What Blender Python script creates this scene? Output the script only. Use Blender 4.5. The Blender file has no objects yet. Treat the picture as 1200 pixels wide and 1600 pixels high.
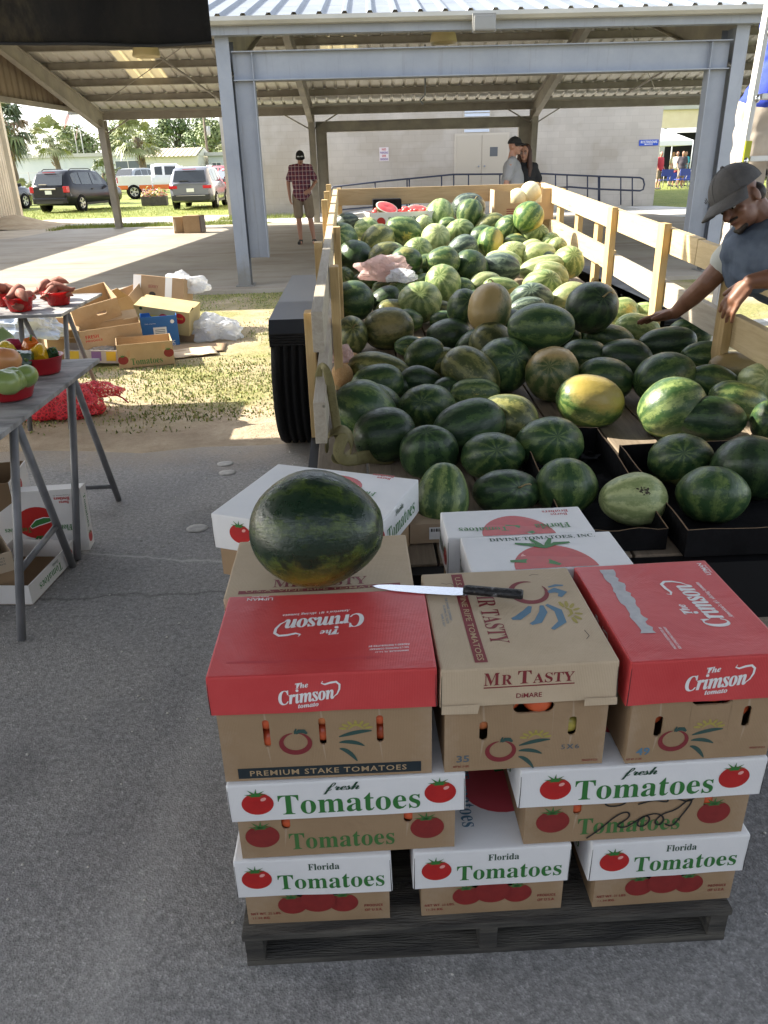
import bpy, bmesh, math, random
from mathutils import Vector, Matrix, Euler, Quaternion
R = math.radians
PI = math.pi
scene = bpy.context.scene
COL = scene.collection
rnd = random.Random(7)
V = Vector

# ------------------------------------------------------------------ camera model (also used to lay out measured points)
CAM_H = 1.52
PITCH, ROLL, YAW = R(24.3), R(1.6), R(1.7)
FW = V((math.sin(YAW)*math.cos(PITCH), math.cos(YAW)*math.cos(PITCH), -math.sin(PITCH)))
_rt = V((math.cos(YAW), -math.sin(YAW), 0))
_up = _rt.cross(FW)
RT = math.cos(ROLL)*_rt - math.sin(ROLL)*_up
UP = math.sin(ROLL)*_rt + math.cos(ROLL)*_up
CO = V((0, 0, CAM_H))
def ray(x, y): return FW + (x-600)/1200*RT + (800-y)/1200*UP
def atz(x, y, z=0.0):
    d = ray(x, y); return CO + d*((z-CAM_H)/d.z)
def aty(x, y, Y):
    d = ray(x, y); return CO + d*(Y/d.y)
def atx(x, y, X):
    d = ray(x, y); return CO + d*(X/d.x)

# ------------------------------------------------------------------ materials
def s(r, g, b):
    f = lambda c: c/12.92 if c <= .04045 else ((c+.055)/1.055)**2.4
    return (f(r/255), f(g/255), f(b/255))
class NT:
    def __init__(self, name):
        self.m = bpy.data.materials.new(name); self.m.use_nodes = True
        self.t = self.m.node_tree; self.p = self.t.nodes['Principled BSDF']
    def n(self, typ, **kw):
        nd = self.t.nodes.new(typ)
        for k, v in kw.items():
            if k.startswith('i_'):
                key = k[2:]
                key = int(key) if key.isdigit() else key
                nd.inputs[key].default_value = v
            else: setattr(nd, k, v)
        return nd
    def l(self, a, b): self.t.links.new(a, b)
    def set(self, **kw):
        for k, v in kw.items():
            self.p.inputs[k.replace('_', ' ')].default_value = v
    def coord(self, kind='Object', scale=(1, 1, 1), rot=(0, 0, 0)):
        tc = self.n('ShaderNodeTexCoord'); mp = self.n('ShaderNodeMapping')
        mp.inputs['Scale'].default_value = scale; mp.inputs['Rotation'].default_value = rot
        self.l(tc.outputs[kind], mp.inputs['Vector']); return mp.outputs[0]
    def noise(self, vec, scale, detail=5, rough=.55, dist=0):
        nd = self.n('ShaderNodeTexNoise'); nd.inputs['Scale'].default_value = scale
        nd.inputs['Detail'].default_value = detail; nd.inputs['Roughness'].default_value = rough
        nd.inputs['Distortion'].default_value = dist
        self.l(vec, nd.inputs['Vector']); return nd.outputs['Fac']
    def ramp(self, fac, stops):
        nd = self.n('ShaderNodeValToRGB'); e = nd.color_ramp.elements
        while len(e) < len(stops): e.new(.5)
        for el, (p, c) in zip(e, stops):
            el.position = p; el.color = (*c, 1) if len(c) == 3 else c
        self.l(fac, nd.inputs[0]); return nd.outputs[0]
    def mix(self, fac, a, b, mode='MIX'):
        nd = self.n('ShaderNodeMix', data_type='RGBA', blend_type=mode)
        for sock, v in ((nd.inputs[0], fac), (nd.inputs[6], a), (nd.inputs[7], b)):
            if isinstance(v, (int, float)): sock.default_value = v
            elif isinstance(v, tuple): sock.default_value = (*v, 1) if len(v) == 3 else v
            else: self.l(v, sock)
        return nd.outputs[2]
    def math(self, op, a, b=None, c=None):
        nd = self.n('ShaderNodeMath', operation=op)
        for i, v in enumerate((a, b, c)):
            if v is None: continue
            if isinstance(v, (int, float)): nd.inputs[i].default_value = v
            else: self.l(v, nd.inputs[i])
        return nd.outputs[0]
    def bump(self, h, strength=.3, dist=.01):
        nd = self.n('ShaderNodeBump'); nd.inputs['Strength'].default_value = strength
        nd.inputs['Distance'].default_value = dist
        self.l(h, nd.inputs['Height']); self.l(nd.outputs[0], self.p.inputs['Normal'])
    def col(self, c): self.l(c, self.p.inputs['Base Color'])
MATS = {}
def mat(name, c, rough=.6, c2=None, scale=8, lo=.35, hi=.65, bump=0, bscale=60, metal=0, spec=.5, coat=0, stretch=(1, 1, 1), bdist=.01, trans=0, sub=0, emit=0):
    if name in MATS: return MATS[name]
    N = NT(name); N.set(Roughness=rough, Metallic=metal, Base_Color=(*c, 1)); N.p.inputs['Specular IOR Level'].default_value = spec
    if coat: N.p.inputs['Coat Weight'].default_value = coat; N.p.inputs['Coat Roughness'].default_value = .08
    if trans: N.p.inputs['Transmission Weight'].default_value = trans
    if sub: N.p.inputs['Subsurface Weight'].default_value = sub; N.p.inputs['Subsurface Radius'].default_value = (.02, .008, .004)
    if emit: N.p.inputs['Emission Color'].default_value = (*c, 1); N.p.inputs['Emission Strength'].default_value = emit
    vec = N.coord('Object', stretch)
    if c2 is not None: N.col(N.ramp(N.noise(vec, scale), [(lo, c), (hi, c2)]))
    if bump: N.bump(N.noise(vec, bscale, 4), bump, bdist)
    MATS[name] = N.m; return N.m

# ------------------------------------------------------------------ mesh builder
_lab = bpy.data.scenes.new('workbench')   # a small side scene where modifiers are evaluated; removed at the end
def _eval(o):
    with bpy.context.temp_override(scene=_lab, view_layer=_lab.view_layers[0]):
        dg = bpy.context.evaluated_depsgraph_get(); dg.update(); return o.evaluated_get(dg)
_txt = {}
def uni(t, a, b): return ''.join(chr(a+ord(c)-65) if 'A' <= c <= 'Z' else chr(b+ord(c)-97) if 'a' <= c <= 'z' else c for c in t)
FONTS = {'serif': (0x1D400, 0x1D41A), 'script': (0x1D4D0, 0x1D4EA), 'sans': (0x1D5D4, 0x1D5EE), 'ital': (0x1D468, 0x1D482)}
def glyphs(t, style, offset=0, space=1.0):
    key = (t, style, offset, space)
    if key not in _txt:
        c = bpy.data.curves.new('lettering', 'FONT'); c.body = uni(t, *FONTS[style]) if style in FONTS else t
        c.size = 1; c.resolution_u = 2; c.offset = offset; c.space_character = space; c.fill_mode = 'FRONT'
        o = bpy.data.objects.new('lettering', c); _lab.collection.objects.link(o)
        m = _eval(o).to_mesh()
        vs = [(v.co.x, v.co.y) for v in m.vertices]; fs = [tuple(p.vertices) for p in m.polygons]
        bpy.data.objects.remove(o); bpy.data.curves.remove(c)
        if not vs: vs, fs = [(0, 0), (1, 0), (1, 1)], []
        x0 = min(v[0] for v in vs); x1 = max(v[0] for v in vs)
        y0 = min(v[1] for v in vs); y1 = max(v[1] for v in vs)
        _txt[key] = (vs, fs, x0, x1, y0, y1)
    return _txt[key]

class Frame:
    """a flat face to print on: origin, u, v, outward normal"""
    def __init__(self, o, u, v): self.o = V(o); self.u = V(u).normalized(); self.v = V(v).normalized(); self.n = self.u.cross(self.v)
    def at(self, a, b, k=0.0): return self.o + self.u*a + self.v*b + self.n*k

class MB:
    def __init__(self): self.bm = bmesh.new(); self.mats = []; self.sm = set()
    def mi(self, m):
        if m not in self.mats: self.mats.append(m)
        return self.mats.index(m)
    def face(self, pts, m, smooth=False):
        f = self.bm.faces.new([self.bm.verts.new(p) for p in pts]); f.material_index = self.mi(m); f.smooth = smooth; return f
    def box(self, x0, x1, y0, y1, z0, z1, m, M=None, bev=0):
        r = bmesh.ops.create_cube(self.bm, size=1); vs = r['verts']
        T = Matrix.Translation(((x0+x1)/2, (y0+y1)/2, (z0+z1)/2)) @ Matrix.Diagonal((abs(x1-x0), abs(y1-y0), abs(z1-z0), 1))
        for v in vs: v.co = T @ v.co
        return self._fin(vs, m, M, bev)
    def _fin(self, vs, m, M, bev, smooth=False):
        fs = {f for v in vs for f in v.link_faces}
        if bev:
            es = {e for v in vs for e in v.link_edges}
            r = bmesh.ops.bevel(self.bm, geom=list(es), offset=bev, segments=2, affect='EDGES', profile=.6)
            fs = {f for f in r['faces']} | {f for f in fs if f.is_valid}
            vs = list({v for f in fs for v in f.verts})
        if M is not None:
            for v in vs: v.co = M @ v.co
        k = self.mi(m)
        for f in fs: f.material_index = k; f.smooth = smooth
        return vs
    def bar(self, p0, p1, w, h, m, up=(0, 0, 1), bev=0):
        p0, p1 = V(p0), V(p1); d = p1-p0; L = d.length; d.normalize()
        up = V(up); x = d.cross(up)
        if x.length < 1e-4: x = d.cross(V((0, 1, 0)))
        x.normalize(); z = x.cross(d)
        M = Matrix.Translation((p0+p1)/2) @ Matrix((x, d, z)).transposed().to_4x4()
        return self.box(-w/2, w/2, -L/2, L/2, -h/2, h/2, m, M, bev)
    def tube(self, pts, r, m, seg=8, cap=True):
        pts = [V(p) for p in pts]; n = len(pts); rr = r if isinstance(r, (list, tuple)) else [r]*n
        rings = []; ref = None; k = self.mi(m)
        for i, p in enumerate(pts):
            d = (pts[min(i+1, n-1)]-pts[max(i-1, 0)])
            if d.length < 1e-9: d = V((0, 0, 1))
            d.normalize()
            if ref is None: ref = d.orthogonal().normalized()
            ref = (ref - d*ref.dot(d))
            ref = ref.normalized() if ref.length > 1e-6 else d.orthogonal().normalized()
            b = d.cross(ref)
            rings.append([self.bm.verts.new(p + (ref*math.cos(2*PI*j/seg) + b*math.sin(2*PI*j/seg))*rr[i]) for j in range(seg)])
        for a, b in zip(rings, rings[1:]):
            for j in range(seg):
                f = self.bm.faces.new((a[j], a[(j+1) % seg], b[(j+1) % seg], b[j])); f.material_index = k; f.smooth = True
        if cap:
            for rg in (rings[0][::-1], rings[-1]):
                f = self.bm.faces.new(rg); f.material_index = k
    def ell(self, c, rad, m, rot=None, seg=16, rings=10):
        M = Matrix.Translation(c) @ (rot.to_4x4() if rot is not None else Matrix()) @ Matrix.Diagonal((*rad, 1)); k = self.mi(m); nv = self.bm.verts.new
        top, bot = nv(M @ V((0, 0, 1))), nv(M @ V((0, 0, -1))); rg = []
        for i in range(1, rings):
            e = PI*i/rings; se, ce = math.sin(e), math.cos(e)
            rg.append([nv(M @ V((se*math.cos(2*PI*j/seg), se*math.sin(2*PI*j/seg), ce))) for j in range(seg)])
        fs = []
        for j in range(seg):
            q = (j+1) % seg
            fs.append(self.bm.faces.new((top, rg[0][j], rg[0][q]))); fs.append(self.bm.faces.new((bot, rg[-1][q], rg[-1][j])))
            for a, b_ in zip(rg, rg[1:]): fs.append(self.bm.faces.new((a[j], b_[j], b_[q], a[q])))
        for f in fs: f.material_index = k; f.smooth = True
        return [top, bot]+[v for r_ in rg for v in r_]
    def lathe(self, prof, m, M=None, seg=20, smooth=True):
        k = self.mi(m); rings = []
        for (r, z) in prof:
            rg = [V((r*math.cos(2*PI*j/seg), r*math.sin(2*PI*j/seg), z)) for j in range(seg)]
            rings.append([self.bm.verts.new(M @ p if M is not None else p) for p in rg])
        for a, b in zip(rings, rings[1:]):
            for j in range(seg):
                f = self.bm.faces.new((a[j], a[(j+1) % seg], b[(j+1) % seg], b[j])); f.material_index = k; f.smooth = smooth
        return rings
    def grid(self, fn, nu, nv, m, smooth=True):
        k = self.mi(m)
        vs = [[self.bm.verts.new(fn(i/nu, j/nv)) for j in range(nv+1)] for i in range(nu+1)]
        for i in range(nu):
            for j in range(nv):
                f = self.bm.faces.new((vs[i][j], vs[i+1][j], vs[i+1][j+1], vs[i][j+1])); f.material_index = k; f.smooth = smooth
        return vs
    def prism(self, poly, fr, depth, m, holes=()):
        """polygon (with holes) on a frame, extruded inward by depth"""
        k = self.mi(m); es = []
        if holes:   # rectangular panel: slice it at the holes, leave their outlines open and give them thickness
            x0, x1 = min(p[0] for p in poly), max(p[0] for p in poly); y0, y1 = min(p[1] for p in poly), max(p[1] for p in poly)
            cur = x0
            for h in sorted(holes, key=lambda h: min(p[0] for p in h)):
                a, b = min(p[0] for p in h), max(p[0] for p in h); cy = sum(p[1] for p in h)/len(h)
                up = sorted({(round(p[0], 6), round(p[1], 6)) for p in h if p[1] >= cy}); lo = sorted({(round(p[0], 6), round(p[1], 6)) for p in h if p[1] < cy})
                up = sorted(up, key=lambda p: (p[0], p[1] if p[0] < (a+b)/2 else -p[1])); lo = sorted(lo, key=lambda p: (p[0], -p[1] if p[0] < (a+b)/2 else p[1]))
                for d in (0, depth):
                    if a-cur > 1e-6: self.face([fr.at(*q, -d) for q in ((cur, y0), (a, y0), (a, y1), (cur, y1))], m)
                    self.face([fr.at(*q, -d) for q in up+[(b, y1), (a, y1)]], m); self.face([fr.at(*q, -d) for q in lo[::-1]+[(a, y0), (b, y0)]], m)
                n = len(h)
                for i in range(n):
                    p, q = h[i], h[(i+1) % n]
                    self.face([fr.at(*p), fr.at(*q), fr.at(*q, -depth), fr.at(*p, -depth)], m)
                cur = b
            for d in (0, depth): self.face([fr.at(*q, -d) for q in ((cur, y0), (x1, y0), (x1, y1), (cur, y1))], m)
            for p, q in (((x0, y0), (x1, y0)), ((x1, y0), (x1, y1)), ((x1, y1), (x0, y1)), ((x0, y1), (x0, y0))): self.face([fr.at(*p), fr.at(*p, -depth), fr.at(*q, -depth), fr.at(*q)], m)
            return
        for lp in [poly]:
            vs = [self.bm.verts.new(fr.at(a, b)) for a, b in lp]
            es += [self.bm.edges.new((vs[i], vs[(i+1) % len(vs)])) for i in range(len(vs))]
        r = bmesh.ops.triangle_fill(self.bm, use_beauty=True, use_dissolve=False, edges=es, normal=fr.n)
        fs = [g for g in r['geom'] if isinstance(g, bmesh.types.BMFace)]
        for f in fs: f.material_index = k
        if depth:
            ex = bmesh.ops.extrude_face_region(self.bm, geom=fs, use_keep_orig=True)
            for g in ex['geom']:
                if isinstance(g, bmesh.types.BMVert): g.co -= fr.n*depth
                elif isinstance(g, bmesh.types.BMFace): g.material_index = k
    def flat(self, fr, poly, m, k=.0006):
        self.face([fr.at(a, b, k) for a, b in poly], m)
    def oval(self, fr, a, b, ru, rv, m, k=.0006, n=28, rot=0):
        c, sn = math.cos(rot), math.sin(rot)
        P = [(ru*math.cos(2*PI*i/n), rv*math.sin(2*PI*i/n)) for i in range(n)]
        q = [[(a+t*(c*x-sn*y), b+t*(sn*x+c*y)) for x, y in P] for t in (1, .66, .33)]
        for o_, i_ in zip(q, q[1:]):
            for j in range(n): self.flat(fr, [o_[j], o_[(j+1) % n], i_[(j+1) % n], i_[j]], m, k)
        self.flat(fr, q[-1], m, k)
    def stroke(self, fr, pts, w, m, k=.0006, taper=True):
        """a brushed ribbon through 2-D points, thinner at both ends"""
        n = len(pts); L = []; Rr = []
        for i, p in enumerate(pts):
            q0 = pts[max(i-1, 0)]; q1 = pts[min(i+1, n-1)]
            dx, dy = q1[0]-q0[0], q1[1]-q0[1]; d = math.hypot(dx, dy) or 1
            ww = w*(math.sin(PI*(i+.35)/(n-.3))**.7 if taper else 1)/2
            L.append((p[0]-dy/d*ww, p[1]+dx/d*ww)); Rr.append((p[0]+dy/d*ww, p[1]-dx/d*ww))
        for i in range(n-1): self.flat(fr, [Rr[i], Rr[i+1], L[i+1], L[i]], m, k)
    def text(self, fr, t, style, a, b, h, m, w=None, rot=0, k=.0006, offset=0, space=1.0, align='c', shear=0):
        """lettering h high (capital height over all), optional total width w, centred on (a, b), turned by rot"""
        vs, fs, x0, x1, y0, y1 = glyphs(t, style, offset, space)
        sy = h/(y1-y0); sx = w/(x1-x0) if w else sy
        ox = (x0+x1)/2 if align == 'c' else (x0 if align == 'l' else x1)
        oy = (y0+y1)/2; c, sn = math.cos(rot), math.sin(rot); kk = self.mi(m)
        bv = []
        for x, y in vs:
            px = (x-ox)*sx + (y-oy)*sy*shear; py = (y-oy)*sy
            bv.append(self.bm.verts.new(fr.at(a+c*px-sn*py, b+sn*px+c*py, k)))
        for f in fs:
            try:
                nf = self.bm.faces.new([bv[i] for i in f]); nf.material_index = kk
                nf.normal_update()
                if nf.normal.dot(fr.n) < 0: nf.normal_flip()
            except ValueError: pass
    def warp(self, fn, maxlen=.035):
        """bow and dent everything built so far, print included"""
        for _ in range(4):
            es = [e for e in self.bm.edges if e.calc_length() > maxlen]
            if not es: break
            bmesh.ops.subdivide_edges(self.bm, edges=es, cuts=1, use_grid_fill=True)
        for v in self.bm.verts: v.co = v.co + fn(v.co)
    def build(self, name, parent=None, loc=None, rot=None, sm=None):
        me = bpy.data.meshes.new(name)
        self.bm.normal_update(); self.bm.to_mesh(me); self.bm.free()
        for m in self.mats: me.materials.append(m)
        o = bpy.data.objects.new(name, me); COL.objects.link(o)
        if parent is not None: o.parent = parent
        if loc is not None: o.location = loc
        if rot is not None: o.rotation_euler = rot
        if sm is not None:
            me.polygons.foreach_set('use_smooth', [True]*len(me.polygons))
            me.set_sharp_from_angle(angle=R(sm))
        return o
def tag(o, label, cat, group=None, kind=None):
    o['label'] = label; o['category'] = cat
    if group: o['group'] = group
    if kind: o['kind'] = kind
    return o
def thing(name, label, cat, loc=(0, 0, 0), rz=0, group=None):
    o = bpy.data.objects.new(name, None); COL.objects.link(o); o.empty_display_size = .1
    o.location = loc; o.rotation_euler = (0, 0, rz); return tag(o, label, cat, group)
def struct(o): o['kind'] = 'structure'; return o
def copy_tree(o, parent=None):
    kids = list(o.children); c = o.copy(); COL.objects.link(c)
    if parent is not None: c.parent = parent
    for ch in kids: copy_tree(ch, c)
    return c

def voxel_mesh(name, prims, voxel, m, parent=None, smooth=3, loc=None, shade=True):
    """union of tapered capsules and ellipsoids grown into ONE continuous skin"""
    b = MB()
    for p in prims:
        if p[0] == 'c':
            _, p0, p1, r0, r1 = p; p0, p1 = V(p0), V(p1)
            b.tube([p0, p1], [r0, r1], m, 14); b.ell(p0, (r0,)*3, m, seg=14, rings=8); b.ell(p1, (r1,)*3, m, seg=14, rings=8)
        elif p[0] == 'p':
            pts, rr = p[1], p[2]
            b.tube(pts, rr, m, 14)
            for q, r in zip(pts, rr): b.ell(q, (r,)*3, m, seg=14, rings=8)
        elif p[0] == 'b':
            b.box(*p[1], m, p[2] if len(p) > 2 else None)
        else:
            b.ell(p[1], p[2], m, p[3] if len(p) > 3 else None, seg=20, rings=14)
    o = b.build(name)
    md = o.modifiers.new('r', 'REMESH'); md.mode = 'VOXEL'; md.voxel_size = voxel
    if smooth: sm = o.modifiers.new('s', 'SMOOTH'); sm.factor = .5; sm.iterations = smooth
    COL.objects.unlink(o); _lab.collection.objects.link(o)
    me = bpy.data.meshes.new_from_object(_eval(o))
    _lab.collection.objects.unlink(o); COL.objects.link(o)
    old = o.data; o.modifiers.clear(); o.data = me; bpy.data.meshes.remove(old)
    me.materials.clear(); me.materials.append(m)
    me.polygons.foreach_set('use_smooth', [True]*len(me.polygons))
    if parent is not None: o.parent = parent
    if loc is not None: o.location = loc
    return o
# ------------------------------------------------------------------ camera, sky, sun
cam = bpy.data.cameras.new('camera'); camo = bpy.data.objects.new('camera', cam); COL.objects.link(camo)
camo.matrix_world = Matrix.Translation(CO) @ Matrix((RT, UP, -FW)).transposed().to_4x4()
cam.sensor_fit = 'VERTICAL'; cam.sensor_height = 36; cam.lens = 27; cam.clip_start = .05; cam.clip_end = 2000
scene.camera = camo
SX, SY = 1.33, -.42          # sunlight travels (SX, SY, -1)
sd = V((-SX, -SY, 1)).normalized()
w = bpy.data.worlds.new('World'); scene.world = w; w.use_nodes = True
sky = w.node_tree.nodes.new('ShaderNodeTexSky'); sky.sky_type = 'NISHITA'; sky.sun_disc = False
sky.sun_elevation = math.asin(sd.z); sky.sun_rotation = math.atan2(sd.x, sd.y)
sky.dust_density = 1.6; sky.air_density = 1.0
bg = w.node_tree.nodes['Background']; bg.inputs[1].default_value = .15
hs = w.node_tree.nodes.new('ShaderNodeHueSaturation'); hs.inputs['Saturation'].default_value = .42
w.node_tree.links.new(sky.outputs[0], hs.inputs['Color']); w.node_tree.links.new(hs.outputs[0], bg.inputs[0])
sl = bpy.data.lights.new('sun', 'SUN'); so = bpy.data.objects.new('sun', sl); COL.objects.link(so)
sl.energy = 5.0; sl.angle = R(.53); sl.color = (1, .93, .80)
so.rotation_euler = sd.to_track_quat('Z', 'Y').to_euler(); so.location = (-20, 8, 20)
scene.view_settings.view_transform = 'Standard'; scene.view_settings.look = 'None'
scene.view_settings.exposure = 1.75
scene.cycles.max_bounces = 8; scene.cycles.diffuse_bounces = 5

# ------------------------------------------------------------------ ground sheets
def m_asphalt():
    N = NT('asphalt'); v = N.coord('Object')
    vo = N.n('ShaderNodeTexVoronoi'); vo.inputs['Scale'].default_value = 210; N.l(v, vo.inputs['Vector'])
    agg = N.ramp(N.noise(vo.outputs['Color'], 3.0, 2), [(.36, (.215, .212, .208)), (.55, (.282, .278, .272)), (.68, (.36, .352, .342))])
    fine = N.ramp(N.noise(v, 55, 6, .7), [(.35, (.62, .62, .62)), (.7, (1.25, 1.25, 1.25))])
    patch = N.ramp(N.noise(v, 1.1, 6, .6, .4), [(.3, (.74, .74, .77)), (.5, (1.0, 1.0, 1.0)), (.72, (1.22, 1.2, 1.16))])
    c = N.mix(1, N.mix(1, agg, patch, 'MULTIPLY'), fine, 'MULTIPLY')
    # dusty sand blown over the edge towards the verge
    sx = N.n('ShaderNodeSeparateXYZ'); N.l(v, sx.inputs[0])
    d = N.math('SUBTRACT', sx.outputs[1], 4.25); d = N.math('ADD', N.math('MULTIPLY', d, 1.3), N.math('MULTIPLY', N.noise(v, 2.4, 7, .7), 1.25))
    sand = N.ramp(d, [(.3, (0, 0, 0)), (.95, (1, 1, 1))])
    c = N.mix(N.math('MULTIPLY', sand, .8), c, (.36, .295, .22))
    # the paving seam, a hairline crack and a pale scuffed streak
    wob = N.math('MULTIPLY', N.math('SUBTRACT', N.noise(v, 3.5, 6, .7), .5), .16)
    seam = N.math('ABSOLUTE', N.math('ADD', N.math('SUBTRACT', sx.outputs[1], 2.655), wob)); left = N.ramp(sx.outputs[0], [(.0, (1, 1, 1)), (.02, (0, 0, 0))])
    c = N.mix(N.math('MULTIPLY', N.ramp(seam, [(.003, (.5,)*3), (.011, (0, 0, 0))]), left), c, (.06, .058, .055))
    crk = N.math('ABSOLUTE', N.math('ADD', N.math('SUBTRACT', N.math('ADD', sx.outputs[1], N.math('MULTIPLY', sx.outputs[0], .22)), 2.78), N.math('MULTIPLY', wob, .8)))
    c = N.mix(N.math('MULTIPLY', N.ramp(crk, [(.002, (.5,)*3), (.012, (0, 0, 0))]), left), c, (.50, .49, .46))
    stk = N.math('ABSOLUTE', N.math('ADD', N.math('ADD', sx.outputs[0], .62), N.math('ADD', N.math('MULTIPLY', sx.outputs[1], -.06), N.math('MULTIPLY', wob, 1.2))))
    c = N.mix(N.math('MULTIPLY', N.ramp(stk, [(.0, (.38,)*3), (.10, (0, 0, 0))]), N.noise(v, 9, 5, .7)), c, (.52, .51, .49))
    dirt = N.ramp(N.noise(v, .55, 6, .65), [(.56, (0, 0, 0)), (.74, (.45, .45, .45))])
    c = N.mix(dirt, c, (.22, .185, .14))
    # damp dark stains in front of the pallet
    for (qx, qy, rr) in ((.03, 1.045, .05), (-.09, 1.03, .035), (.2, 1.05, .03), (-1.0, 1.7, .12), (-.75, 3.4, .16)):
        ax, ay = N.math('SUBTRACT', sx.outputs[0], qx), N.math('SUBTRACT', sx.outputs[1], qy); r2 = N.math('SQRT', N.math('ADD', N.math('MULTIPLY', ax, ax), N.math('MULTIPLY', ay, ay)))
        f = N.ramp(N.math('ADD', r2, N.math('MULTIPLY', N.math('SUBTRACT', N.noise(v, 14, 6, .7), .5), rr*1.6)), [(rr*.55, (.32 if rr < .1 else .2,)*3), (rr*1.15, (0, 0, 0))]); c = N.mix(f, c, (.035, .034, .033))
    # mud track by the back of the trailer
    dx = N.math('SUBTRACT', sx.outputs[0], 1.5); dy = N.math('SUBTRACT', sx.outputs[1], 2.5)
    dd = N.math('ADD', N.math('MULTIPLY', dx, dx), N.math('MULTIPLY', dy, dy))
    mud = N.ramp(N.math('ADD', dd, N.math('MULTIPLY', N.noise(v, 2, 5), .8)), [(.35, (.85,)*3), (1.0, (0, 0, 0))])
    c = N.mix(mud, c, N.mix(1, agg, (1.5, 1.1, .72), 'MULTIPLY'))
    N.col(c); N.set(Roughness=.85)
    h = N.math('ADD', N.math('MULTIPLY', vo.outputs['Distance'], 1.0), N.noise(v, 60, 5, .7))
    N.bump(h, .32, .005); return N.m
def m_verge():
    N = NT('verge_earth'); v = N.coord('Object')
    sand = N.ramp(N.noise(v, 3.5, 8, .7), [(.3, (.30, .225, .15)), (.55, (.43, .34, .235)), (.75, (.52, .43, .31))])
    grass = N.ramp(N.noise(v, 26, 6, .75), [(.3, (.10, .12, .03)), (.5, (.22, .21, .07)), (.72, (.36, .31, .14))])
    f = N.ramp(N.noise(v, .9, 7, .62, .3), [(.40, (0, 0, 0)), (.58, (1, 1, 1))])
    sx = N.n('ShaderNodeSeparateXYZ'); N.l(v, sx.inputs[0])
    edge = N.ramp(N.math('ADD', N.math('MULTIPLY', N.math('SUBTRACT', sx.outputs[1], 4.9), 1.0), N.math('MULTIPLY', N.noise(v, 1.8, 5), .9)), [(.35, (0, 0, 0)), (.9, (1, 1, 1))])
    f2 = N.mix(1, f, edge, 'MULTIPLY')
    N.col(N.mix(f2, sand, grass)); N.set(Roughness=.95)
    N.bump(N.noise(v, 14, 8, .75), .9, .03); return N.m
def m_concrete(name='slab_concrete', a=(.27, .235, .19), b=(.40, .365, .31), joints=True):
    N = NT(name); v = N.coord('Object')
    c = N.ramp(N.noise(v, .8, 8, .68, .5), [(.3, a), (.52, tuple((p+q)/2 for p, q in zip(a, b))), (.72, b)])
    st = N.ramp(N.noise(N.coord('Object', (.35, 1.6, 1)), 1.3, 7, .7), [(.52, (1, 1, 1)), (.72, (.62, .55, .47))])
    c = N.mix(1, c, st, 'MULTIPLY'); N.col(c); N.set(Roughness=.7)
    N.bump(N.noise(v, 40, 6, .7), .25, .004); return N.m
def m_lawn():
    N = NT('lawn_grass'); v = N.coord('Object')
    c = N.ramp(N.noise(v, 1.2, 8, .72), [(.3, (.12, .165, .028)), (.5, (.20, .235, .04)), (.7, (.31, .30, .085))])
    f = N.ramp(N.noise(v, 30, 4, .7), [(.3, (.65,)*3), (.7, (1.25,)*3)])
    N.col(N.mix(1, c, f, 'MULTIPLY')); N.set(Roughness=.9); N.bump(N.noise(v, 25, 6, .8), .8, .05); return N.m
M_ASPH, M_VERGE, M_SLAB, M_LAWN = m_asphalt(), m_verge(), m_concrete(), m_lawn()
M_WALK = m_concrete('walk_concrete', (.40, .40, .39), (.52, .51, .49))
M_ROAD = mat('gravel_road', (.40, .37, .33), .9, (.54, .50, .44), 2.5, bump=.5, bscale=30)
def sheet(name, poly, z, m, thick=0):
    b = MB(); fr = Frame((0, 0, z), (1, 0, 0), (0, 1, 0))
    if thick: b.prism(poly, fr, thick, m)
    else: b.face([fr.at(*p) for p in poly], m)
    return struct(b.build(name))
sheet('ground', [(-700, -60), (700, -60), (700, 1200), (-700, 1200)], -.012, M_LAWN)
sheet('verge', [(-14, 3.6), (14, 3.6), (14, 11.6), (-14, 11.6)], -.006, M_VERGE)
er = random.Random(3); edge = [(-30+i*.35, 4.42+.07*math.sin(i*.9)+.05*er.uniform(-1, 1)) for i in range(172)]
b = MB(); b.face([(x, y, 0) for x, y in [(-30, -40), (30, -40)] + edge[::-1]], M_ASPH); struct(b.build('asphalt'))
sheet('slab', [(-11.6, 10.72), (14, 10.62), (14, 20.0), (9.0, 20.4), (8.6, 24.0), (-8.4, 24.35), (-8.7, 21.2), (-11.6, 20.6)], .045, M_SLAB, .12)
sheet('walkway', [(-2.4, 25.0), (9, 22.2), (40, 20.6), (40, 25.2), (10.9, 26.6), (10.4, 27.99), (-3.6, 28.4)], .012, M_WALK)
sheet('gravel_road', [(-60, 26.6), (-3.9, 26.2), (-3.9, 30.4), (-60, 31.4)], 0.0, M_ROAD)
sheet('sandy_path', [(-40, 20.8), (-8.9, 21.4), (-8.6, 24.6), (-9.2, 26.5), (-40, 26.4)], -.002, mat('pale_sand', (.42, .36, .28), .95, (.55, .48, .38), 1.5, bump=.4, bscale=20))
sheet('far_road', [(-90, 84), (-18, 88), (-18, 91), (-90, 88)], 0, M_ROAD)
sheet('far_path', [(13, 62), (60, 58), (60, 66), (13, 70)], 0, M_WALK)

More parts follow.
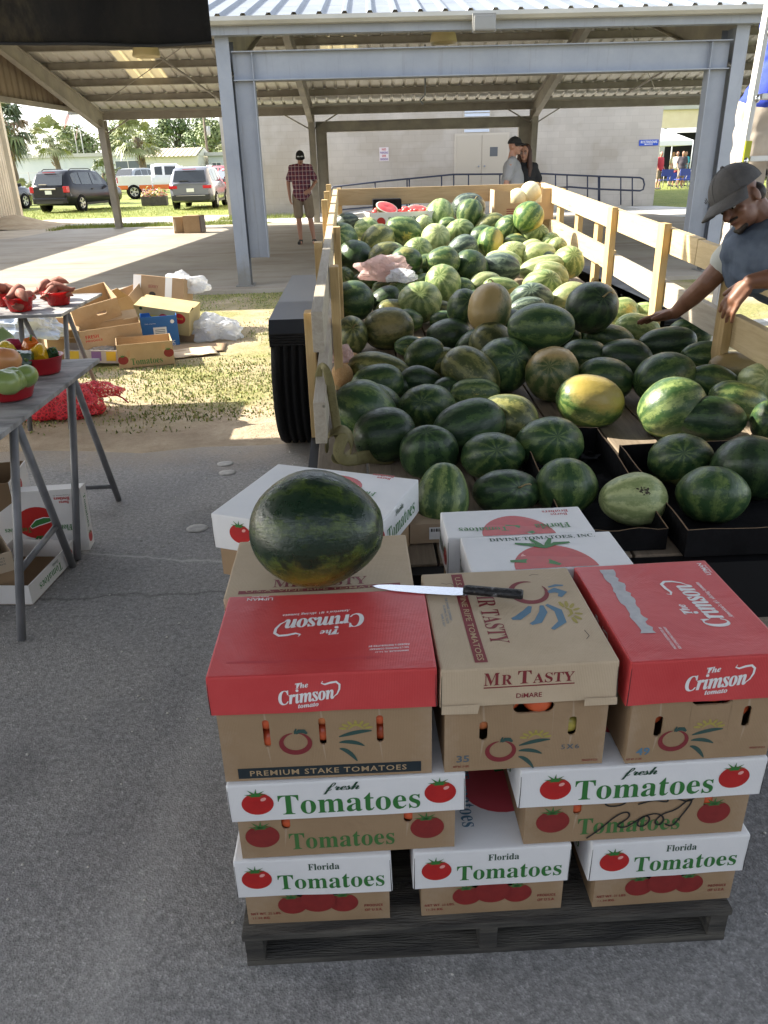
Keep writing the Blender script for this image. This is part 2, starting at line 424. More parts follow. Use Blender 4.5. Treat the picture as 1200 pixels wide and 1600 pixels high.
# short grass, uncountable: blades over the verge and the near edge of the lawn
def grass(name, label, spots, m, seed):
    r = random.Random(seed); b = MB()
    for (x, y, z, h) in spots(r):
        a = r.uniform(0, 2*PI); wd = .004+.004*r.random(); ln = r.uniform(-.6, .6)*h
        dx, dy = math.cos(a), math.sin(a)
        k = b.mi(m[r.randrange(len(m))])
        vs = [b.bm.verts.new(p) for p in ((x-dx*wd, y-dy*wd, z), (x+dx*wd, y+dy*wd, z), (x+dy*ln, y-dx*ln, z+h))]
        b.bm.faces.new(vs).material_index = k
    o = b.build(name); tag(o, label, 'grass', kind='stuff'); return o
MG = [mat('blade_green', (.17, .23, .045), .7), mat('blade_lime', (.28, .31, .07), .7), mat('blade_straw', (.46, .39, .19), .8), mat('blade_dark', (.10, .14, .03), .7)]
def verge_spots(r):
    from mathutils import noise as mn
    out = []
    while len(out) < 26000:
        x = r.uniform(-4.6, .1); y = 4.75+6.0*r.random()**1.15
        d = mn.noise(V((x*1.1, y*1.1, 3.3))) + .5*mn.noise(V((x*3, y*3, 8)))
        lane = .45 if (5.0 < y < 6.6 or y > 9.4) else -.12
        if y < 4.95: lane -= .4
        if d + lane > r.uniform(-.1, .75): out.append((x, y, -.006, r.uniform(.006, .026)))
    return out
grass('grass', 'short patchy grass growing through sandy dirt beside the trailer', verge_spots, MG, 11)
def edge_spots(r):
    out = []
    for _ in range(9000):
        x = r.uniform(-9, -3.5); y = r.uniform(24.3, 26.4); out.append((x, y, -.012, r.uniform(.05, .14)))
    for _ in range(9000):
        x = r.uniform(-16, -4); y = r.uniform(31, 40); out.append((x, y, -.012, r.uniform(.04, .12)))
    for _ in range(2500):
        x = r.uniform(-4.4, -1.5); y = r.uniform(26.9, 28.1); out.append((x, y, -.012, r.uniform(.06, .2)))
    return out
grass('lawn_grass', 'sunlit green lawn grass around the parked cars', edge_spots, [MG[0], MG[1], MG[1]], 12)
# pebbles, rubbish specks and flattened pale spots on the asphalt
b = MB(); r = random.Random(5); mp = mat('pale_grit', (.5, .48, .44), .9)
for _ in range(420):
    x, y = r.uniform(-2.4, 1.6), r.uniform(.9, 4.4); q = r.uniform(.002, .005)
    b.ell((x, y, q*.4), (q, q*r.uniform(.6, 1), q*.6), mp, seg=5, rings=4)
tag(b.build('gravel'), 'loose pale grit scattered over the grey asphalt', 'gravel', kind='stuff')
mspot = mat('gum_grey', (.31, .305, .29), .85, (.42, .41, .385), 30)
for i, (px, py, rr, lb) in enumerate([(355, 739, .042, 'lower pale round spot flattened on the asphalt by the dirt edge'), (352, 725, .042, 'upper pale round spot flattened on the asphalt by the dirt edge'), (308, 826, .045, 'pale oval spot flattened on open asphalt left of the watermelon')]):
    p = atz(px, py, 0); b = MB(); b.lathe([(0, .004), (rr*.7, .0045), (rr, .0015), (rr*1.01, 0)], mspot, Matrix.Diagonal((1.1, 1, 1, 1)), 18)
    tag(b.build('flattened_can', loc=(p.x, p.y, .0015)), lb, 'flattened can')

# ------------------------------------------------------------------ pavilion
def m_steel():
    N = NT('grey_steel_paint'); v = N.coord('Object'); c = N.ramp(N.noise(v, 2.5, 6, .65), [(.3, (.22, .245, .295)), (.7, (.275, .30, .35))])
    st = N.ramp(N.noise(N.coord('Object', (9, 9, .5)), 1.6, 7, .75), [(.56, (1, 1, 1)), (.74, (.72, .68, .62))]); c = N.mix(1, c, st, 'MULTIPLY')
    sx = N.n('ShaderNodeSeparateXYZ'); N.l(v, sx.inputs[0])   # rust and splash dirt near the ground
    d = N.ramp(N.math('ADD', sx.outputs[2], N.math('MULTIPLY', N.noise(v, 6, 7, .7), .55)), [(.42, (.8,)*3), (.75, (0, 0, 0))]); N.col(N.mix(d, c, (.17, .16, .135))); N.set(Roughness=.5); N.bump(N.noise(v, 20, 4), .05, .01); return N.m
M_STEEL = m_steel()
M_STEELD = mat('dusty_steel', (.29, .272, .24), .65, (.40, .37, .31), 2.5)
M_PURL = mat('purlin_steel', (.27, .245, .21), .65, (.35, .325, .285), 3)
M_GUT = mat('gutter_metal', (.36, .36, .34), .5, (.43, .43, .41), 1.5)
def m_roof():
    N = NT('galvanised_roof'); v = N.coord('Object')
    c = N.ramp(N.noise(N.coord('Object', (1, .25, 1)), 2.2, 6, .7), [(.3, (.60, .575, .515)), (.55, (.70, .68, .625)), (.75, (.77, .755, .71))])
    ge = N.n('ShaderNodeNewGeometry'); top = N.ramp(N.noise(v, 1.2, 5), [(.3, (.15, .17, .20)), (.7, (.21, .235, .27))])
    N.col(N.mix(ge.outputs['Backfacing'], top, c)); N.set(Roughness=.5, Metallic=.1); return N.m   # ground bounce put into the paler underside, top darkened against the sun
M_ROOF = m_roof()
def m_skylight():
    N = NT('skylight_plastic'); t = N.t
    tr = t.nodes.new('ShaderNodeBsdfTranslucent'); tr.inputs[0].default_value = (.55, .47, .28, 1)
    mx = t.nodes.new('ShaderNodeMixShader'); mx.inputs[0].default_value = .2
    N.set(Base_Color=(.7, .6, .35, 1))
    N.l(N.p.outputs[0], mx.inputs[1]); N.l(tr.outputs[0], mx.inputs[2]); N.l(mx.outputs[0], t.nodes['Material Output'].inputs[0]); return N.m
M_SKYL = m_skylight()
pav = thing('pavilion', 'open grey steel pavilion with corrugated metal roof behind the trailer', 'pavilion', (0, 0, 0))
NEAR = [-8.0, -1.50, 4.97, 11.4]; FAR = [-6.72, -1.0, 5.2, 11.4]
YN, YF, ZE = 11.0, 24.05, 3.0
YR, ZR = 17.5, 4.62
X0, X1 = -7.85, 13.5
def roof_z(y): return ZE+.185 + (ZR-ZE-.0)*(1-abs(y-YR)/(YR-10.85))
def xl(y): return -7.95 + (y-10.8)*.088
def add_roof(y0, y1, name):
    b = MB(); n = int((X1-X0)/.3)
    for i in range(n):
        xa = X0+.3*i
        sky_here = (i in (8, 9, 10) or i in (24, 25, 26)) and y1 > YR
        pr = [(0, 0), (.19, 0), (.215, .042), (.255, .042), (.28, 0), (.30, 0)]
        for (p, q) in zip(pr, pr[1:]):
            segs = [(y0, y1)] if not sky_here else [(y0, y0+(y1-y0)*.38), (y0+(y1-y0)*.38, y0+(y1-y0)*.72), (y0+(y1-y0)*.72, y1)]
            for j, (a, c) in enumerate(segs):
                m = M_SKYL if sky_here and j == 1 else M_ROOF
                f = lambda x, y: x + .025*(y-YR)
                b.face([(f(xa+p[0], a), a, roof_z(a)+p[1]), (f(xa+q[0], a), a, roof_z(a)+q[1]), (f(xa+q[0], c), c, roof_z(c)+q[1]), (f(xa+p[0], c), c, roof_z(c)+p[1])], m)
    return b.build(name, pav)
add_roof(10.72, YR, 'roof'); add_roof(YR, 24.6, 'roof')
for y in (11.9, 13.2, 14.5, 15.8, 17.1, 17.9, 19.0, 20.1, 21.15, 22.2, 23.25):
    b = MB(); z = roof_z(y); sl = -1 if y > YR else 1
    x0, x1 = X0+.025*(y-YR), X1
    b.box(x0, x1, y-.03, y+.03, z-.165, z-.006, M_PURL); b.box(x0, x1, y-.09, y-.031, z-.165, z-.155, M_STEELD); b.box(x0, x1, y+.031, y+.09, z-.03, z-.02, M_STEELD)
    b.build('purlin', pav)
# eave beams and gutters
b = MB(); b.box(X0-2, X1, 10.86, 11.0, ZE-.005, ZE+.11, M_STEEL); b.build('eave_beam', pav)
b = MB()
pr = [(10.85, ZE+.085), (10.74, ZE+.085), (10.70, ZE+.12), (10.70, ZE+.165), (10.85, ZE+.165)]
for (p, q) in zip(pr, pr[1:]): b.face([(X0-2, p[0], p[1]), (X1, p[0], p[1]), (X1, q[0], q[1]), (X0-2, q[0], q[1])], M_GUT)
b.build('gutter', pav)
b = MB(); b.box(-6.8, X1, YF-.05, YF+.05, ZE-.16, ZE+.06, M_PURL); b.box(-6.8, X1, YF-.14, YF-.051, ZE+.03, ZE+.05, M_STEELD); b.box(X0+.1, X1, YF+.3, YF+.45, ZE+.02, ZE+.14, M_GUT); b.build('eave_beam', pav)
def column(x, y, ztop, sgn, m, tilt=0):
    """tapered I-column: outer flange, web towards the inside (sgn = +1: inside lies at +Y)"""
    b = MB(); w2 = .085
    b.box(x-w2, x+w2, y-.008, y+.008, .045, ztop, m)
    d0, d1 = .2, .42
    pts = [(x-.004, y+sgn*.0085, .045), (x-.004, y+sgn*d0, .045), (x-.004, y+sgn*d1, ztop), (x-.004, y+sgn*.0085, ztop)]
    b.face(pts, m); b.face([(p[0]+.008, p[1], p[2]) for p in pts][::-1], m)
    for dx in (-w2, w2): pass
    b.face([(x-w2, y+sgn*d0, .045), (x+w2, y+sgn*d0, .045), (x+w2, y+sgn*d1, ztop), (x-w2, y+sgn*d1, ztop)], m)
    b.box(x-.12, x+.12, y-.04 if sgn > 0 else y-.3, y+.3 if sgn > 0 else y+.04, .046, .062, m)
    return b
for x in NEAR: column(x, YN, ZE-.006, 1, M_STEEL).build('column', pav)
for x in FAR: column(x, YF, ZE-.165, -1, M_STEELD).build('column', pav)
def rafter(xa, ya, xb, yb, za, zb):
    b = MB(); d0, d1 = .46, .30
    for t0, t1 in ((0, 1),):
        pts = [(xa, ya, za), (xb, yb, zb), (xb, yb, zb-d1), (xa, ya, za-d0)]
        b.face([(p[0]-.005, p[1], p[2]) for p in pts], M_STEELD); b.face([(p[0]+.005, p[1], p[2]) for p in pts][::-1], M_STEELD)
        for k, dz in ((2, 0), (0, -.0)):
            A = V(pts[3] if k == 2 else pts[0]); B = V(pts[2] if k == 2 else pts[1])
            b.bar(A, B, .15, .014, M_STEELD)
    b.build('rafter', pav)
for i in range(4):
    xr = (NEAR[i]+FAR[i])/2
    rafter(NEAR[i], YN+.02, xr, YR, roof_z(YN)-.21, roof_z(YR)-.21)
    rafter(FAR[i], YF-.02, xr, YR, roof_z(YF)-.21, roof_z(YR)-.21)
def portal(x0, x1, y, z0, z1, zb, wcol, m):
    """portal frame between two columns: two hung legs and a deep beam, flanges standing across it"""
    b = MB()
    b.box(x0, x1, y-.005, y+.005, z0, z1, m)
    for xa, xb, s in ((x0, x0+wcol, 1), (x1-wcol, x1, -1)):
        b.box(xa, xb, y-.005, y+.005, zb, z0, m)
        xi = xb if s > 0 else xa
        b.box(xi-.006, xi+.006, y-.085, y+.085, zb, z0, m)
        b.box(xi-.005, xi+.005, y-.075, y-.0055, z0+.012, z1-.012, m)
    b.box(x0, x1, y-.085, y+.085, z0-.006, z0+.006, m); b.box(x0, x1, y-.085, y+.085, z1-.006, z1+.006, m)
    for t in range(1, 7):
        xx = x0+(x1-x0)*t/7
    return b.build('portal_frame', pav)
portal(NEAR[1]+.1, NEAR[2]-.1, YN+.10, 2.53, 2.84, .41, .25, M_STEEL)
portal(FAR[1]+.1, FAR[2]-.1, YF-.12, 2.40, 2.66, .3, .30, M_STEELD)
for i in (0, 1, 2):
    for s_ in (-1, 1):
        if i == 0 and s_ < 0: continue
        b = MB(); b.tube([(FAR[i]+s_*.09, YF-.2, 2.5), (FAR[i]+s_*.75, YF-.12, 2.86)], .018, M_STEELD, 6); b.build('brace', pav)
# gable sheeting on the left end
b = MB(); n = 44
for i in range(n):
    y0 = 11.3+i*.29; y1 = y0+.29
    for (a, c, da, dc) in ((y0, y0+.19, 0, 0), (y0+.19, y0+.22, 0, .03), (y0+.22, y0+.26, .03, .03), (y0+.26, y1, .03, 0)):
        b.face([(xl(a)-.33-da, a, 3.06), (xl(c)-.33-dc, c, 3.06), (xl(c)-.33-dc, c, roof_z(c)-.02), (xl(a)-.33-da, a, roof_z(a)-.02)], mat('stained_sheet', (.22, .17, .12), .7, (.30, .24, .17), 1.5, stretch=(1, 2, .3)))
b.bar((xl(11.3)-.33, 11.3, 3.05), (xl(24)-.33, 24, 3.05), .12, .1, M_STEELD)
b.build('gable_sheet', pav)
# roof bracing seen from below
for (xa, ya, xb, yb) in ((-6.3, 23, -2.0, 18), (-4.6, 19, -3.2, 23.6), (7.6, 23.5, 8.8, 19), (6.0, 19, 8.2, 23)):
    b = MB(); b.tube([(xa, ya, roof_z(ya)-.23), (xb, yb, roof_z(yb)-.23)], .025 if xa in (-4.6, 7.6) else .01, M_PURL, 6); b.build('bracing', pav)
p = aty(664, 70, 20.5); q = aty(655, 172, 22.5); b = MB(); b.tube([(p.x, p.y, roof_z(p.y)-.05), (p.x, p.y, q.z+.2), (p.x-.12, p.y, q.z+.1), (p.x-.05, p.y, q.z)], .02, M_STEEL, 6); b.build('conduit', pav)
# flood light on the gutter, bell lamps under the roof
p = aty(757, 35, 10.6); fl = thing('flood_light', 'small clear flood light fixed to the pavilion gutter', 'light', (p.x, 10.63, p.z))
b = MB(); b.box(-.13, .13, -.09, .02, -.09, .07, mat('lamp_glass', (.30, .30, .29), .15, trans=.4), bev=.02); b.build('diffuser', fl)
b = MB(); b.box(-.14, .14, -.02, .028, -.10, .1, M_STEEL, bev=.008); b.build('housing', fl)
for px, py, lb in ((693, 58, 'cream bell lamp hanging under the pavilion roof above the middle of the trailer'), (228, 80, 'cream bell lamp hanging under the left bay of the pavilion roof')):
    p = aty(px, py, 17.5); lt = thing('bell_lamp', lb, 'lamp', (p.x, 17.5, p.z), group='bell lamps under the pavilion roof')
    b = MB(); b.lathe([(.06, .30), (.12, .22), (.24, .05), (.27, -.08), (.25, -.1), (.2, -.05)], mat('cream_shade', (.62, .52, .28), .5)); b.build('lamp_shade', lt)
    b = MB(); b.lathe([(.0, .5), (.07, .5), (.08, .3), (.05, .28)], M_STEEL, seg=12); b.tube([(0, 0, .5), (0, 0, roof_z(17.5)-p.z)], .01, M_STEEL, 6); b.build('fitting', lt)

# ------------------------------------------------------------------ painted block building
def m_block():
    N = NT('painted_block'); v = N.coord('Object', (1, 1, 1), (R(90), 0, 0))
    br = N.n('ShaderNodeTexBrick'); N.l(v, br.inputs[0]); br.inputs['Scale'].default_value = 1
    br.inputs['Brick Width'].default_value = .4; br.inputs['Row Height'].default_value = .2; br.inputs['Mortar Size'].default_value = .006
    br.inputs['Color1'].default_value = (.455, .415, .37, 1); br.inputs['Color2'].default_value = (.485, .445, .40, 1); br.inputs['Mortar'].default_value = (.415, .375, .335, 1)
    p = N.ramp(N.noise(v, .8, 3, .5), [(.40, (.90, .88, .85)), (.47, (1, 1, 1)), (.53, (1, 1, 1)), (.60, (1.09, 1.09, 1.09))])
    N.col(N.mix(1, br.outputs[0], p, 'MULTIPLY')); N.set(Roughness=.8); N.bump(br.outputs['Fac'], -.12, .01); return N.m
M_BLOCK = m_block()
bx0, bx1, by0 = -4.15, 10.41, 28.1
bld = thing('block_building', 'long pale painted block building with double doors behind the pavilion', 'building', (0, 0, 0))
b = MB(); b.box(bx0, bx1, by0, by0+16, 0, 5.2, M_BLOCK); b.build('wall', bld)
b = MB(); b.box(bx0-.25, bx1+.25, by0-.3, by0+16.2, 5.203, 5.36, M_GUT); b.build('roof', bld)
M_DOOR = mat('cream_door', (.50, .45, .38), .5)
pa, pb = aty(713, 212, by0), aty(793, 208, by0); zt = pa.z
fr_ = MB(); fr_.box(pa.x-.06, pb.x+.06, by0-.04, by0-.002, .45, zt+.06, mat('door_trim', (.55, .50, .43), .6)); fr_.build('door_frame', bld)
for k in (0, 1):
    xa = pa.x+(pb.x-pa.x)*k/2; b = MB(); b.box(xa+.012, xa+(pb.x-pa.x)/2-.012, by0-.06, by0-.042, .47, zt, M_DOOR, bev=.004); d = b.build('door', bld)
    if k:
        b = MB(); q = aty(771, 237, by0); b.box(q.x-.13, q.x+.13, by0-.064, by0-.061, q.z-.14, q.z+.14, mat('smoky_pane', (.10, .11, .13), .2)); b.build('pane', d)
    b = MB(); hx = (pa.x+pb.x)/2+(.1 if k else -.1); b.ell((hx, by0-.085, 1.4), (.03, .03, .03), M_STEEL, seg=8, rings=6); b.build('handle', d)
q0, q1 = aty(725, 208, by0), aty(765, 170, by0)
b = MB(); b.box(q0.x-.05, q1.x+.05, by0-.03, by0-.002, q0.z-.05, q1.z+.1, M_DOOR); wn = b.build('window', bld)
b = MB()
for i in range(6):
    z = q0.z+.02+i*(q1.z-q0.z)/6; b.box(q0.x, q1.x, by0-.06, by0-.031, z, z+(q1.z-q0.z)/6-.03, mat('louver_white', (.62, .68, .80), .4))
b.build('louver', wn)
# signs
M_BLUE = mat('sign_blue', (.012, .075, .52), .35); M_WHITE = mat('sign_white', (.80, .80, .80), .4)
p0, p1 = aty(998, 228, by0), aty(1029, 218, by0)
b = MB(); b.box(p0.x, p1.x, by0-.03, by0-.005, p0.z, p1.z, M_BLUE, bev=.004)
fr = Frame((0, by0-.03, 0), (1, 0, 0), (0, 0, 1)); cx, cz = (p0.x+p1.x)/2, (p0.z+p1.z)/2; hh = p1.z-p0.z; ww = p1.x-p0.x
b.text(fr, 'RESTROOMS', 'sans', cx, cz+hh*.14, hh*.42, M_WHITE, w=ww*.86, k=.003)
b.flat(fr, [(cx+ww*.2, cz-hh*.3), (cx+ww*.2, cz-hh*.2), (cx-ww*.15, cz-hh*.2), (cx-ww*.15, cz-hh*.3)], M_WHITE, .003); b.flat(fr, [(cx-ww*.15, cz-hh*.38), (cx-ww*.15, cz-hh*.12), (cx-ww*.25, cz-hh*.25)], M_WHITE, .003)
tag(b.build('restroom_sign'), 'blue RESTROOMS sign with white arrow at the corner of the block wall', 'sign')
p0, p1 = aty(593, 252, by0), aty(607, 230, by0)
b = MB(); b.box(p0.x, p1.x, by0-.02, by0-.005, p0.z, p1.z, mat('sign_pinkwhite', (.70, .64, .66), .5))
fr = Frame((0, by0-.02, 0), (1, 0, 0), (0, 0, 1)); M_REDP = mat('sign_red', (.50, .05, .06), .5); cx = (p0.x+p1.x)/2
for i, t in enumerate(('NO', 'PARKING', 'OR', 'SMOKING')):
    b.text(fr, t, 'sans', cx, p1.z-(p1.z-p0.z)*(.15+.235*i), (p1.z-p0.z)*.16, M_REDP if i % 2 == 0 else mat('sign_purple', (.14, .07, .3), .5), w=(p1.x-p0.x)*(.45 if len(t) < 3 else .85), k=.003)
tag(b.build('wall_sign'), 'small white sign with red and purple lettering on the block wall', 'sign')
# ramp and its pipe railing
rp = MB(); yr0, yr1 = 26.2, by0-.05
xs = [(-.9, .02), (2.9, .42), (7.0, .42), (9.3, .02)]
for (xa, za), (xb, zb) in zip(xs, xs[1:]):
    for pts in ([(xa, yr0, za), (xb, yr0, zb), (xb, yr1, zb), (xa, yr1, za)], [(xa, yr0, 0), (xb, yr0, 0), (xb, yr0, zb), (xa, yr0, za)]): rp.face(pts, M_WALK)
tag(rp.build('access_ramp'), 'low concrete access ramp along the foot of the block building', 'ramp')
rl = thing('ramp_railing', 'dark blue pipe railing along the access ramp', 'railing', (0, 0, 0)); M_RAIL = mat('navy_rail', (.02, .028, .06), .45)
YRl = 26.3
P = lambda x, y: aty(x, y, YRl)
def rail(pts, name, r=.028):
    b = MB(); b.tube([P(*q) for q in pts], r, M_RAIL, 7); b.build(name, rl)
rail([(516, 300), (520, 292), (600, 283), (709, 272.5), (781, 272), (840, 271), (880, 273), (937, 275.5), (1000, 277.5), (1005, 280), (1007, 288), (1005, 296), (1000, 298), (937, 295.5)], 'top_rail')
rail([(520, 300), (533, 328), (620, 320), (709, 308), (781, 308), (840, 296), (890, 292), (937, 295.5)], 'lower_rail')
for px, y0, y1 in ((533, 291, 331), (586, 285, 328), (636, 280, 322), (639.5, 280, 322), (690, 275, 316), (709, 272, 314), (732, 272, 314), (781, 272, 312), (868, 272, 313), (886, 273, 314), (918, 274.5, 316), (935, 275, 318), (937, 275, 318), (970, 276.5, 320), (988, 277, 322)):
    b = MB(); b.tube([P(px, y0), P(px+.0, y1)], .022, M_RAIL, 6); b.build('post', rl)

# ------------------------------------------------------------------ corrugated shed at the left
sh = thing('corrugated_shed', 'beige corrugated metal shed at the left edge beside the slab', 'shed', (0, 0, 0))
def corr(b, p0, p1, z0, z1, m, pitch=.19, dep=.03):
    p0, p1 = V((*p0, 0)), V((*p1, 0)); L = (p1-p0).length; d = (p1-p0)/L; n = V((d.y, -d.x, 0)); k = int(L/pitch)
    for i in range(k):
        a = i*pitch
        for (s0, s1, e0, e1) in ((0, .55, 0, 0), (.55, .68, 0, 1), (.68, .87, 1, 1), (.87, 1, 1, 0)):
            A = p0+d*(a+s0*pitch)+n*dep*e0; B = p0+d*(a+s1*pitch)+n*dep*e1
            b.face([A+V((0, 0, z0)), B+V((0, 0, z0)), B+V((0, 0, z1)), A+V((0, 0, z1))], m)
M_SHED = mat('beige_sheet', (.50, .43, .33), .55, (.58, .51, .40), 2)
b = MB(); corr(b, (-11.32, 11.0), (-11.32, 28.45), .05, 3.7, M_SHED); corr(b, (-11.32, 28.5), (-24, 28.5), .05, 3.7, M_SHED)
b.box(-11.5, -11.2, 28.42, 28.6, .05, 3.7, M_SHED); b.build('wall', sh)
b = MB(); b.face([(-10.95, 10.5, 3.75), (-10.95, 28.9, 3.75), (-24, 28.9, 5.4), (-24, 10.5, 5.4)], M_GUT); b.face([(-10.95, 10.5, 3.65), (-10.95, 28.9, 3.65), (-24, 28.9, 5.3), (-24, 10.5, 5.3)], M_GUT); b.build('roof', sh)
q = atx(8, 232, -11.28); q2 = atx(12, 253, -11.28)
ps = thing('posted_notice', 'white posted notice board with pink panel on the corrugated shed', 'notice', (0, 0, 0))
b = MB(); b.box(-11.285, -11.27, 23.5, 27.25, 2.0, 3.1, M_WHITE); b.box(-11.2849, -11.269, 23.6, 27.1, 1.8, 1.99, mat('notice_pink', (.62, .42, .44), .6)); b.build('board', ps)
b = MB(); r = random.Random(2)
def mound(u, v):
    x, y = -12.4+u*3.2, 25.2+v*4.4
    h = .34*math.exp(-((x+11.0)/.75)**2-((y-27.2)/1.3)**2) + .02*r.random()
    return (x, y, h-.01)
b.grid(mound, 22, 26, mat('mound_sand', (.34, .26, .17), .95, (.44, .36, .25), 3, bump=.6, bscale=15)); struct(b.build('sand_mound'))
# ------------------------------------------------------------------ cardboard, print and produce materials
def m_card(name, a, b_, rough=.75, bump=.12, wr=.5, ribs=110):
    N = NT(name); v = N.coord('Object')
    c = N.ramp(N.noise(v, 5, 7, .65), [(.3, a), (.7, b_)])
    scuff = N.ramp(N.noise(N.coord('Object', (1, 2.5, 1)), 9, 8, .75, .6), [(.60, (1, 1, 1)), (.78, (.86, .85, .84))])
    c = N.mix(1, c, scuff, 'MULTIPLY'); ge = N.n('ShaderNodeNewGeometry')   # rubbed fibres along folds and corners
    wear = N.ramp(N.math('ADD', ge.outputs['Pointiness'], N.math('MULTIPLY', N.math('SUBTRACT', N.noise(v, 28, 6, .75), .5), .16)), [(.60, (0, 0, 0)), (.70, (.5,)*3)])
    N.col(N.mix(wear, c, tuple(.5*q+.5*t for q, t in zip(b_, (.55, .47, .38))))); N.set(Roughness=rough)
    wv = N.n('ShaderNodeTexWave'); wv.inputs['Scale'].default_value = ribs; N.l(v, wv.inputs['Vector']); wv.inputs['Distortion'].default_value = .6
    h = N.math('ADD', N.math('MULTIPLY', wv.outputs['Fac'], .10), N.math('ADD', N.math('MULTIPLY', N.noise(v, 9, 5, .6, .8), 1.4), N.math('MULTIPLY', N.noise(v, 90, 3), .12)))
    N.bump(h, bump, .02); return N.m
M_KRAFT = m_card('kraft_card', (.285, .19, .105), (.345, .235, .135))
M_KRAFTL = m_card('pale_kraft', (.46, .36, .24), (.55, .44, .31), bump=.16)
M_KRAFTO = m_card('orange_kraft', (.36, .245, .13), (.44, .31, .175))
M_CWHITE = m_card('white_card', (.70, .71, .72), (.78, .78, .78), .55, .10)
M_CRED = m_card('red_card', (.52, .045, .048), (.60, .075, .075), .34, .12)
M_CBLACK = mat('black_card', (.0045, .0045, .005), .85, (.009, .009, .010), 9, bump=.3, bscale=40, spec=.12)
M_CIN = mat('card_inside', (.20, .13, .07), .85)
P_GREEN = mat('ink_green', (.03, .17, .035), .5); P_DGREEN = mat('ink_darkgreen', (.012, .06, .03), .5); P_LGREEN = mat('ink_kraft_green', (.05, .16, .04), .6)
P_RED = mat('ink_red', (.47, .018, .016), .4, (.40, .014, .014), 30); P_DRED = mat('ink_darkred', (.24, .02, .018), .6, (.20, .016, .015), 40)
P_WHITE = mat('ink_white', (.78, .78, .78), .5); P_HI = mat('ink_highlight', (.72, .36, .32), .5)
P_MAR = mat('ink_maroon', (.20, .022, .028), .6); P_BLUE = mat('ink_blue', (.09, .19, .28), .6); P_OLIVE = mat('ink_olive', (.36, .30, .07), .6)
P_TEAL = mat('ink_teal', (.03, .075, .065), .6); P_NAVY = mat('ink_navy', (.012, .022, .028), .6); P_TAN = mat('ink_tan', (.42, .30, .17), .6)
P_BLACK = mat('ink_black', (.015, .015, .015), .5); P_GREY = mat('scraped_grey', (.42, .43, .45), .8, (.52, .52, .53), 60); P_PINK = mat('ink_rose', (.50, .06, .08), .5)
P_STAMP = mat('stamp_grey', (.09, .12, .14), .7)
M_TOM = mat('tomato_skin', (.50, .045, .02), .25, (.62, .12, .04), 6); M_TOMO = mat('tomato_orange', (.62, .20, .07), .3)
def tomprint(b, fr, x, y, r, red=None, k=.0006, hi=True, leaf=None):
    b.oval(fr, x, y, r, r*.87, red or P_RED, k)
    if hi: b.oval(fr, x+r*.38, y+r*.35, r*.2, r*.13, P_HI, k+.0003, 12, .5)
    lf = leaf or P_GREEN
    for a, L in ((2.9, .75), (2.2, .85), (1.5, .8), (.75, .8), (.25, .7), (3.5, .4), (-.3, .4)):
        tx, ty = x-.08*r+math.cos(a)*L*r, y+r*.66+math.sin(a)*L*r*.72; nx, ny = -math.sin(a)*r*.1, math.cos(a)*r*.1
        ox, oy = x-.08*r, y+r*.68
        b.flat(fr, [(ox-nx, oy-ny), (ox+nx, oy+ny), (tx, ty)] if True else [], lf, k+.0005)
def swirl(b, fr, x, y, q, ring=None, sw=None, sun=None, k=.0006, dx=0):
    """ring tomato with leaf, three furrow strokes and a small sun: the packer's mark"""
    ring = ring or P_MAR; sw = sw or P_TEAL; sun = sun or P_OLIVE
    pts = [(x+q*math.cos(a)*(1 if True else 0), y+q*.86*math.sin(a)) for a in [R(100+i*11.5) for i in range(30)]]
    b.stroke(fr, pts, q*.42, ring, k)
    b.stroke(fr, [(x-.02*q, y+.78*q), (x+.02*q, y+1.0*q), (x+.12*q, y+1.25*q)], q*.16, sw, k+.0003)
    b.stroke(fr, [(x+.05*q, y+.8*q), (x+.3*q, y+1.02*q), (x+.62*q, y+1.0*q), (x+.85*q, y+.78*q)], q*.36, sw, k+.0003)
    x = x+dx
    for j, (dy, L) in enumerate(((.55, 2.3), (.05, 1.75), (-.5, 1.2))):
        pts = [(x+1.35*q+L*q*t, y+dy*q-.18*q+q*(.42-.25*j)*math.sin(t*1.7)-(.55*j)*q*t*t) for t in [i/8 for i in range(9)]]
        b.stroke(fr, pts, q*.34, sw, k)
    for i in range(7):
        a = R(12+i*26); cx, cy = x+2.55*q, y+.95*q
        b.stroke(fr, [(cx+math.cos(a)*q*t*1.2, cy+math.sin(a)*q*t*.8) for t in (.55, .75, 1.0)], q*.22, sun, k)
    b.stroke(fr, [(x+2.0*q+i*.16*q, y+.95*q+.42*q*math.sin(PI*i/7)) for i in range(8)], q*.2, sun, k)
def crimson(b, fr, x, y, h, m, rot=0, sub=True, big=False):
    c, sn = math.cos(rot), math.sin(rot)
    def at_(a, d): return (x+c*a-sn*d, y+sn*a+c*d)
    tilt = .09
    b.text(fr, 'Crimson', 'ital', *at_(0, 0), h*.92, m, w=h*3.05, rot=rot+tilt, space=.95); b.text(fr, 'Crimson', 'ital', *at_(h*.035, h*.01), h*.92, m, w=h*3.05, rot=rot+tilt, space=.95, k=.0009)
    b.text(fr, 'The', 'ital', *at_(-h*.18, h*.66), h*.36, m, rot=rot+tilt, offset=.012)
    pts = [at_(h*1.50, -h*.20), at_(h*1.72, h*.0), at_(h*1.86, h*.32), at_(h*1.88, h*.62), at_(h*1.70, h*.80), at_(h*1.38, h*.76), at_(h*1.08, h*.66), at_(h*.90, h*.74), at_(h*.98, h*.88)]
    b.stroke(fr, pts, h*.13, m, .0009)
    if sub: b.text(fr, 'tomato', 'ital', *at_(h*.1, -h*.66), h*.26, m, rot=rot+tilt*.8, offset=.012)
    if big: b.text(fr, "America's #1 slicing tomato", 'ital', *at_(h*.35, -h*.72), h*.22, m, rot=rot+tilt*.8, offset=.006)

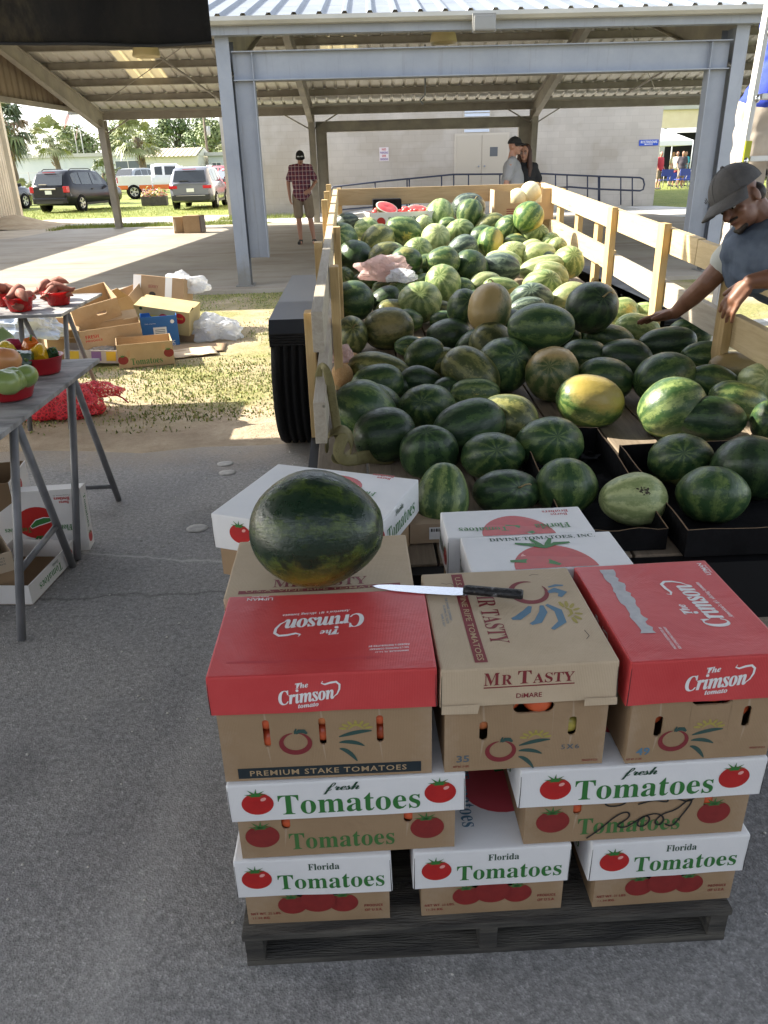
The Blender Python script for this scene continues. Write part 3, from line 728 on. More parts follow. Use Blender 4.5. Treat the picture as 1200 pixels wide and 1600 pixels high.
def pill(cx, cy, w_, h_, n=5):
    r = min(w_, h_)/2; P = []
    for (sx, sy, a0) in ((1, 1, 0), (-1, 1, 90), (-1, -1, 180), (1, -1, 270)):
        for i in range(n+1):
            a = R(a0+90*i/n); P.append((cx+sx*(w_/2-r)+r*math.cos(a), cy+sy*(h_/2-r)+r*math.sin(a)))
    return P
def faces(w_, d, h, x=0, y=0):
    return dict(front=Frame((0, -d/2, 0), (1, 0, 0), (0, 0, 1)), right=Frame((w_/2, 0, 0), (0, 1, 0), (0, 0, 1)),
                left=Frame((-w_/2, 0, 0), (0, -1, 0), (0, 0, 1)), top=Frame((0, 0, h), (1, 0, 0), (0, 1, 0)), back=Frame((0, d/2, 0), (-1, 0, 0), (0, 0, 1)))
def carton_body(th, w_, d, h, m, holes=(), prints=None, side_print=None, t=.004, side_holes=()):
    b = MB(); F = faces(w_, d, h)
    rect = lambda ww: [(-ww/2, 0), (ww/2, 0), (ww/2, h), (-ww/2, h)]
    b.prism(rect(w_), F['front'], t, m, [pill(*q) for q in holes])
    b.prism(rect(w_), F['back'], t, m)
    b.prism(rect(d-2*t-.0004), F['right'], t, m, [pill(*q) for q in side_holes]); b.prism(rect(d-2*t-.0004), F['left'], t, m)
    b.box(-w_/2+t, w_/2-t, -d/2+t, d/2-t, .001, .005, M_CIN)
    if prints: prints(b, F)
    return b.build('body', th)
def x0_seed(t): return round(t.location.x*37+t.location.z*11, 2)
def carton_lid(th, w_, d, z0, z1, m, prints=None, bev=.004, flap=None):
    """telescoping lid: a top and four skirts, soft folded edges"""
    b = MB(); vs = b.box(-w_/2, w_/2, -d/2, d/2, z0, z1, m)
    bot = [f for f in b.bm.faces if all(abs(v.co.z-z0) < 1e-6 for v in f.verts)]
    bmesh.ops.delete(b.bm, geom=bot, context='FACES_ONLY')
    es = [e for e in b.bm.edges if not e.is_boundary]
    bmesh.ops.bevel(b.bm, geom=es, offset=bev, segments=2, affect='EDGES', profile=.6)
    # board thickness along the open rim
    t = .004
    for (xa, xb, ya, yb) in ((-w_/2+.001, w_/2-.001, -d/2+.0012, -d/2+t), (-w_/2+.001, w_/2-.001, d/2-t, d/2-.0012), (-w_/2+.0012, -w_/2+t, -d/2+t, d/2-t), (w_/2-t, w_/2-.0012, -d/2+t, d/2-t)):
        b.box(xa, xb, ya, yb, z0+.0008, z1-.006, m if m is not M_CRED else M_KRAFT)
    if prints: prints(b, faces(w_, d, z1))
    if flap: flap(b)
    for u in (-w_/2+.0022, w_/2-.0022): b.flat(Frame((0, -d/2, 0), (1, 0, 0), (0, 0, 1)), [(u-.0009, z0+.001), (u+.0009, z0+.001), (u+.0004, z1-.012), (u-.0004, z1-.012)], P_BLACK, .0007)
    sd = V((x0_seed(th), 0, 0)); from mathutils import noise as mz
    def bow(p):
        u, q = max(-1, min(1, p.x/(w_/2))), max(-1, min(1, p.y/(d/2))); hz = (z1-p.z)/(z1-z0)
        top = p.z > z1-.003; sag = -.0045*(1-u*u)*(1-q*q) if top else 0
        n1 = mz.noise(p*6+sd); out = .0022*mz.noise(V((p.x*9, p.z*14, p.y*9))+sd)*hz + .0016*hz
        return V((out*(1 if p.x > 0 else -1) if abs(u) > .97 else 0, out*(1 if p.y > 0 else -1) if abs(q) > .97 else 0, sag+.0012*n1*(1 if top else hz)))
    b.warp(bow)
    return b.build('lid', th)
def tomatoes_in(spots, label_fn, th_loc, rz=0, mats=None):
    for i, (x, y, z, r) in enumerate(spots):
        b = MB(); b.ell((0, 0, 0), (r, r, r*.85), (mats or [M_TOM])[i % len(mats or [1])], seg=16, rings=10)
        p = Matrix.Rotation(rz, 3, 'Z') @ V((x, y, z)) + V(th_loc)
        tag(b.build('tomato', loc=p), label_fn[i], 'tomato', group='tomatoes packed in the cartons')

# ------------------------------------------------------------------ pallet and the stack of tomato cartons
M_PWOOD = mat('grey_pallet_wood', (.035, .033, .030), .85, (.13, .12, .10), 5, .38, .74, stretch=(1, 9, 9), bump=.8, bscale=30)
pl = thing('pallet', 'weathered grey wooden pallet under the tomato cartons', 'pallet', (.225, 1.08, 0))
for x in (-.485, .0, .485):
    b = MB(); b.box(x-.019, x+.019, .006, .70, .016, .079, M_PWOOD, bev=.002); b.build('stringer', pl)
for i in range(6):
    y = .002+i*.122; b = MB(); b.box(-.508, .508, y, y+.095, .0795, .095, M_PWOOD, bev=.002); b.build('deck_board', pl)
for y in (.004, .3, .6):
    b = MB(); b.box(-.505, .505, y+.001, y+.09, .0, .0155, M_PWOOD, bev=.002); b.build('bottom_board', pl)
Y0 = 1.10
def carton(name, label, x0, x1, d, z, body_w, zl0, zl1, mb, ml, bp=None, lp=None, holes=(), loc_y=None, rz=0, over=.008, dx=0, flap=None, cat='carton', group='tomato cartons stacked on the pallet', side_holes=()):
    cx = (x0+x1)/2; w_ = x1-x0
    th = thing(name, label, cat, (cx, (loc_y if loc_y is not None else Y0)+d/2, z), rz, group)
    bd = carton_body(th, body_w, d-2*over, zl1-z-.008, mb, holes, bp, side_holes=side_holes)
    if dx: bd.location.x = dx
    carton_lid(th, w_, d, zl0-z, zl1-z, ml, lp, flap=flap)
    return th
# --- bottom row
def bot_body(b, F):
    f = F['front']
    for dx, dy, r in ((-.052, .052, .030), (.052, .052, .030), (0, .062, .037)):
        tomprint(b, f, dx, dy, r, P_DRED, .0006+(.0012 if dx == 0 else 0), False, P_LGREEN)
    b.text(f, 'NET WT. 25 LBS.', 'sans', -.108, .030, .0065, P_DRED, w=.062); b.text(f, '11.34 KG.', 'sans', -.118, .0175, .0065, P_DRED, w=.036)
    b.text(f, 'PRODUCE', 'sans', .113, .041, .0068, P_DRED, w=.038); b.text(f, 'OF U.S.A.', 'sans', .113, .028, .0068, P_DRED, w=.036)
def flo_front(z0, z1, top=True):
    def pr(b, F):
        f = F['front']; c = (z0+z1)/2; hh = z1-z0
        tomprint(b, f, -.112, c, .030)
        b.text(f, 'Tomatoes', 'serif', .035, c-.012, .040, P_GREEN, w=.212)
        b.text(f, 'Florida', 'serif', .022, c+.027, .017, P_DGREEN, w=.062)
        for s_ in ('right', 'left'):
            g = F[s_]; tomprint(b, g, -.13, c, .030); b.text(g, 'Tomatoes', 'serif', .03, c-.012, .040, P_GREEN, w=.21); b.text(g, 'Florida', 'serif', .02, c+.027, .017, P_DGREEN, w=.062)
        if top:
            g = F['top']; b.oval(g, .045, -.03, .085, .075, P_PINK)
            b.text(g, 'Tomatoes', 'serif', -.035, -.06, .035, P_BLUE, w=.16, rot=R(-90), k=.0016); b.stroke(g, [(.04, .02), (.07, .03), (.10, .0), (.13, -.03)], .03, P_GREEN, .0012); b.stroke(g, [(.05, .03), (.10, .05), (.14, .03)], .02, P_GREEN, .0014)
    return pr
bl = ['bottom left', 'bottom middle', 'bottom right']
for i, (a, c) in enumerate(((-.281, .029), (.071, .386), (.424, .745))):
    lb = ['white lidded Florida Tomatoes carton at the left corner of the pallet', 'white lidded Florida Tomatoes carton between the two others on the pallet boards', 'white lidded Florida Tomatoes carton at the right corner of the pallet'][i]
    th = carton('tomato_carton', lb, a, c, .40, .0955, .292, .186, .283, M_KRAFT, M_CWHITE, bot_body, flo_front(.186-.0955, .283-.0955), holes=[(0, .082, .095, .026)], rz=R([-.6, .3, .8][i]), dx=.004)
    tomatoes_in([(-.03, -.168, .092, .026), (.024, -.166, .09, .027)], ['red tomato in the handle slot of the %s carton, %s one' % (bl[i], q) for q in ('left', 'right')], th.location)
# --- middle row
def mid_body(b, F):
    f = F['front']
    tomprint(b, f, -.165, .056, .033, P_DRED, hi=False, leaf=P_LGREEN); tomprint(b, f, .155, .056, .033, P_DRED, hi=False, leaf=P_LGREEN)
    b.text(f, 'Tomatoes', 'serif', -.012, .038, .042, P_LGREEN, w=.205)
def chaikin(p, n=3):
    for _ in range(n): p = [p[0]]+[q for a, c in zip(p, p[1:]) for q in ((a[0]*.75+c[0]*.25, a[1]*.75+c[1]*.25), (a[0]*.25+c[0]*.75, a[1]*.25+c[1]*.75))]+[p[-1]]
    return p
def mid_body2(b, F):
    mid_body(b, F); f = F['front']
    for pts in ([(-.095, .008), (-.07, .03), (-.04, .066), (-.018, .074), (-.012, .058), (-.04, .036), (-.02, .03), (.0, .046), (.018, .062), (.03, .05), (.018, .03), (.002, .034), (.008, .056), (.04, .066), (.058, .05), (.05, .03), (.036, .04), (.05, .062), (.078, .07), (.10, .098), (.108, .09), (.088, .05), (.075, .026), (.06, .034)], [(-.07, .105), (-.06, .088), (-.03, .09), (-.02, .105)], [(0, .09), (.03, .1), (.06, .09), (.055, .105)], [(.075, .1), (.10, .088), (.115, .105)]):
        b.stroke(f, chaikin(pts), .0036, P_BLACK, .002, False)
def fresh_lid(z0, z1):
    def pr(b, F):
        f = F['front']; c = (z0+z1)/2
        tomprint(b, f, -.168, c-.002, .030); tomprint(b, f, .176, c+.002, .030)
        b.text(f, 'Tomatoes', 'serif', .004, c-.009, .047, P_GREEN, w=.268, offset=0)
        b.text(f, 'fresh', 'script', -.010, c+.026, .027, P_DGREEN, w=.068, space=.8, k=.001); b.text(f, 'fresh', 'script', -.0094, c+.0263, .027, P_DGREEN, w=.068, space=.8, k=.0012)
        for s_ in ('right', 'left'):
            g = F[s_]; b.text(g, 'Tomatoes', 'serif', 0, c-.006, .04, P_GREEN, w=.2, offset=0)
        b.oval(F['top'], 0, 0, .09, .08, P_PINK)
    return pr
ml_ = ['white lidded fresh Tomatoes carton stacked under the left red carton', 'white lidded fresh Tomatoes carton with black scribble stacked under the right red carton']
for i, (a, c, bw, dx) in enumerate(((-.276, .170, .418, -.003), (.273, .746, .440, -.0))):
    th = carton('tomato_carton', ml_[i], a, c, .34, .2855, bw, .392, .480, M_KRAFT, M_CWHITE, (mid_body, mid_body2)[i], fresh_lid(.392-.2855, .480-.2855), holes=[(-.118, .095, .017, .05), (.118 if i == 0 else .14, .095, .017, .05)], rz=R((.4, .5)[i]), dx=dx)
    tomatoes_in([(-.116, -.138, .08, .023), (.12 if i == 0 else .142, -.138, .085, .023)], ['red tomato behind the %s slot of the middle %s carton' % (q, ('left', 'right')[i]) for q in ('left', 'right')], th.location)
# --- top row
def band_body(b, F):
    f = F['front']; swirl(b, f, -.056, .085, .026, dx=.044)
    b.flat(f, [(-.167, .006), (.172, .006), (.172, .030), (-.167, .030)], P_NAVY)
    b.text(f, 'PREMIUM STAKE TOMATOES', '', .0, .018, .0125, P_TAN, w=.29, k=.0012, offset=.012, space=1.15)
def red_lid1(z0, z1):
    def pr(b, F):
        f = F['front']; c = (z0+z1)/2; crimson(b, f, -.03, c-.004, .032, P_WHITE)
        g = F['top']; crimson(b, g, .0, .03, .050, P_WHITE, R(180), False, True)
        b.text(g, 'LIPMAN', '', -.135, .122, .010, P_WHITE, w=.052, rot=R(180), offset=.012); b.text(g, 'family farms', 'ital', -.135, .132, .006, P_WHITE, w=.036, rot=R(180))
        b.text(g, 'PACKED & DISTRIBUTED BY', 'sans', .12, -.058, .0055, P_WHITE, w=.075, rot=R(180)); b.text(g, "SIX L'S PACKING COMPANY", 'sans', .12, -.068, .0055, P_WHITE, w=.072, rot=R(180)); b.text(g, 'IMMOKALEE, FL 34143', 'sans', .125, -.078, .0055, P_WHITE, w=.06, rot=R(180))
        for yy, q in ((-.092, .4), (-.096, .3)): b.stroke(g, [(-.17+i*.034, yy+.0015*math.sin(i*2.1)) for i in range(9)], .0016, P_PINK, .0004, False)
    return pr
ZT = .4825
th = carton('red_carton', 'red lidded Crimson tomato carton with PREMIUM STAKE TOMATOES band on the left', -.283, .118, .275, ZT, .384, .642, .722, M_KRAFT, M_CRED, band_body, red_lid1(.642-ZT, .722-ZT), holes=[(-.107, .108, .0125, .062), (-.006, .108, .0125, .062), (.098, .108, .0125, .062)], rz=R(-.4), over=.006)
tomatoes_in([(-.107, -.105, .125, .024), (-.104, -.105, .085, .024), (-.005, -.105, .13, .024), (-.008, -.105, .092, .023), (.098, -.105, .125, .025), (.1, -.1, .085, .024)], ['red tomato in the %s slot of the left red carton, %s of two' % (a, q) for a in ('left', 'middle', 'right') for q in ('upper', 'lower')], th.location, mats=[M_TOM, M_TOM, M_TOMO, M_TOM])
def tasty_body(b, F):
    f = F['front']; swirl(b, f, -.045, .045, .025)
    b.text(f, '35', 'sans', -.115, .030, .016, P_STAMP, w=.024, offset=.02); b.text(f, '5X6', 'sans', .085, .045, .011, P_STAMP, w=.034, space=1.2); b.text(f, 'PRODUCE OF U.S.A.', 'sans', .125, .010, .0045, P_DRED, w=.03); b.text(f, 'NET WT. 25 LBS.', 'sans', -.118, .012, .0045, P_DRED, w=.03)
def tasty_lid(z0, z1):
    def pr(b, F):
        f = F['front']; c = (z0+z1)/2
        b.text(f, 'M', 'serif', -.068, c+.016, .026, P_MAR, w=.028); b.text(f, 'R', 'serif', -.041, c+.0135, .021, P_MAR, w=.019)
        b.text(f, 'T', 'serif', -.010, c+.017, .027, P_MAR, w=.024); b.text(f, 'ASTY', 'serif', .042, c+.0135, .021, P_MAR, w=.074)
        b.flat(f, [(-.082, c-.003), (.080, c-.003), (.080, c-.0005), (-.082, c-.0005)], P_MAR)
        b.text(f, 'DiMARE', '', .0, c-.022, .010, P_MAR, w=.046, offset=.012)
        g = F['top']
        b.flat(g, [(-.095, -.155), (-.072, -.155), (-.072, .163), (-.095, .163)], P_MAR); b.text(g, 'U.S.A. VINE RIPE TOMATOES', '', -.0835, .0, .012, P_TAN, w=.30, rot=R(-90), k=.0012, offset=.012)
        b.text(g, 'MR TASTY', 'serif', -.038, .0, .036, P_MAR, w=.19, rot=R(-90))
        swirl(b, g, .045, .085, .038, sw=P_BLUE) if False else None
        pts = [(.055+.036*math.cos(a), .082+.040*math.sin(a)) for a in [R(70+i*11) for i in range(30)]]; b.stroke(g, pts, .014, P_MAR)
        b.stroke(g, [(.092, .075), (.108, .082), (.122, .07), (.112, .055)], .02, P_BLUE); b.stroke(g, [(.098, .095), (.115, .10), (.13, .098)], .009, P_BLUE)
        for pts in ([(.045, .028), (.035, .01), (.012, -.012), (.0, -.014)], [(.068, .028), (.066, .005), (.048, -.028), (.032, -.036)], [(.078, .03), (.095, .005), (.093, -.035), (.068, -.058)]): b.stroke(g, pts, .017, P_BLUE)
        for i in range(7):
            a = R(-75+i*30); b.stroke(g, [(.112+.014*math.cos(a)*t, -.004+.022*math.sin(a)*t) for t in (.9, 1.4, 1.9)], .008, P_OLIVE)
        b.stroke(g, [(.112, .014), (.119, .003), (.118, -.01), (.108, -.019)], .007, P_OLIVE)
        for i, t in enumerate(('THE DIMARE COMPANY', 'RUSKIN, FL 33575', 'TAMPA, FL 33619')): b.text(g, t, '', -.118-.008*i, .03-.02*i, .005, P_BLUE, w=.085-.02*i, rot=R(-90))
        for pts in ([(-.12, .13), (-.11, .125), (-.10, .128), (-.095, .118)], [(.125, -.07), (.128, -.09), (.12, -.1)], [(.07, .145), (.078, .15), (.09, .146)]): b.stroke(g, pts, .0012, P_BLACK, .0008, False)
    return pr
def tasty_flap(b):
    z = .638-ZT
    b.flat(Frame((0, -.1725, 0), (1, 0, 0), (0, 0, 1)), [(-.155, z-.012), (-.092, z-.014), (-.088, z+.006), (-.155, z+.006)], M_KRAFTL, .0035)
    b.flat(Frame((0, -.1725, 0), (1, 0, 0), (0, 0, 1)), [(.10, z-.010), (.156, z-.010), (.156, z+.006), (.10, z+.006)], M_KRAFTL, .0035)
th = carton('tan_carton', 'tan MR TASTY carton carrying the knife, between the two red cartons', .121, .437, .345, ZT, .298, .638, .718, M_KRAFT, M_KRAFTL, tasty_body, tasty_lid(.638-ZT, .718-ZT), holes=[(.012, .140, .075, .026), (-.078, .092, .0155, .044), (.086, .092, .0155, .044)], rz=R(.8), over=.006, flap=tasty_flap)
tomatoes_in([(.026, -.138, .14, .03), (-.03, -.13, .138, .028), (-.076, -.138, .1, .024), (.086, -.138, .085, .024)], ['big red tomato in the handle slot of the MR TASTY carton', 'darker tomato at the left of the handle slot of the MR TASTY carton', 'orange tomato in the left slot of the MR TASTY carton', 'yellowish tomato in the right slot of the MR TASTY carton'], th.location, mats=[M_TOM, M_TOM, M_TOMO, mat('tomato_yellow', (.45, .38, .08), .3)])
def r3_body(b, F):
    f = F['front']; swirl(b, f, -.05, .050, .025); b.text(f, '49', 'sans', -.105, .027, .018, P_BLUE, w=.026, offset=.02); b.text(f, 'NET WT. 25 LBS.', 'sans', -.12, .010, .0045, P_DRED, w=.03); b.text(f, 'PRODUCE OF U.S.A.', 'sans', .115, .02, .0045, P_DRED, w=.03)
def red_lid3(z0, z1):
    def pr(b, F):
        f = F['front']; c = (z0+z1)/2; crimson(b, f, .012, c-.002, .036, P_WHITE)
        g = F['top']; crimson(b, g, .055, .0, .052, P_WHITE, R(90), False, True)
        b.text(g, 'LIPMAN', '', .125, .138, .010, P_WHITE, w=.05, rot=R(90), offset=.012); b.text(g, 'family farms', 'ital', .134, .138, .006, P_WHITE, w=.034, rot=R(90))
        rr = random.Random(4); n = 26
        L = [(-.093+.0035*rr.uniform(-1, 1)-.0009*i*0, .158-.0098*i) for i in range(n)]; Rr = [(-.066+.006*rr.uniform(-1, 1), .158-.0098*i) for i in range(n)]
        for i in range(n-1): b.flat(g, [L[i+1], Rr[i+1], Rr[i], L[i]], P_GREY)
        for i, t in enumerate(('PACKED & DISTRIBUTED BY', "SIX L'S PACKING COMPANY", 'IMMOKALEE, FL 34143')): b.text(g, t, 'sans', -.115-.009*i if False else -.055+.009*i*-1, -.125, .0052, P_WHITE, w=.07, rot=R(90)) if False else None
        for i, t in enumerate(('PACKED & DISTRIBUTED BY', "SIX L'S PACKING COMPANY")): b.text(g, t, 'sans', -.052+.009*i, -.105, .0052, P_WHITE, w=.075, rot=R(90))
        crimson(b, F['left'], 0, c, .032, P_WHITE)
    return pr
th = carton('red_carton', 'red lidded Crimson tomato carton with grey scraped stripe on top, on the right', .455, .745, .355, ZT, .272, .624, .716, M_KRAFT, M_CRED, r3_body, red_lid3(.624-ZT, .716-ZT), holes=[(.012, .138, .075, .024), (-.082, .083, .0155, .048), (.082, .095, .0155, .048)], rz=R(1.0), over=.006, dx=.006)
tomatoes_in([(.03, -.138, .138, .028), (-.078, -.138, .09, .024), (.084, -.138, .1, .024)], ['red tomato in the handle slot of the right red carton', 'red tomato in the left slot of the right red carton', 'red tomato in the right slot of the right red carton'], th.location)
# --- second rank behind
def tasty_back(b, F):
    g = F['top']; f = F['front']
    b.flat(g, [(-.17, -.118), (.17, -.112), (.17, -.098), (-.17, -.104)], P_MAR); b.text(g, 'U.S.A. VINE RIPE TOMATOES', '', 0, -.108, .009, P_TAN, w=.31, k=.0012, offset=.01); b.text(g, 'MR TASTY', 'serif', 0, -.075, .036, P_MAR, w=.2)
thb = carton('tan_carton', 'tan MR TASTY carton under the big watermelon, behind the left red carton', -.297, .100, .268, ZT, .384, .632, .712, M_KRAFT, M_KRAFTL, None, tasty_back, loc_y=1.385, rz=R(.3))
def florida_top(b, g, flip, w_, d, divine=True, oy=0):
    rot = R(180) if flip else 0; q = -1 if flip else 1
    T_ = lambda a, c: (q*a, q*c+oy)
    b.oval(g, *T_(-.0, .0), .088, .072, P_RED, .0006)
    b.stroke(g, [T_(.03, .02), T_(.0, .0), T_(-.03, -.008), T_(-.075, -.012)][::-1], .034, P_WHITE, .0009); b.stroke(g, [T_(.028, .018), T_(.0, .0), T_(-.03, -.008), T_(-.07, -.012)][::-1], .026, P_GREEN, .0012)
    b.text(g, 'Florida', 'serif', *T_(-.10, .030), .028, P_GREEN, w=.085, rot=rot, k=.0018); b.text(g, 'Tomatoes', 'serif', *T_(.085, .030), .024, P_GREEN, w=.11, rot=rot, k=.0018)
    if divine: b.text(g, 'DIVINE TOMATOES, INC.', 'serif', *T_(0, .118 if d > .3 else .1), .017, P_DGREEN, w=.26, rot=rot)
    for a in (-.35, .0, .35): b.stroke(g, [T_(.02*a, .060), T_(a*.05, .078), T_(a*.12, .092)], .012, P_GREEN, .0016)
    b.text(g, 'Burns', 'serif', *T_(-.125, -.085), .013, P_RED, w=.042, rot=rot, offset=.02); b.text(g, 'Brothers', 'serif', *T_(-.118, -.102), .015, P_RED, w=.066, rot=rot, offset=.02); b.text(g, 'Packing House, FL', '', *T_(-.118, -.117), .006, P_DGREEN, w=.07, rot=rot)
def bigw(b, F):
    g = F['top']; florida_top(b, g, True, .44, .38, oy=.085)
    c = .185-.05
    for s_, o in (('front', -.0), ('right', 0)):
        f = F[s_]; tomprint(b, f, -.125 if s_ == 'right' else -.14, c, .031); b.text(f, 'Tomatoes', 'serif', .035, c-.012, .042, P_GREEN, w=.22); b.text(f, 'Florida', 'serif', .022, c+.027, .017, P_DGREEN, w=.062)
def bigw_body(b, F): tomprint(b, F['right'], -.06, .045, .034, P_DRED, hi=False, leaf=P_LGREEN)
cx, cy = -.118, 1.925
thw = thing('tomato_carton', 'large white lidded Florida Tomatoes carton turned askew behind the big watermelon', 'carton', (cx, cy, .525), R(-22.5), 'tomato cartons behind the front stack')
carton_body(thw, .425, .36, .175, M_KRAFT, (), bigw_body); carton_lid(thw, .445, .380, .085, .182, M_CWHITE, bigw)
def whitelid(flip):
    def pr(b, F):
        florida_top(b, F['top'], flip, .33, .3)
        for s_ in ('left', 'front'):
            f = F[s_]; tomprint(b, f, .12 if s_ == 'left' else -.12, .175, .026); b.text(f, 'Tomatoes', 'serif', -.02, .165, .036, P_DGREEN, w=.19)
    return pr
def far_white(b, F):
    g = F['top']; P = [(-.005+.088*math.cos(a), -.0735+.112*math.sin(a)) for a in [PI*i/24 for i in range(25)]]; b.flat(g, P, P_RED)
    b.stroke(g, [(-.025, -.005), (-.01, -.02), (.015, -.045), (.03, -.068)], .04, P_WHITE, .0009); b.stroke(g, [(-.025, -.005), (-.01, -.02), (.015, -.045), (.03, -.068)], .03, P_GREEN, .0012)
    b.text(g, 'Florida', 'serif', .085, -.030, .030, P_GREEN, w=.085, rot=R(180), k=.0018); b.text(g, 'Tomatoes', 'serif', -.085, -.034, .026, P_GREEN, w=.12, rot=R(180), k=.0018)
    b.text(g, 'Burns', 'serif', .118, .035, .013, P_RED, w=.042, rot=R(180)); b.text(g, 'Brothers', 'serif', .112, .052, .014, P_RED, w=.066, rot=R(180))
    f = F['left']; tomprint(b, f, .045, .165, .026); b.text(f, 'Tomatoes', 'serif', -.022, .165, .034, P_DGREEN, w=.09)
def near_white(b, F):
    g = F['top']; b.text(g, 'DIVINE TOMATOES, INC.', 'serif', .012, .066, .017, P_DGREEN, w=.25)
    P = [(.01+.092*math.cos(a), -.083+.115*math.sin(a)) for a in [PI*i/24 for i in range(25)]]; b.flat(g, P, P_RED); b.oval(g, -.035, -.01, .022, .012, P_HI, .0009, rot=.4)
    for a, c in ((-.065, .045), (-.025, .062), (.022, .062), (.062, .038)): b.stroke(g, [(.008, .018), (.008+a*.45, .036), (.008+a, c)], .014, P_GREEN, .0014)
    b.stroke(g, [(-.085, -.040), (-.04, -.043), (.0, -.05), (.02, -.07)], .024, P_GREEN, .0014)
    f = F['left']; tomprint(b, f, .05, .175, .026); b.text(f, 'Tomatoes', 'serif', -.035, .165, .03, P_DGREEN, w=.08)
carton('tomato_carton', 'white Florida Tomatoes carton set upside down, farther of the pair behind the knife', .197, .553, .150, ZT, .336, .61, .709, M_KRAFT, M_CWHITE, None, far_white, loc_y=1.632, rz=R(.6), group='tomato cartons behind the front stack')
carton('tomato_carton', 'white DIVINE TOMATOES carton wedged right behind the tan knife carton', .228, .586, .170, ZT, .338, .61, .712, M_KRAFT, M_CWHITE, None, near_white, loc_y=1.456, rz=R(.8), group='tomato cartons behind the front stack')
# lower cartons of the second rank, seen only in the gaps
for i, (x0, x1, y, z, zt, lab) in enumerate(((-.27, .14, 1.46, .0955, .28, 'plain kraft carton under the tan carton that carries the big watermelon'), (.2, .6, 1.53, .0955, .28, 'plain kraft carton low behind the middle bottom carton'), (-.27, .14, 1.46, .285, .478, 'plain kraft carton stacked directly below the watermelon carton'), (.2, .6, 1.53, .285, .478, 'plain kraft carton stacked below the two white cartons behind the knife'))):
    th = thing('kraft_carton', lab, 'carton', ((x0+x1)/2, y+.12, z), 0, 'plain cartons inside the stack')
    carton_body(th, x1-x0, .24, zt-z-.001, M_KRAFT)
    b = MB(); b.box(-(x1-x0)/2+.005, (x1-x0)/2-.005, -.113, .113, zt-z-.007, zt-z-.003, M_KRAFT); b.build('lid', th)
# --- knife
kn = thing('kitchen_knife', 'long kitchen knife with worn black handle lying across the tan cartons', 'knife', (0, 0, 0))
ktip, kb, kh = V((.012, 1.387, .7235)), V((.205, 1.350, .7235)), V((.312, 1.322, .7235))
M_BLADE = mat('blade_steel', (.70, .72, .76), .22, metal=.9, bump=.03, bscale=200)
dv = (kb-ktip).normalized(); nv = V((-dv.y, dv.x, 0)); b = MB()
prof = [(0, .004), (.012, .010), (.035, .013), (.10, .0145), (.19, .0155), (.199, .0150), (.199, -.012), (.17, -.0165), (.10, -.0155), (.045, -.011), (.012, -.0035)]
top = [ktip+dv*a+nv*c+V((0, 0, .0012)) for a, c in prof]; bot = [p-V((0, 0, .0012)) for p in top]
b.face(top, M_BLADE); b.face(bot[::-1], M_BLADE)
for i in range(len(top)): j = (i+1) % len(top); b.face([bot[i], bot[j], top[j], top[i]], M_BLADE)
b.build('blade', kn)
M_HANDLE = mat('worn_black_handle', (.012, .012, .013), .45, (.22, .22, .22), 45, .58, .72, bump=.5, bscale=90)
dh = (kh-kb).normalized(); b = MB()
b.tube([kb+dh*a+V((0, 0, .003)) for a in (-.008, 0, .02, .05, .085, .108, .112)], [.010, .0125, .0125, .0122, .0125, .0128, .010], M_HANDLE, 12)
for v in b.bm.verts: v.co.z = .7235+.006+(v.co.z-.7265)*.75
b.build('handle', kn)
# ------------------------------------------------------------------ trailer
def zb(Y): return .52 + .055*(Y-1.87)
def m_wood(name, a, b_, grain=(1, 1, 1), rough=.75, knots=True):
    N = NT(name); v = N.coord('Object', grain)
    c = N.ramp(N.noise(v, 6, 8, .68, .8), [(.3, a), (.68, b_)])
    if knots:
        vo = N.n('ShaderNodeTexVoronoi'); vo.inputs['Scale'].default_value = 2.1; N.l(v, vo.inputs['Vector'])
        c = N.mix(N.ramp(vo.outputs['Distance'], [(.05, (1, 1, 1)), (.13, (0, 0, 0))]), c, tuple(x*.45 for x in a))
    N.col(c); N.set(Roughness=rough); N.bump(N.noise(v, 20, 6, .7), .25, .004); return N.m
M_RAILW = m_wood('new_timber', (.42, .31, .16), (.56, .44, .25), (9, .8, 9)); M_RAILX = m_wood('cross_timber', (.30, .21, .11), (.42, .31, .17), (.8, 9, 9)); M_POST = m_wood('post_timber', (.40, .27, .11), (.52, .37, .18), (9, 9, .8))
M_OLDW = m_wood('grey_timber', (.30, .26, .20), (.44, .39, .31), (9, .8, 9)); M_BED = m_wood('bed_plank', (.15, .115, .08), (.25, .20, .145), (7, .6, 7)); M_BLKS = mat('black_steel', (.006, .006, .007), .6, spec=.25)
def m_diamond():
    N = NT('diamond_plate'); v = N.coord('Object', (1, 1, 1), (0, 0, R(45)))
    br = N.n('ShaderNodeTexBrick'); N.l(v, br.inputs[0]); br.inputs['Scale'].default_value = 16; br.inputs['Mortar Size'].default_value = .22; br.offset = .5
    br.inputs['Color1'].default_value = (1, 1, 1, 1); br.inputs['Color2'].default_value = (1, 1, 1, 1); br.inputs['Mortar'].default_value = (0, 0, 0, 1)
    N.col(N.mix(br.outputs[0], (.025, .029, .037), (.075, .085, .105))); N.set(Roughness=.38, Metallic=.35); N.bump(br.outputs[0], .9, .01); return N.m
M_DIA = m_diamond()
tr = thing('flatbed_trailer', 'wooden railed flatbed trailer loaded with watermelons', 'trailer', (0, 0, 0))
def Tp(x, y, h): return V((x, y, zb(y)+h))
YB0, YB1, XL, XR = 1.86, 7.05, -.125, 1.62
n = 10
for i in range(n):
    xa = XL-.03+(XR+.06-XL)*i/n; xb = XL-.03+(XR+.06-XL)*(i+1)/n-.008
    b = MB(); b.bar(Tp((xa+xb)/2, YB0, -.02), Tp((xa+xb)/2, YB1, -.02), xb-xa, .038, M_BED, bev=.003); b.build('bed_plank', tr)
b = MB()
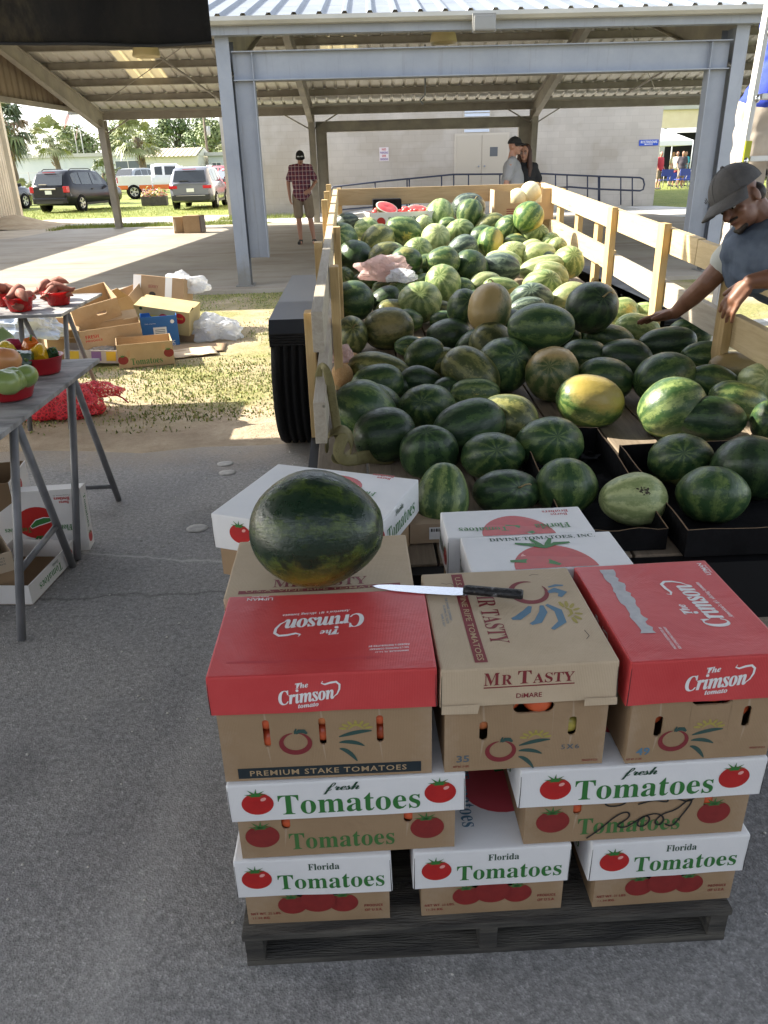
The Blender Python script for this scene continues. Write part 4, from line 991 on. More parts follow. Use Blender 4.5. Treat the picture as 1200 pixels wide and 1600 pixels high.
b.bar(Tp(XL-.04, YB0+.05, -.11), Tp(XL-.04, YB1, -.11), .06, .13, M_BLKS); b.bar(Tp(XR+.05, YB0+.05, -.11), Tp(XR+.05, YB1, -.11), .06, .13, M_BLKS)
for y in (YB0+.02, 3.2, 4.4, 5.8, YB1-.05): b.bar(Tp(XL-.07, y, -.11), Tp(XR+.08, y, -.11), .07, .14, M_BLKS)
for x in (.45, 1.05): b.bar(Tp(x, YB0+.1, -.22), Tp(x, YB1+1.0, -.25), .07, .09, M_BLKS)
b.bar(Tp(.3, YB1, -.2), Tp(.73, YB1+1.3, -.2), .07, .1, M_BLKS); b.bar(Tp(1.2, YB1, -.2), Tp(.77, YB1+1.3, -.2), .07, .1, M_BLKS)
b.box(XL-.08, XR+.11, YB0-.05, YB0-.004, .33, .512, M_BLKS); b.build('chassis', tr)
b = MB(); b.box(XL-.05, XR+.1, YB0+.55, YB0+.56, .10, .44, M_BLKS); b.build('under_shade_sheet', tr)  # black sheet added to deepen the shade under the trailer
b = MB(); q = aty(1190, 893, YB0+.02); b.box(q.x+.0, q.x+.06, YB0-.03, YB0-.017, q.z-.03, q.z+.02, mat('tail_red', (.35, .01, .015), .2)); b.build('tail_light', tr)
def plank(x, y0, y1, h0, h1, m, t=.038, name='side_board'):
    b = MB(); b.bar(Tp(x, y0, (h0+h1)/2), Tp(x, y1, (h0+h1)/2), t, h1-h0, m, bev=.003); return b.build(name, tr)
# left side
plank(XL, 2.55, 4.72, .40, .535, M_OLDW); plank(XL, 4.73, 7.02, .405, .54, M_RAILW)
plank(XL, 2.35, 4.72, .16, .30, M_OLDW); plank(XL, 4.73, 7.02, .165, .305, M_RAILW)
def post(x, y, h0, h1, m=None, w_=.09, t=.038):
    b = MB(); p0, p1 = Tp(x, y, h0), Tp(x, y, h1); b.box(x-w_/2 if t > w_ else x-t/2, x+t/2, y-w_/2, y+w_/2, p0.z, p1.z, m or M_POST, bev=.003); return b.build('stake_post', tr)
for x, y, h0, h1 in ((XL-.05, 2.98, -.2, .44), (XL-.042, 3.98, -.2, .55), (XL-.042, 5.3, -.15, .62), (XL-.042, 5.9, -.15, .62), (XL-.042, 6.5, -.15, .62)): post(x, y, h0, h1)
for x, y, h0, h1 in ((XL+.042, 3.42, .0, .53), (XL+.042, 4.45, .0, .56)): post(x, y, h0, h1)
# right side
plank(XR+.019, 3.75, 7.05, .425, .545, M_RAILW); plank(XR+.019, 2.2, 3.745, .425, .54, M_RAILW)
plank(XR+.019, 5.02, 7.05, .175, .30, M_RAILW); plank(XR+.019, 3.37, 5.0, .165, .285, M_OLDW); plank(XR+.019, 2.2, 3.30, .165, .30, M_RAILW)
for x, y, h0, h1 in ((XR-.02, 4.98, .0, .56), (XR-.02, 4.12, .0, .57), (XR-.02, 3.32, -.02, .43), (XR+.06, 5.5, -.1, .52), (XR+.06, 6.0, -.1, .53), (XR+.06, 6.55, -.1, .54), (XR-.02, 2.5, 0, .5)): post(x, y, h0, h1)
# headboard
for h0, h1 in ((.41, .54), (.17, .30)):
    b = MB(); b.bar(Tp(XL-.02, YB1, (h0+h1)/2), Tp(XR+.04, YB1, (h0+h1)/2), .038, h1-h0, M_RAILX, bev=.003); b.build('head_board', tr)
for x in (XL+.03, XR-.03): post(x, YB1+.045, -.05, .545)
# fenders and wheels
M_TYRE = mat('tyre_rubber', (.009, .009, .0095), .9, spec=.2, bump=.4, bscale=50)
M_TREAD = NT('black_ribbed'); _v = M_TREAD.coord('Object'); _w = M_TREAD.n('ShaderNodeTexWave', bands_direction='Z'); _w.inputs['Scale'].default_value = 22; _w.inputs['Distortion'].default_value = 1.5; M_TREAD.l(_v, _w.inputs['Vector']); M_TREAD.set(Base_Color=(.008, .008, .009, 1), Roughness=.6); M_TREAD.bump(_w.outputs['Fac'], .8, .015); M_TREAD = M_TREAD.m
def fender(xa, xb):
    b = MB(); y0, y1, zt = 4.22, 6.22, .765
    P = [(y0+.0, .63), (y0, .70), (y0+.06, zt), (y1-.06, zt), (y1, .70), (y1, .63)]
    for (p, q) in zip(P, P[1:]): b.face([(xa, p[0], p[1]), (xb, p[0], p[1]), (xb, q[0], q[1]), (xa, q[0], q[1])], M_DIA if p[1] > .69 and q[1] > .69 else M_TREAD)
    xo = xa if xa < 0 else xb
    b.face([(xo, p[0], p[1]-.0) for p in P[1:5]] + [(xo, y1, .62), (xo, y0, .62)], M_DIA)
    b.build('fender', tr)
    for y in (4.50, 5.55):
        b = MB(); xc = (xa+xb)/2; rw = .38; hw = .128
        Mx = Matrix.Translation((xc, y, rw+.0)) @ Matrix.Rotation(R(90), 4, 'Y')
        b.lathe([(.22, -hw), (.345, -hw), (.368, -hw*.93), (rw, -hw*.78)]+[q for j in (-.5, -.17, .17, .5) for q in ((rw, hw*(j-.08)), (rw-.014, hw*(j-.05)), (rw-.014, hw*(j+.05)), (rw, hw*(j+.08)))]+[(rw, hw*.78), (.368, hw*.93), (.345, hw), (.22, hw)], M_TYRE, Mx, 40)
        wh = b.build('wheel', tr)
        b = MB(); b.lathe([(0, hw*.5), (.06, hw*.55), (.16, hw*.35), (.2, hw*.9), (.225, hw*1.0)], mat('rim_white', (.5, .5, .5), .4), Mx if xa > 0 else Mx @ Matrix.Rotation(PI, 4, 'X'), 24); b.build('rim', wh)
fender(-.475, -.215); fender(1.70, 1.96)

# ------------------------------------------------------------------ watermelons
def m_melon(name, dark, light, spot, n=10, lo=.35, hi=.75, spot_t=.80, fine=.16, rough=.33):
    N = NT(name); tc = N.n('ShaderNodeTexCoord'); v = tc.outputs['Object']
    oi = N.n('ShaderNodeObjectInfo'); sx = N.n('ShaderNodeSeparateXYZ'); N.l(v, sx.inputs[0])
    ns = N.n('ShaderNodeTexNoise', noise_dimensions='4D'); N.l(v, ns.inputs['Vector']); N.l(N.math('MULTIPLY', oi.outputs['Random'], 40), ns.inputs['W'])
    ns.inputs['Scale'].default_value = 3.2; ns.inputs['Detail'].default_value = 9; ns.inputs['Roughness'].default_value = .72
    ang = N.math('ARCTAN2', sx.outputs[2], sx.outputs[1])
    a = N.math('ADD', N.math('MULTIPLY', ang, n), N.math('MULTIPLY', N.math('SUBTRACT', ns.outputs['Fac'], .5), 13))
    st = N.math('ADD', N.math('MULTIPLY', N.math('SINE', a), .32), N.math('ADD', .5, N.math('MULTIPLY', N.math('SUBTRACT', ns.outputs['Fac'], .5), 1.5)))
    n3 = N.noise(v, 11, 8, .78, .6); st = N.math('ADD', st, N.math('MULTIPLY', N.math('SUBTRACT', n3, .5), .85))
    # fine veins running between the poles
    n2 = N.n('ShaderNodeTexNoise'); cb = N.n('ShaderNodeCombineXYZ'); N.l(N.math('MULTIPLY', N.math('SINE', ang), 5), cb.inputs[0]); N.l(N.math('MULTIPLY', N.math('COSINE', ang), 5), cb.inputs[1]); N.l(N.math('MULTIPLY', sx.outputs[0], 1.2), cb.inputs[2])
    N.l(cb.outputs[0], n2.inputs['Vector']); n2.inputs['Scale'].default_value = 4; n2.inputs['Detail'].default_value = 5
    st = N.math('ADD', st, N.math('MULTIPLY', N.math('SUBTRACT', n2.outputs['Fac'], .5), .75))
    c = N.ramp(st, [(lo, dark), ((lo+hi)/2, tuple((p*1.6+q)/2.6 for p, q in zip(dark, light))), (hi, light)])
    # ground spot on the underside-turned-up face (+Z of the fruit)
    ns2 = N.noise(v, 4, 7, .7)
    sp = N.math('ADD', sx.outputs[2], N.math('MULTIPLY', N.math('SUBTRACT', ns2, .5), .55))
    f = N.ramp(sp, [(spot_t-.16, (0, 0, 0)), (spot_t+.12, (1, 1, 1))])
    c = N.mix(f, c, spot)
    # blossom / stem ends: small dark button
    px = N.math('ABSOLUTE', sx.outputs[0]); c = N.mix(N.ramp(px, [(.985, (0, 0, 0)), (.995, (.8,)*3)]), c, (.09, .07, .035))
    br = N.math('ADD', .78, N.math('MULTIPLY', oi.outputs['Random'], .44))
    cr = N.n('ShaderNodeCombineColor'); [N.l(br, cr.inputs[i]) for i in range(3)]
    c = N.mix(1, c, cr.outputs[0], 'MULTIPLY')
    # dusty bloom and scratches
    du = N.ramp(N.noise(v, 2.2, 8, .75, .5), [(.55, (0, 0, 0)), (.8, (fine,)*3)]); c = N.mix(du, c, tuple(q*.75+.05 for q in light))
    N.col(c); N.set(Roughness=rough); N.l(N.ramp(N.noise(v, 6, 6, .7), [(.3, (rough-.1,)*3), (.7, (rough+.18,)*3)]), N.p.inputs['Roughness'])
    N.p.inputs['Specular IOR Level'].default_value = .42
    N.bump(N.math('ADD', N.noise(v, 5, 4), N.math('MULTIPLY', n2.outputs['Fac'], .35)), .12, .03); return N.m
YEL = (.40, .31, .08)
MM = {
 'D': (m_melon('melon_dark', (.015, .036, .016), (.045, .085, .028), (.10, .10, .03), 9, .3, .8, 1.15), 'very dark green', ''),
 'M': (m_melon('melon_mottled', (.023, .055, .020), (.105, .155, .045), (.22, .22, .07), 9, .38, .95, 1.05), 'dark green', 'faintly mottled'),
 'S': (m_melon('melon_striped', (.034, .074, .024), (.17, .22, .075), (.40, .34, .09), 10, .28, .9, 1.1), 'mid green', 'jagged striped'),
 'L': (m_melon('melon_light', (.115, .175, .058), (.31, .37, .15), (.45, .38, .12), 10, .2, .85, 1.05), 'light green', 'pale striped'),
 'P': (m_melon('melon_pale', (.21, .265, .105), (.40, .44, .21), (.50, .44, .18), 10, .15, .85, 1.0), 'pale lime', 'veined'),
 'O': (m_melon('melon_olive', (.055, .070, .022), (.19, .19, .065), (.34, .28, .11), 9, .3, .8, .85), 'olive green', 'dull'),
 'Y': (m_melon('melon_yellow', (.045, .10, .025), (.16, .22, .06), YEL, 10, .35, .78, .46), 'green', 'yellow bellied'),
 'T': (m_melon('melon_tan', (.045, .070, .022), (.15, .15, .06), (.33, .24, .10), 9, .35, .8, .28), 'brownish', 'tan faced'),
 'C': (mat('cantaloupe_rind', (.44, .24, .09), .75, (.52, .32, .14), 9, bump=.5, bscale=40), 'orange tan', 'netted'),
 'W': (mat('honeydew_rind', (.66, .60, .36), .5, (.72, .66, .42), 5), 'cream', 'smooth'),
 'B': (m_melon('melon_bluish', (.035, .055, .045), (.13, .17, .12), (.25, .24, .12), 11, .3, .8, 1.1), 'greyish blue green', 'striped'),
}
def melon_mesh(seed):
    b = MB(); r = random.Random(seed); vs = b.ell((0, 0, 0), (1, 1, 1), MM['D'][0], Matrix.Rotation(R(90), 3, 'Y'), seg=36, rings=24)
    ph = [r.uniform(0, 6.28) for _ in range(4)]; e = r.uniform(-.09, .09)
    for v in b.bm.verts:
        x, y, z = v.co; rr = math.hypot(y, z); a = math.atan2(z, y)
        pole = max(0, abs(x)-.93)/.07
        k = 1+.020*math.sin(3*a+ph[0])*rr+.020*math.sin(2*a+ph[3])*rr+.009*math.sin(10*a+ph[1])*rr*min(1, 3*(1-abs(x)))+.026*math.sin(2*x*2+ph[2])
        v.co = V((x*(1-.055*pole*pole)*(1.0), y*k*(1+e*x), z*k*(1+e*x)))
    me_o = b.build('watermelon'); me = me_o.data; bpy.data.objects.remove(me_o); return me
MESH = [melon_mesh(i) for i in range(4)]
FWv, RTv, UPv = FW, RT, UP
# measured in the photograph: centre x, y, width, height, kind, tilt of long axis, pose ('x' long axis across, 'y' end-on), lift of the layer below
L_ = [
 (541,347,38,28,'B',10,'x',0),(534,374,46,52,'S',20,'y',0),(573,357,38,34,'L',0,'x',0),(590,374,54,44,'O',35,'x',0),(631,359,56,42,'S',-12,'x',0),(662,351,28,28,'P',0,'y',0),
 (687,334,40,48,'L',80,'x',0),(680,372,42,43,'P',0,'y',0),(556,401,52,53,'D',20,'x',0),(612,400,52,42,'L',-25,'x',0),(653,393,43,44,'L',0,'y',0),(692,402,36,26,'B',-15,'x',0),
 (665,414,42,33,'S',10,'x',0),(537,434,32,32,'S',0,'y',0),(567,440,40,26,'M',0,'x',0),(597,438,40,26,'M',0,'x',0),(645,426,32,22,'S',0,'x',0),(664,443,44,32,'S',20,'x',0),
 (692,442,52,57,'L',0,'y',0),(552,468,60,58,'M',10,'x',0),(598,450,32,20,'M',0,'x',0),(603,467,48,38,'D',25,'x',0),(622,453,32,28,'S',0,'y',0),(656,471,62,58,'L',0,'y',0),
 (614,486,52,36,'O',0,'x',0),(607,511,76,60,'O',5,'x',0),(550,521,46,54,'O',0,'y',0),(591,574,94,48,'O',-10,'x',0),(590,597,78,58,'M',10,'x',0),(576,627,100,60,'M',-6,'x',0),
 (658,594,64,44,'D',-8,'x',0),(667,636,82,74,'M',30,'y',0),(735,582,94,72,'O',-42,'x',0),(664,554,62,54,'M',20,'x',0),(688,563,54,40,'O',15,'x',0),(742,613,74,46,'S',0,'x',0),
 (733,664,110,82,'D',20,'x',0),(794,652,90,74,'O',-25,'x',0),(601,676,93,80,'D',12,'x',0),(670,707,94,74,'D',70,'y',0),(769,713,100,72,'M',-8,'y',0),(692,775,82,108,'S',85,'x',0),
 (789,770,106,72,'D',8,'y',0),(858,690,95,76,'M',-5,'y',0),(883,760,98,90,'M',88,'x',0),(989,780,108,85,'P',0,'x',0),(922,627,110,84,'Y',-8,'x',0),(1050,633,98,86,'S',25,'x',0),
 (1107,652,110,66,'D',-2,'x',0),(1153,623,90,56,'S',-10,'x',0),(1062,718,98,78,'M',10,'y',0),(1112,773,108,92,'M',85,'x',0),(1172,732,116,102,'D',80,'x',0),(1199,655,46,60,'M',0,'y',0),
 (1116,597,90,52,'M',-12,'x',0),(1190,598,70,60,'P',0,'y',0),(845,511,107,73,'M',0,'x',.16),(765,482,69,80,'T',80,'x',.15),(724,479,46,56,'M',0,'y',.10),(830,463,62,40,'B',0,'y',.02),
 (824,478,52,28,'B',8,'x',.06),(863,582,74,78,'T',0,'y',0),(786,568,78,78,'M',0,'y',0),(741,537,58,42,'D',20,'x',0),(702,522,68,48,'D',0,'x',0),(692,500,40,30,'M',0,'x',0),
 (690,484,36,30,'O',0,'x',0),(923,482,80,78,'D',30,'y',.13),(888,463,58,40,'P',20,'x',0),(972,487,54,42,'L',0,'x',0),(1008,490,52,34,'L',-8,'x',0),(996,513,70,46,'L',-10,'x',0),
 (952,529,78,46,'M',-12,'x',0),(913,555,68,52,'M',-5,'x',0),(977,558,78,56,'D',-12,'x',0),(1042,535,84,50,'D',5,'x',0),(1077,520,62,46,'M',-5,'x',0),(945,590,88,64,'M',-4,'x',0),
 (1038,587,98,74,'M',18,'x',0),(1102,557,76,48,'M',0,'x',0),(1151,575,82,48,'T',-10,'x',0),(732,322,50,40,'B',10,'x',.05),(734,333,38,44,'S',70,'x',.05),(719,361,42,34,'L',0,'y',0),
 (766,351,46,34,'O',15,'x',0),(794,356,36,40,'S',0,'y',0),(826,340,49,48,'Y',50,'x',.10),(766,378,42,46,'Y',75,'x',0),(723,386,45,37,'B',15,'x',0),(698,403,36,28,'M',0,'x',0),
 (735,417,51,53,'M',42,'x',0),(780,417,62,43,'B',-5,'x',0),(787,406,54,30,'P',-10,'x',0),(800,396,42,34,'P',0,'y',0),(806,380,38,28,'S',0,'x',0),(837,366,41,32,'L',0,'y',0),
 (861,377,26,26,'L',0,'y',0),(871,384,28,26,'P',0,'y',0),(831,387,38,26,'P',15,'x',0),(841,396,54,36,'P',15,'x',0),(847,405,42,26,'B',5,'x',0),(847,417,68,34,'P',8,'x',0),
 (861,428,54,38,'P',-20,'x',0),(848,443,56,42,'L',0,'y',0),(888,407,45,45,'L',0,'y',0),(758,442,52,34,'P',15,'x',0),(783,449,56,32,'L',-5,'x',0),(797,457,36,24,'Y',0,'x',0),
 (720,450,40,34,'S',0,'x',0),(640,500,40,34,'M',0,'x',0),(812,360,34,26,'M',0,'x',0),(700,352,30,26,'S',0,'x',0),(748,345,28,28,'L',0,'y',0),(590,345,34,24,'P',0,'x',0),
 (640,540,46,30,'M',0,'x',0),(820,545,56,44,'D',0,'x',0),(880,525,52,40,'D',0,'x',0),(745,470,40,34,'D',0,'x',0),(905,520,50,36,'M',0,'x',0),(700,610,50,40,'D',0,'x',0),(627,600,40,36,'D',0,'x',0),
 (549,563,34,24,'C',0,'y',0),(534,587,35,40,'C',0,'y',0),
]
def pile(Y):
    if Y < 4.3: return 0
    if Y < 5.2: return .07*(Y-4.3)/.9
    return min(.07+.16*(Y-5.2)/1.0, .23)
mel = []
for (cx, cy, w_, h_, kind, ang, pose, lift) in L_:
    key = (cx, cy); grow = 1.0 if cy > 700 or lift > .1 or kind in 'CY' else 1.09
    cy = cy+h_*(grow-1)*.55; w_, h_ = w_*grow, h_*grow
    P = aty(cx, cy, 4.0); d = ray(cx, cy)
    for _ in range(40):
        dep = (P-CO).dot(FW); rv = h_/2*dep/1200
        if pose == 'x' and abs(ang) > 60: rv = h_/2*dep/1200
        hh = rv*.96 + lift + pile(P.y)
        # point on the ray at height hh above the sloping bed
        t = (zb(0)+hh-CAM_H)/(d.z-.055*d.y)
        Pn = CO + d*t
        P = P*.5+Pn*.5
    if P.y > 6.75: P = CO + d*(6.75/d.y)
    dep = (P-CO).dot(FW); mel.append([P, dep, key[0], key[1], w_, h_, kind, ang, pose])
SPOT = {(765,482): (-.75, .1, .6), (863,582): (.0, -.15, 1), (922,627): (-.35, .55, .75), (826,340): (.75, .55, .12), (766,378): (.7, -.6, .3), (1151,575): (.1, .8, .5), (797,457): (0, .7, .7)}
def proj(P): dd = (P-CO).dot(FW); return 600+1200*(P-CO).dot(RT)/dd, 800-1200*(P-CO).dot(UP)/dd, dd
rg = random.Random(17)   # low fruit half seen in the gaps between the upper ones
for gy in range(19):
    for gx in range(8):
        x = .02+gx*.215+rg.uniform(-.03, .03)+.1*(gy % 2); y = 2.75+gy*.215+rg.uniform(-.03, .03)
        if x > 1.52 or y > 6.75: continue
        for hh in ((.11,) if y < 5.0 else (.10, .25)):
            Q = V((x, y, zb(y)+hh)); px, py, dd = proj(Q)
            if 630 < px < 720 and 500 < py < 580 or 820 < px < 1010 and 570 < py < 700 or px < 560 and py > 640: continue
            if any(e[1] < dd and abs(px-e[2]) < e[4]*.40 and abs(py-16-e[3]) < e[5]*.42 for e in mel): continue   # would be hidden
            if all((Q-e[0]).length > .18 for e in mel): r_ = rg.uniform(.095, .115); mel.append([Q, dd, round(px), round(py), 2.3*r_*1200/dd, 2*r_*1200/dd, rg.choice('DMMOS' if y < 4.6 else 'MSSLO'), rg.uniform(-40, 40), 'x'])
def place_melon(P, dep, w_, h_, kind, ang, pose, r, name='watermelon', spot=None):
    a, bb = w_/2*dep/1200, h_/2*dep/1200
    if pose == 'x':
        ca, sa = math.cos(R(ang)), math.sin(R(ang))
        if abs(ang) > 60: a, bb = bb, a
        ax = (RTv*ca+UPv*sa); ax = (ax + FWv*r.uniform(-.35, .35)).normalized(); ra, rb = a, bb
    else:
        ca, sa = math.cos(R(ang)), math.sin(R(ang)); ax = (-FWv*(1)+RTv*r.uniform(-.35, .35)+UPv*(.15+.75*(abs(ang) > 60))).normalized(); ra, rb = (a+bb)/2*1.12, (a+bb)/2
    up = (RTv*spot[0]+UPv*spot[1]-FWv*spot[2]) if spot else -FWv*.55+UPv*.5+RTv*r.uniform(-.6, .6) if kind in 'YT' else V((r.uniform(-1, 1), r.uniform(-1, 1), r.uniform(-1, .5)))
    up = (up-ax*up.dot(ax)).normalized(); sd_ = up.cross(ax)
    if r.random() < .5 and kind not in 'YT': ax, sd_ = -ax, -sd_
    o = bpy.data.objects.new(name, MESH[r.randrange(4)]); COL.objects.link(o)
    depth_r = rb if pose == 'x' else ra
    if pose == 'x': sc = (ra, rb, rb)
    else: sc = (ra, a, bb)
    if pose == 'y':
        sd_ = (RTv-ax*RTv.dot(ax)).normalized(); up = ax.cross(sd_)
    o.matrix_world = Matrix.Translation(P) @ Matrix((ax, sd_, up)).transposed().to_4x4() @ Matrix.Diagonal((*sc, 1))
    o.material_slots[0].link = 'OBJECT'; o.material_slots[0].material = MM[kind][0]
    return o
GW = 'watermelons heaped on the trailer bed'
rm = random.Random(21)
named = {  # the ones that stand out
 (922,627): 'sunlit watermelon with a big yellow belly just behind the empty black tray', (989,780): 'pale lime watermelon with a brown scar in the near end of the left black tray',
 (863,582): 'round tan watermelon with speckled rind under the big dark oval one', (765,482): 'tall watermelon with a wide tan patch perched atop the middle of the heap', (845,511): 'large dark oval watermelon perched above the round tan one',
 (923,482): 'dark round watermelon perched end-on beside the large dark oval one', (692,775): 'upright mottled green watermelon right behind the askew white carton', (826,340): 'yellow and green watermelon leaning against the cardboard box of honeydews',
 (670,707): 'ribbed dark watermelon stem up, behind the upright mottled one', (733,664): 'long almost black watermelon lying aslant behind the ribbed stem-up one', (601,676): 'almost black watermelon beside the coiled yellow strap',
 (607,511): 'big olive watermelon lying alone left of the bare bed planks', (550,521): 'olive round watermelon end-on against the inner post of the left rail', (735,582): 'big olive watermelon tilted down to the right in the middle of the heap',
 (1062,718): 'radially veined dark watermelon at the back left of the right black tray', (1112,773): 'upright green watermelon at the near left of the right black tray', (1172,732): 'tall very dark watermelon at the right of the right black tray',
 (687,334): 'light green watermelon standing just right of the box of cut melon', (549,563): 'orange cantaloupe half hidden behind the nearer cantaloupe by the left rail', (534,587): 'nearer orange cantaloupe against the left rail by the yellow strap',
 (692,442): 'light green watermelon end-on with star-like veins, right of the pink bag', (556,401): 'almost black round watermelon just left above the pink bag', (766,378): 'green watermelon with yellow lower side in the sunny middle of the far heap',
 (1190,598): 'pale sunlit watermelon against the near right rail board', (1050,633): 'sunlit jagged striped watermelon right of the yellow bellied one', (1107,652): 'very dark oval watermelon just behind the right black tray',
 (883,760): 'dark watermelon with lighter veined base at the left of the left black tray', (789,770): 'very dark blue green watermelon between the upright mottled one and the left tray', (552,468): 'big dark striped watermelon pressed to the left rail above the olive end-on one',
}
rows = {}
for i, e in enumerate(mel): rows.setdefault(int((800-e[3])//(26 if e[3] < 480 else 38)) if e[3] >= 480 else 20+int((480-e[3])//22), []).append(i)
row_no = {k: j for j, k in enumerate(sorted(rows))}
ORD = ['first', 'second', 'third', 'fourth', 'fifth', 'sixth', 'seventh', 'eighth', 'ninth', 'tenth', 'eleventh', 'twelfth', 'thirteenth', 'fourteenth', 'fifteenth', 'sixteenth', 'seventeenth', 'eighteenth', 'nineteenth', 'twentieth', 'twenty-first', 'twenty-second', 'twenty-third', 'twenty-fourth', 'twenty-fifth', 'twenty-sixth', 'twenty-seventh', 'twenty-eighth', 'twenty-ninth', 'thirtieth']
MELONS = []; STEMS = []
for k, idx in rows.items():
    idx.sort(key=lambda i: mel[i][2])
    for j, i in enumerate(idx):
        P, dep, cx, cy, w_, h_, kind, ang, pose = mel[i]
        nm = 'cantaloupe' if kind == 'C' else 'watermelon'
        o = place_melon(P, dep, w_, h_, kind, ang, pose, rm, nm, SPOT.get((cx, cy))); MELONS.append((P, max(w_, h_)/2*dep/1200))
        lb = named.get((cx, cy))
        if not lb:
            c1, c2 = MM[kind][1], MM[kind][2]
            where = 'row nearest the cartons' if row_no[k] == 0 else ORD[row_no[k]]+' row from the cartons'
            lb = ('%s %s watermelon, %s from the left rail, %s' % (c1, c2, ORD[j], where)).replace('  ', ' ')
        tag(o, lb, 'cantaloupe' if kind == 'C' else 'watermelon', GW)
        if (cx, cy) == (989, 780): SCAR = o
        STEMS.append(o) if (rm.random() < .14 or (cx, cy) == (550, 521)) and kind != 'C' else None
MW = SCAR.matrix_basis.inverted(); r = random.Random(3); b = MB()   # the brown scar on the pale fruit
for _ in range(26):
    d = (-FW+RT*(.12+r.gauss(0, .13))+UP*(.10+r.gauss(0, .09))+V((0, 0, .25)))*.11
    q = (MW.to_3x3() @ d).normalized(); t1 = q.orthogonal().normalized(); t2 = q.cross(t1); k = r.uniform(.012, .05); n = 7
    b.face([(q+t1*k*math.cos(2*PI*i/n)*r.uniform(.6, 1.2)+t2*k*math.sin(2*PI*i/n)*r.uniform(.6, 1.2)).normalized()*1.034 for i in range(n)], mat('brown_scar', (.05, .04, .022), .8))
b.build('scar', SCAR)
for o in STEMS:   # dry curled stems left on some fruit
    b = MB(); q = o.scale; b.tube([(.97, 0, 0), (1.06, .02, .02), (1.16, .10, .10), (1.18, .22, .12), (1.12, .30, .10)], [.05, .035, .03, .026, .02], mat('dry_stem', (.28, .22, .10), .8), 7); b.build('stem', o)
# the big one on the cartons
P = V((-.098, 1.452, .7135+.117)); ms = m_melon('melon_big', (.008, .026, .012), (.075, .115, .022), (.22, .19, .03), 8, .46, 1.0, .90, fine=.05, rough=.28)
o = bpy.data.objects.new('watermelon', melon_mesh(77)); COL.objects.link(o); o.material_slots[0].link = 'OBJECT'; o.material_slots[0].material = ms
ax = V((.97, -.20, .07)).normalized(); up = V((.05, -.62, -.78)); up = (up-ax*up.dot(ax)).normalized()
o.matrix_world = Matrix.Translation(P) @ Matrix((ax, up.cross(ax), up)).transposed().to_4x4() @ Matrix.Diagonal((.143, .116, .119, 1))
tag(o, 'large dark green watermelon with yellow belly resting on the tan carton', 'watermelon')

# ------------------------------------------------------------------ black trays on the trailer's back edge
def tray(name, label, x0, x1, y0, y1, hf, hb, rz=0, torn=False):
    t = thing(name, label, 'tray', ((x0+x1)/2, (y0+y1)/2, 0), rz, 'black cardboard trays at the back of the trailer')
    def W(x, y, h): return (x-(x0+x1)/2, y-(y0+y1)/2, zb(y)+h)
    b = MB(); t_ = .004
    def wall(pa, pb, ha0, ha1, nm):
        bb = MB(); A, B = V(W(*pa, .004)), V(W(*pb, .004)); A1, B1 = V(W(*pa, ha0)), V(W(*pb, ha1)); d = (B-A).normalized(); nn = V((d.y, -d.x, 0))*t_
        k = 10; top = []
        for i in range(k+1): top.append(A1.lerp(B1, i/k)+V((0, 0, (.004*math.sin(i*1.3+x0*9) if torn and 1 <= i < k else .002*math.sin(i*1.7)))))
        lo = [A.lerp(B, i/k) for i in range(k+1)]
        for i in range(k):
            bb.face([lo[i], lo[i+1], top[i+1], top[i]], M_CBLACK); bb.face([lo[i]-nn, top[i]-nn, top[i+1]-nn, lo[i+1]-nn], M_CBLACK); bb.face([top[i], top[i+1], top[i+1]-nn, top[i]-nn], M_CIN)
        return bb.build(nm, t)
    b.face([W(x0, y0, .006), W(x1, y0, .006), W(x1, y1, .006), W(x0, y1, .006)], M_CBLACK); b.build('base', t)
    f = wall((x0, y0), (x1, y0), hf, hf, 'front_panel')
    for pa, pb, a, c in (((x0, y1), (x0, y0), hb, hf), ((x1, y0), (x1, y1), hf, hb), ((x1, y1), (x0, y1), hb, hb)): wall(pa, pb, a, c, 'side_panel')
    return t
t1 = tray('melon_tray', 'half empty black cardboard melon tray holding the scarred pale watermelon', .56, .838, 1.875, 2.56, .07, .10, torn=True)
t2 = tray('melon_tray', 'black cardboard tray holding three watermelons at the right', .872, 1.50, 1.83, 2.42, .085, .09)
b = MB(); r = random.Random(8)
for _ in range(70):
    x, y = r.uniform(.5, .8), r.uniform(2.1, 2.58); z = zb(y)+.012+r.random()*.03; q = r.uniform(.01, .035); a = r.uniform(0, 6.28)
    b.face([(x+q*math.cos(a), y+q*math.sin(a), z), (x+q*math.cos(a+2), y+q*math.sin(a+2), z+r.uniform(0, .02)), (x+q*math.cos(a+4), y+q*math.sin(a+4), z+r.uniform(0, .02))], M_CBLACK)
tag(b.build('torn_card'), 'torn black scraps lying inside the half empty tray', 'debris', kind='stuff')
# plain brown tray with label strip under the upright melon
tb = thing('kraft_tray', 'brown tray with small white label below the upright mottled watermelon', 'tray', (.205, 2.08, zb(2.08)))
b = MB(); b.box(-.075, .075, -.12, .12, 0, .06, M_KRAFT); b.build('body', tb)
b = MB(); fr = Frame((0, -.1205, 0), (1, 0, 0), (0, 0, 1)); b.flat(fr, [(-.02, .012), (.045, .012), (.045, .05), (-.02, .05)], P_WHITE, .001)
for i in range(12): b.flat(fr, [(-.015+i*.0048, .036), (-.015+i*.0048+.002+.0015*(i % 3 == 0), .036), (-.015+i*.0048+.002+.0015*(i % 3 == 0), .046), (-.015+i*.0048, .046)], P_BLACK, .0016)
b.build('label', tb)
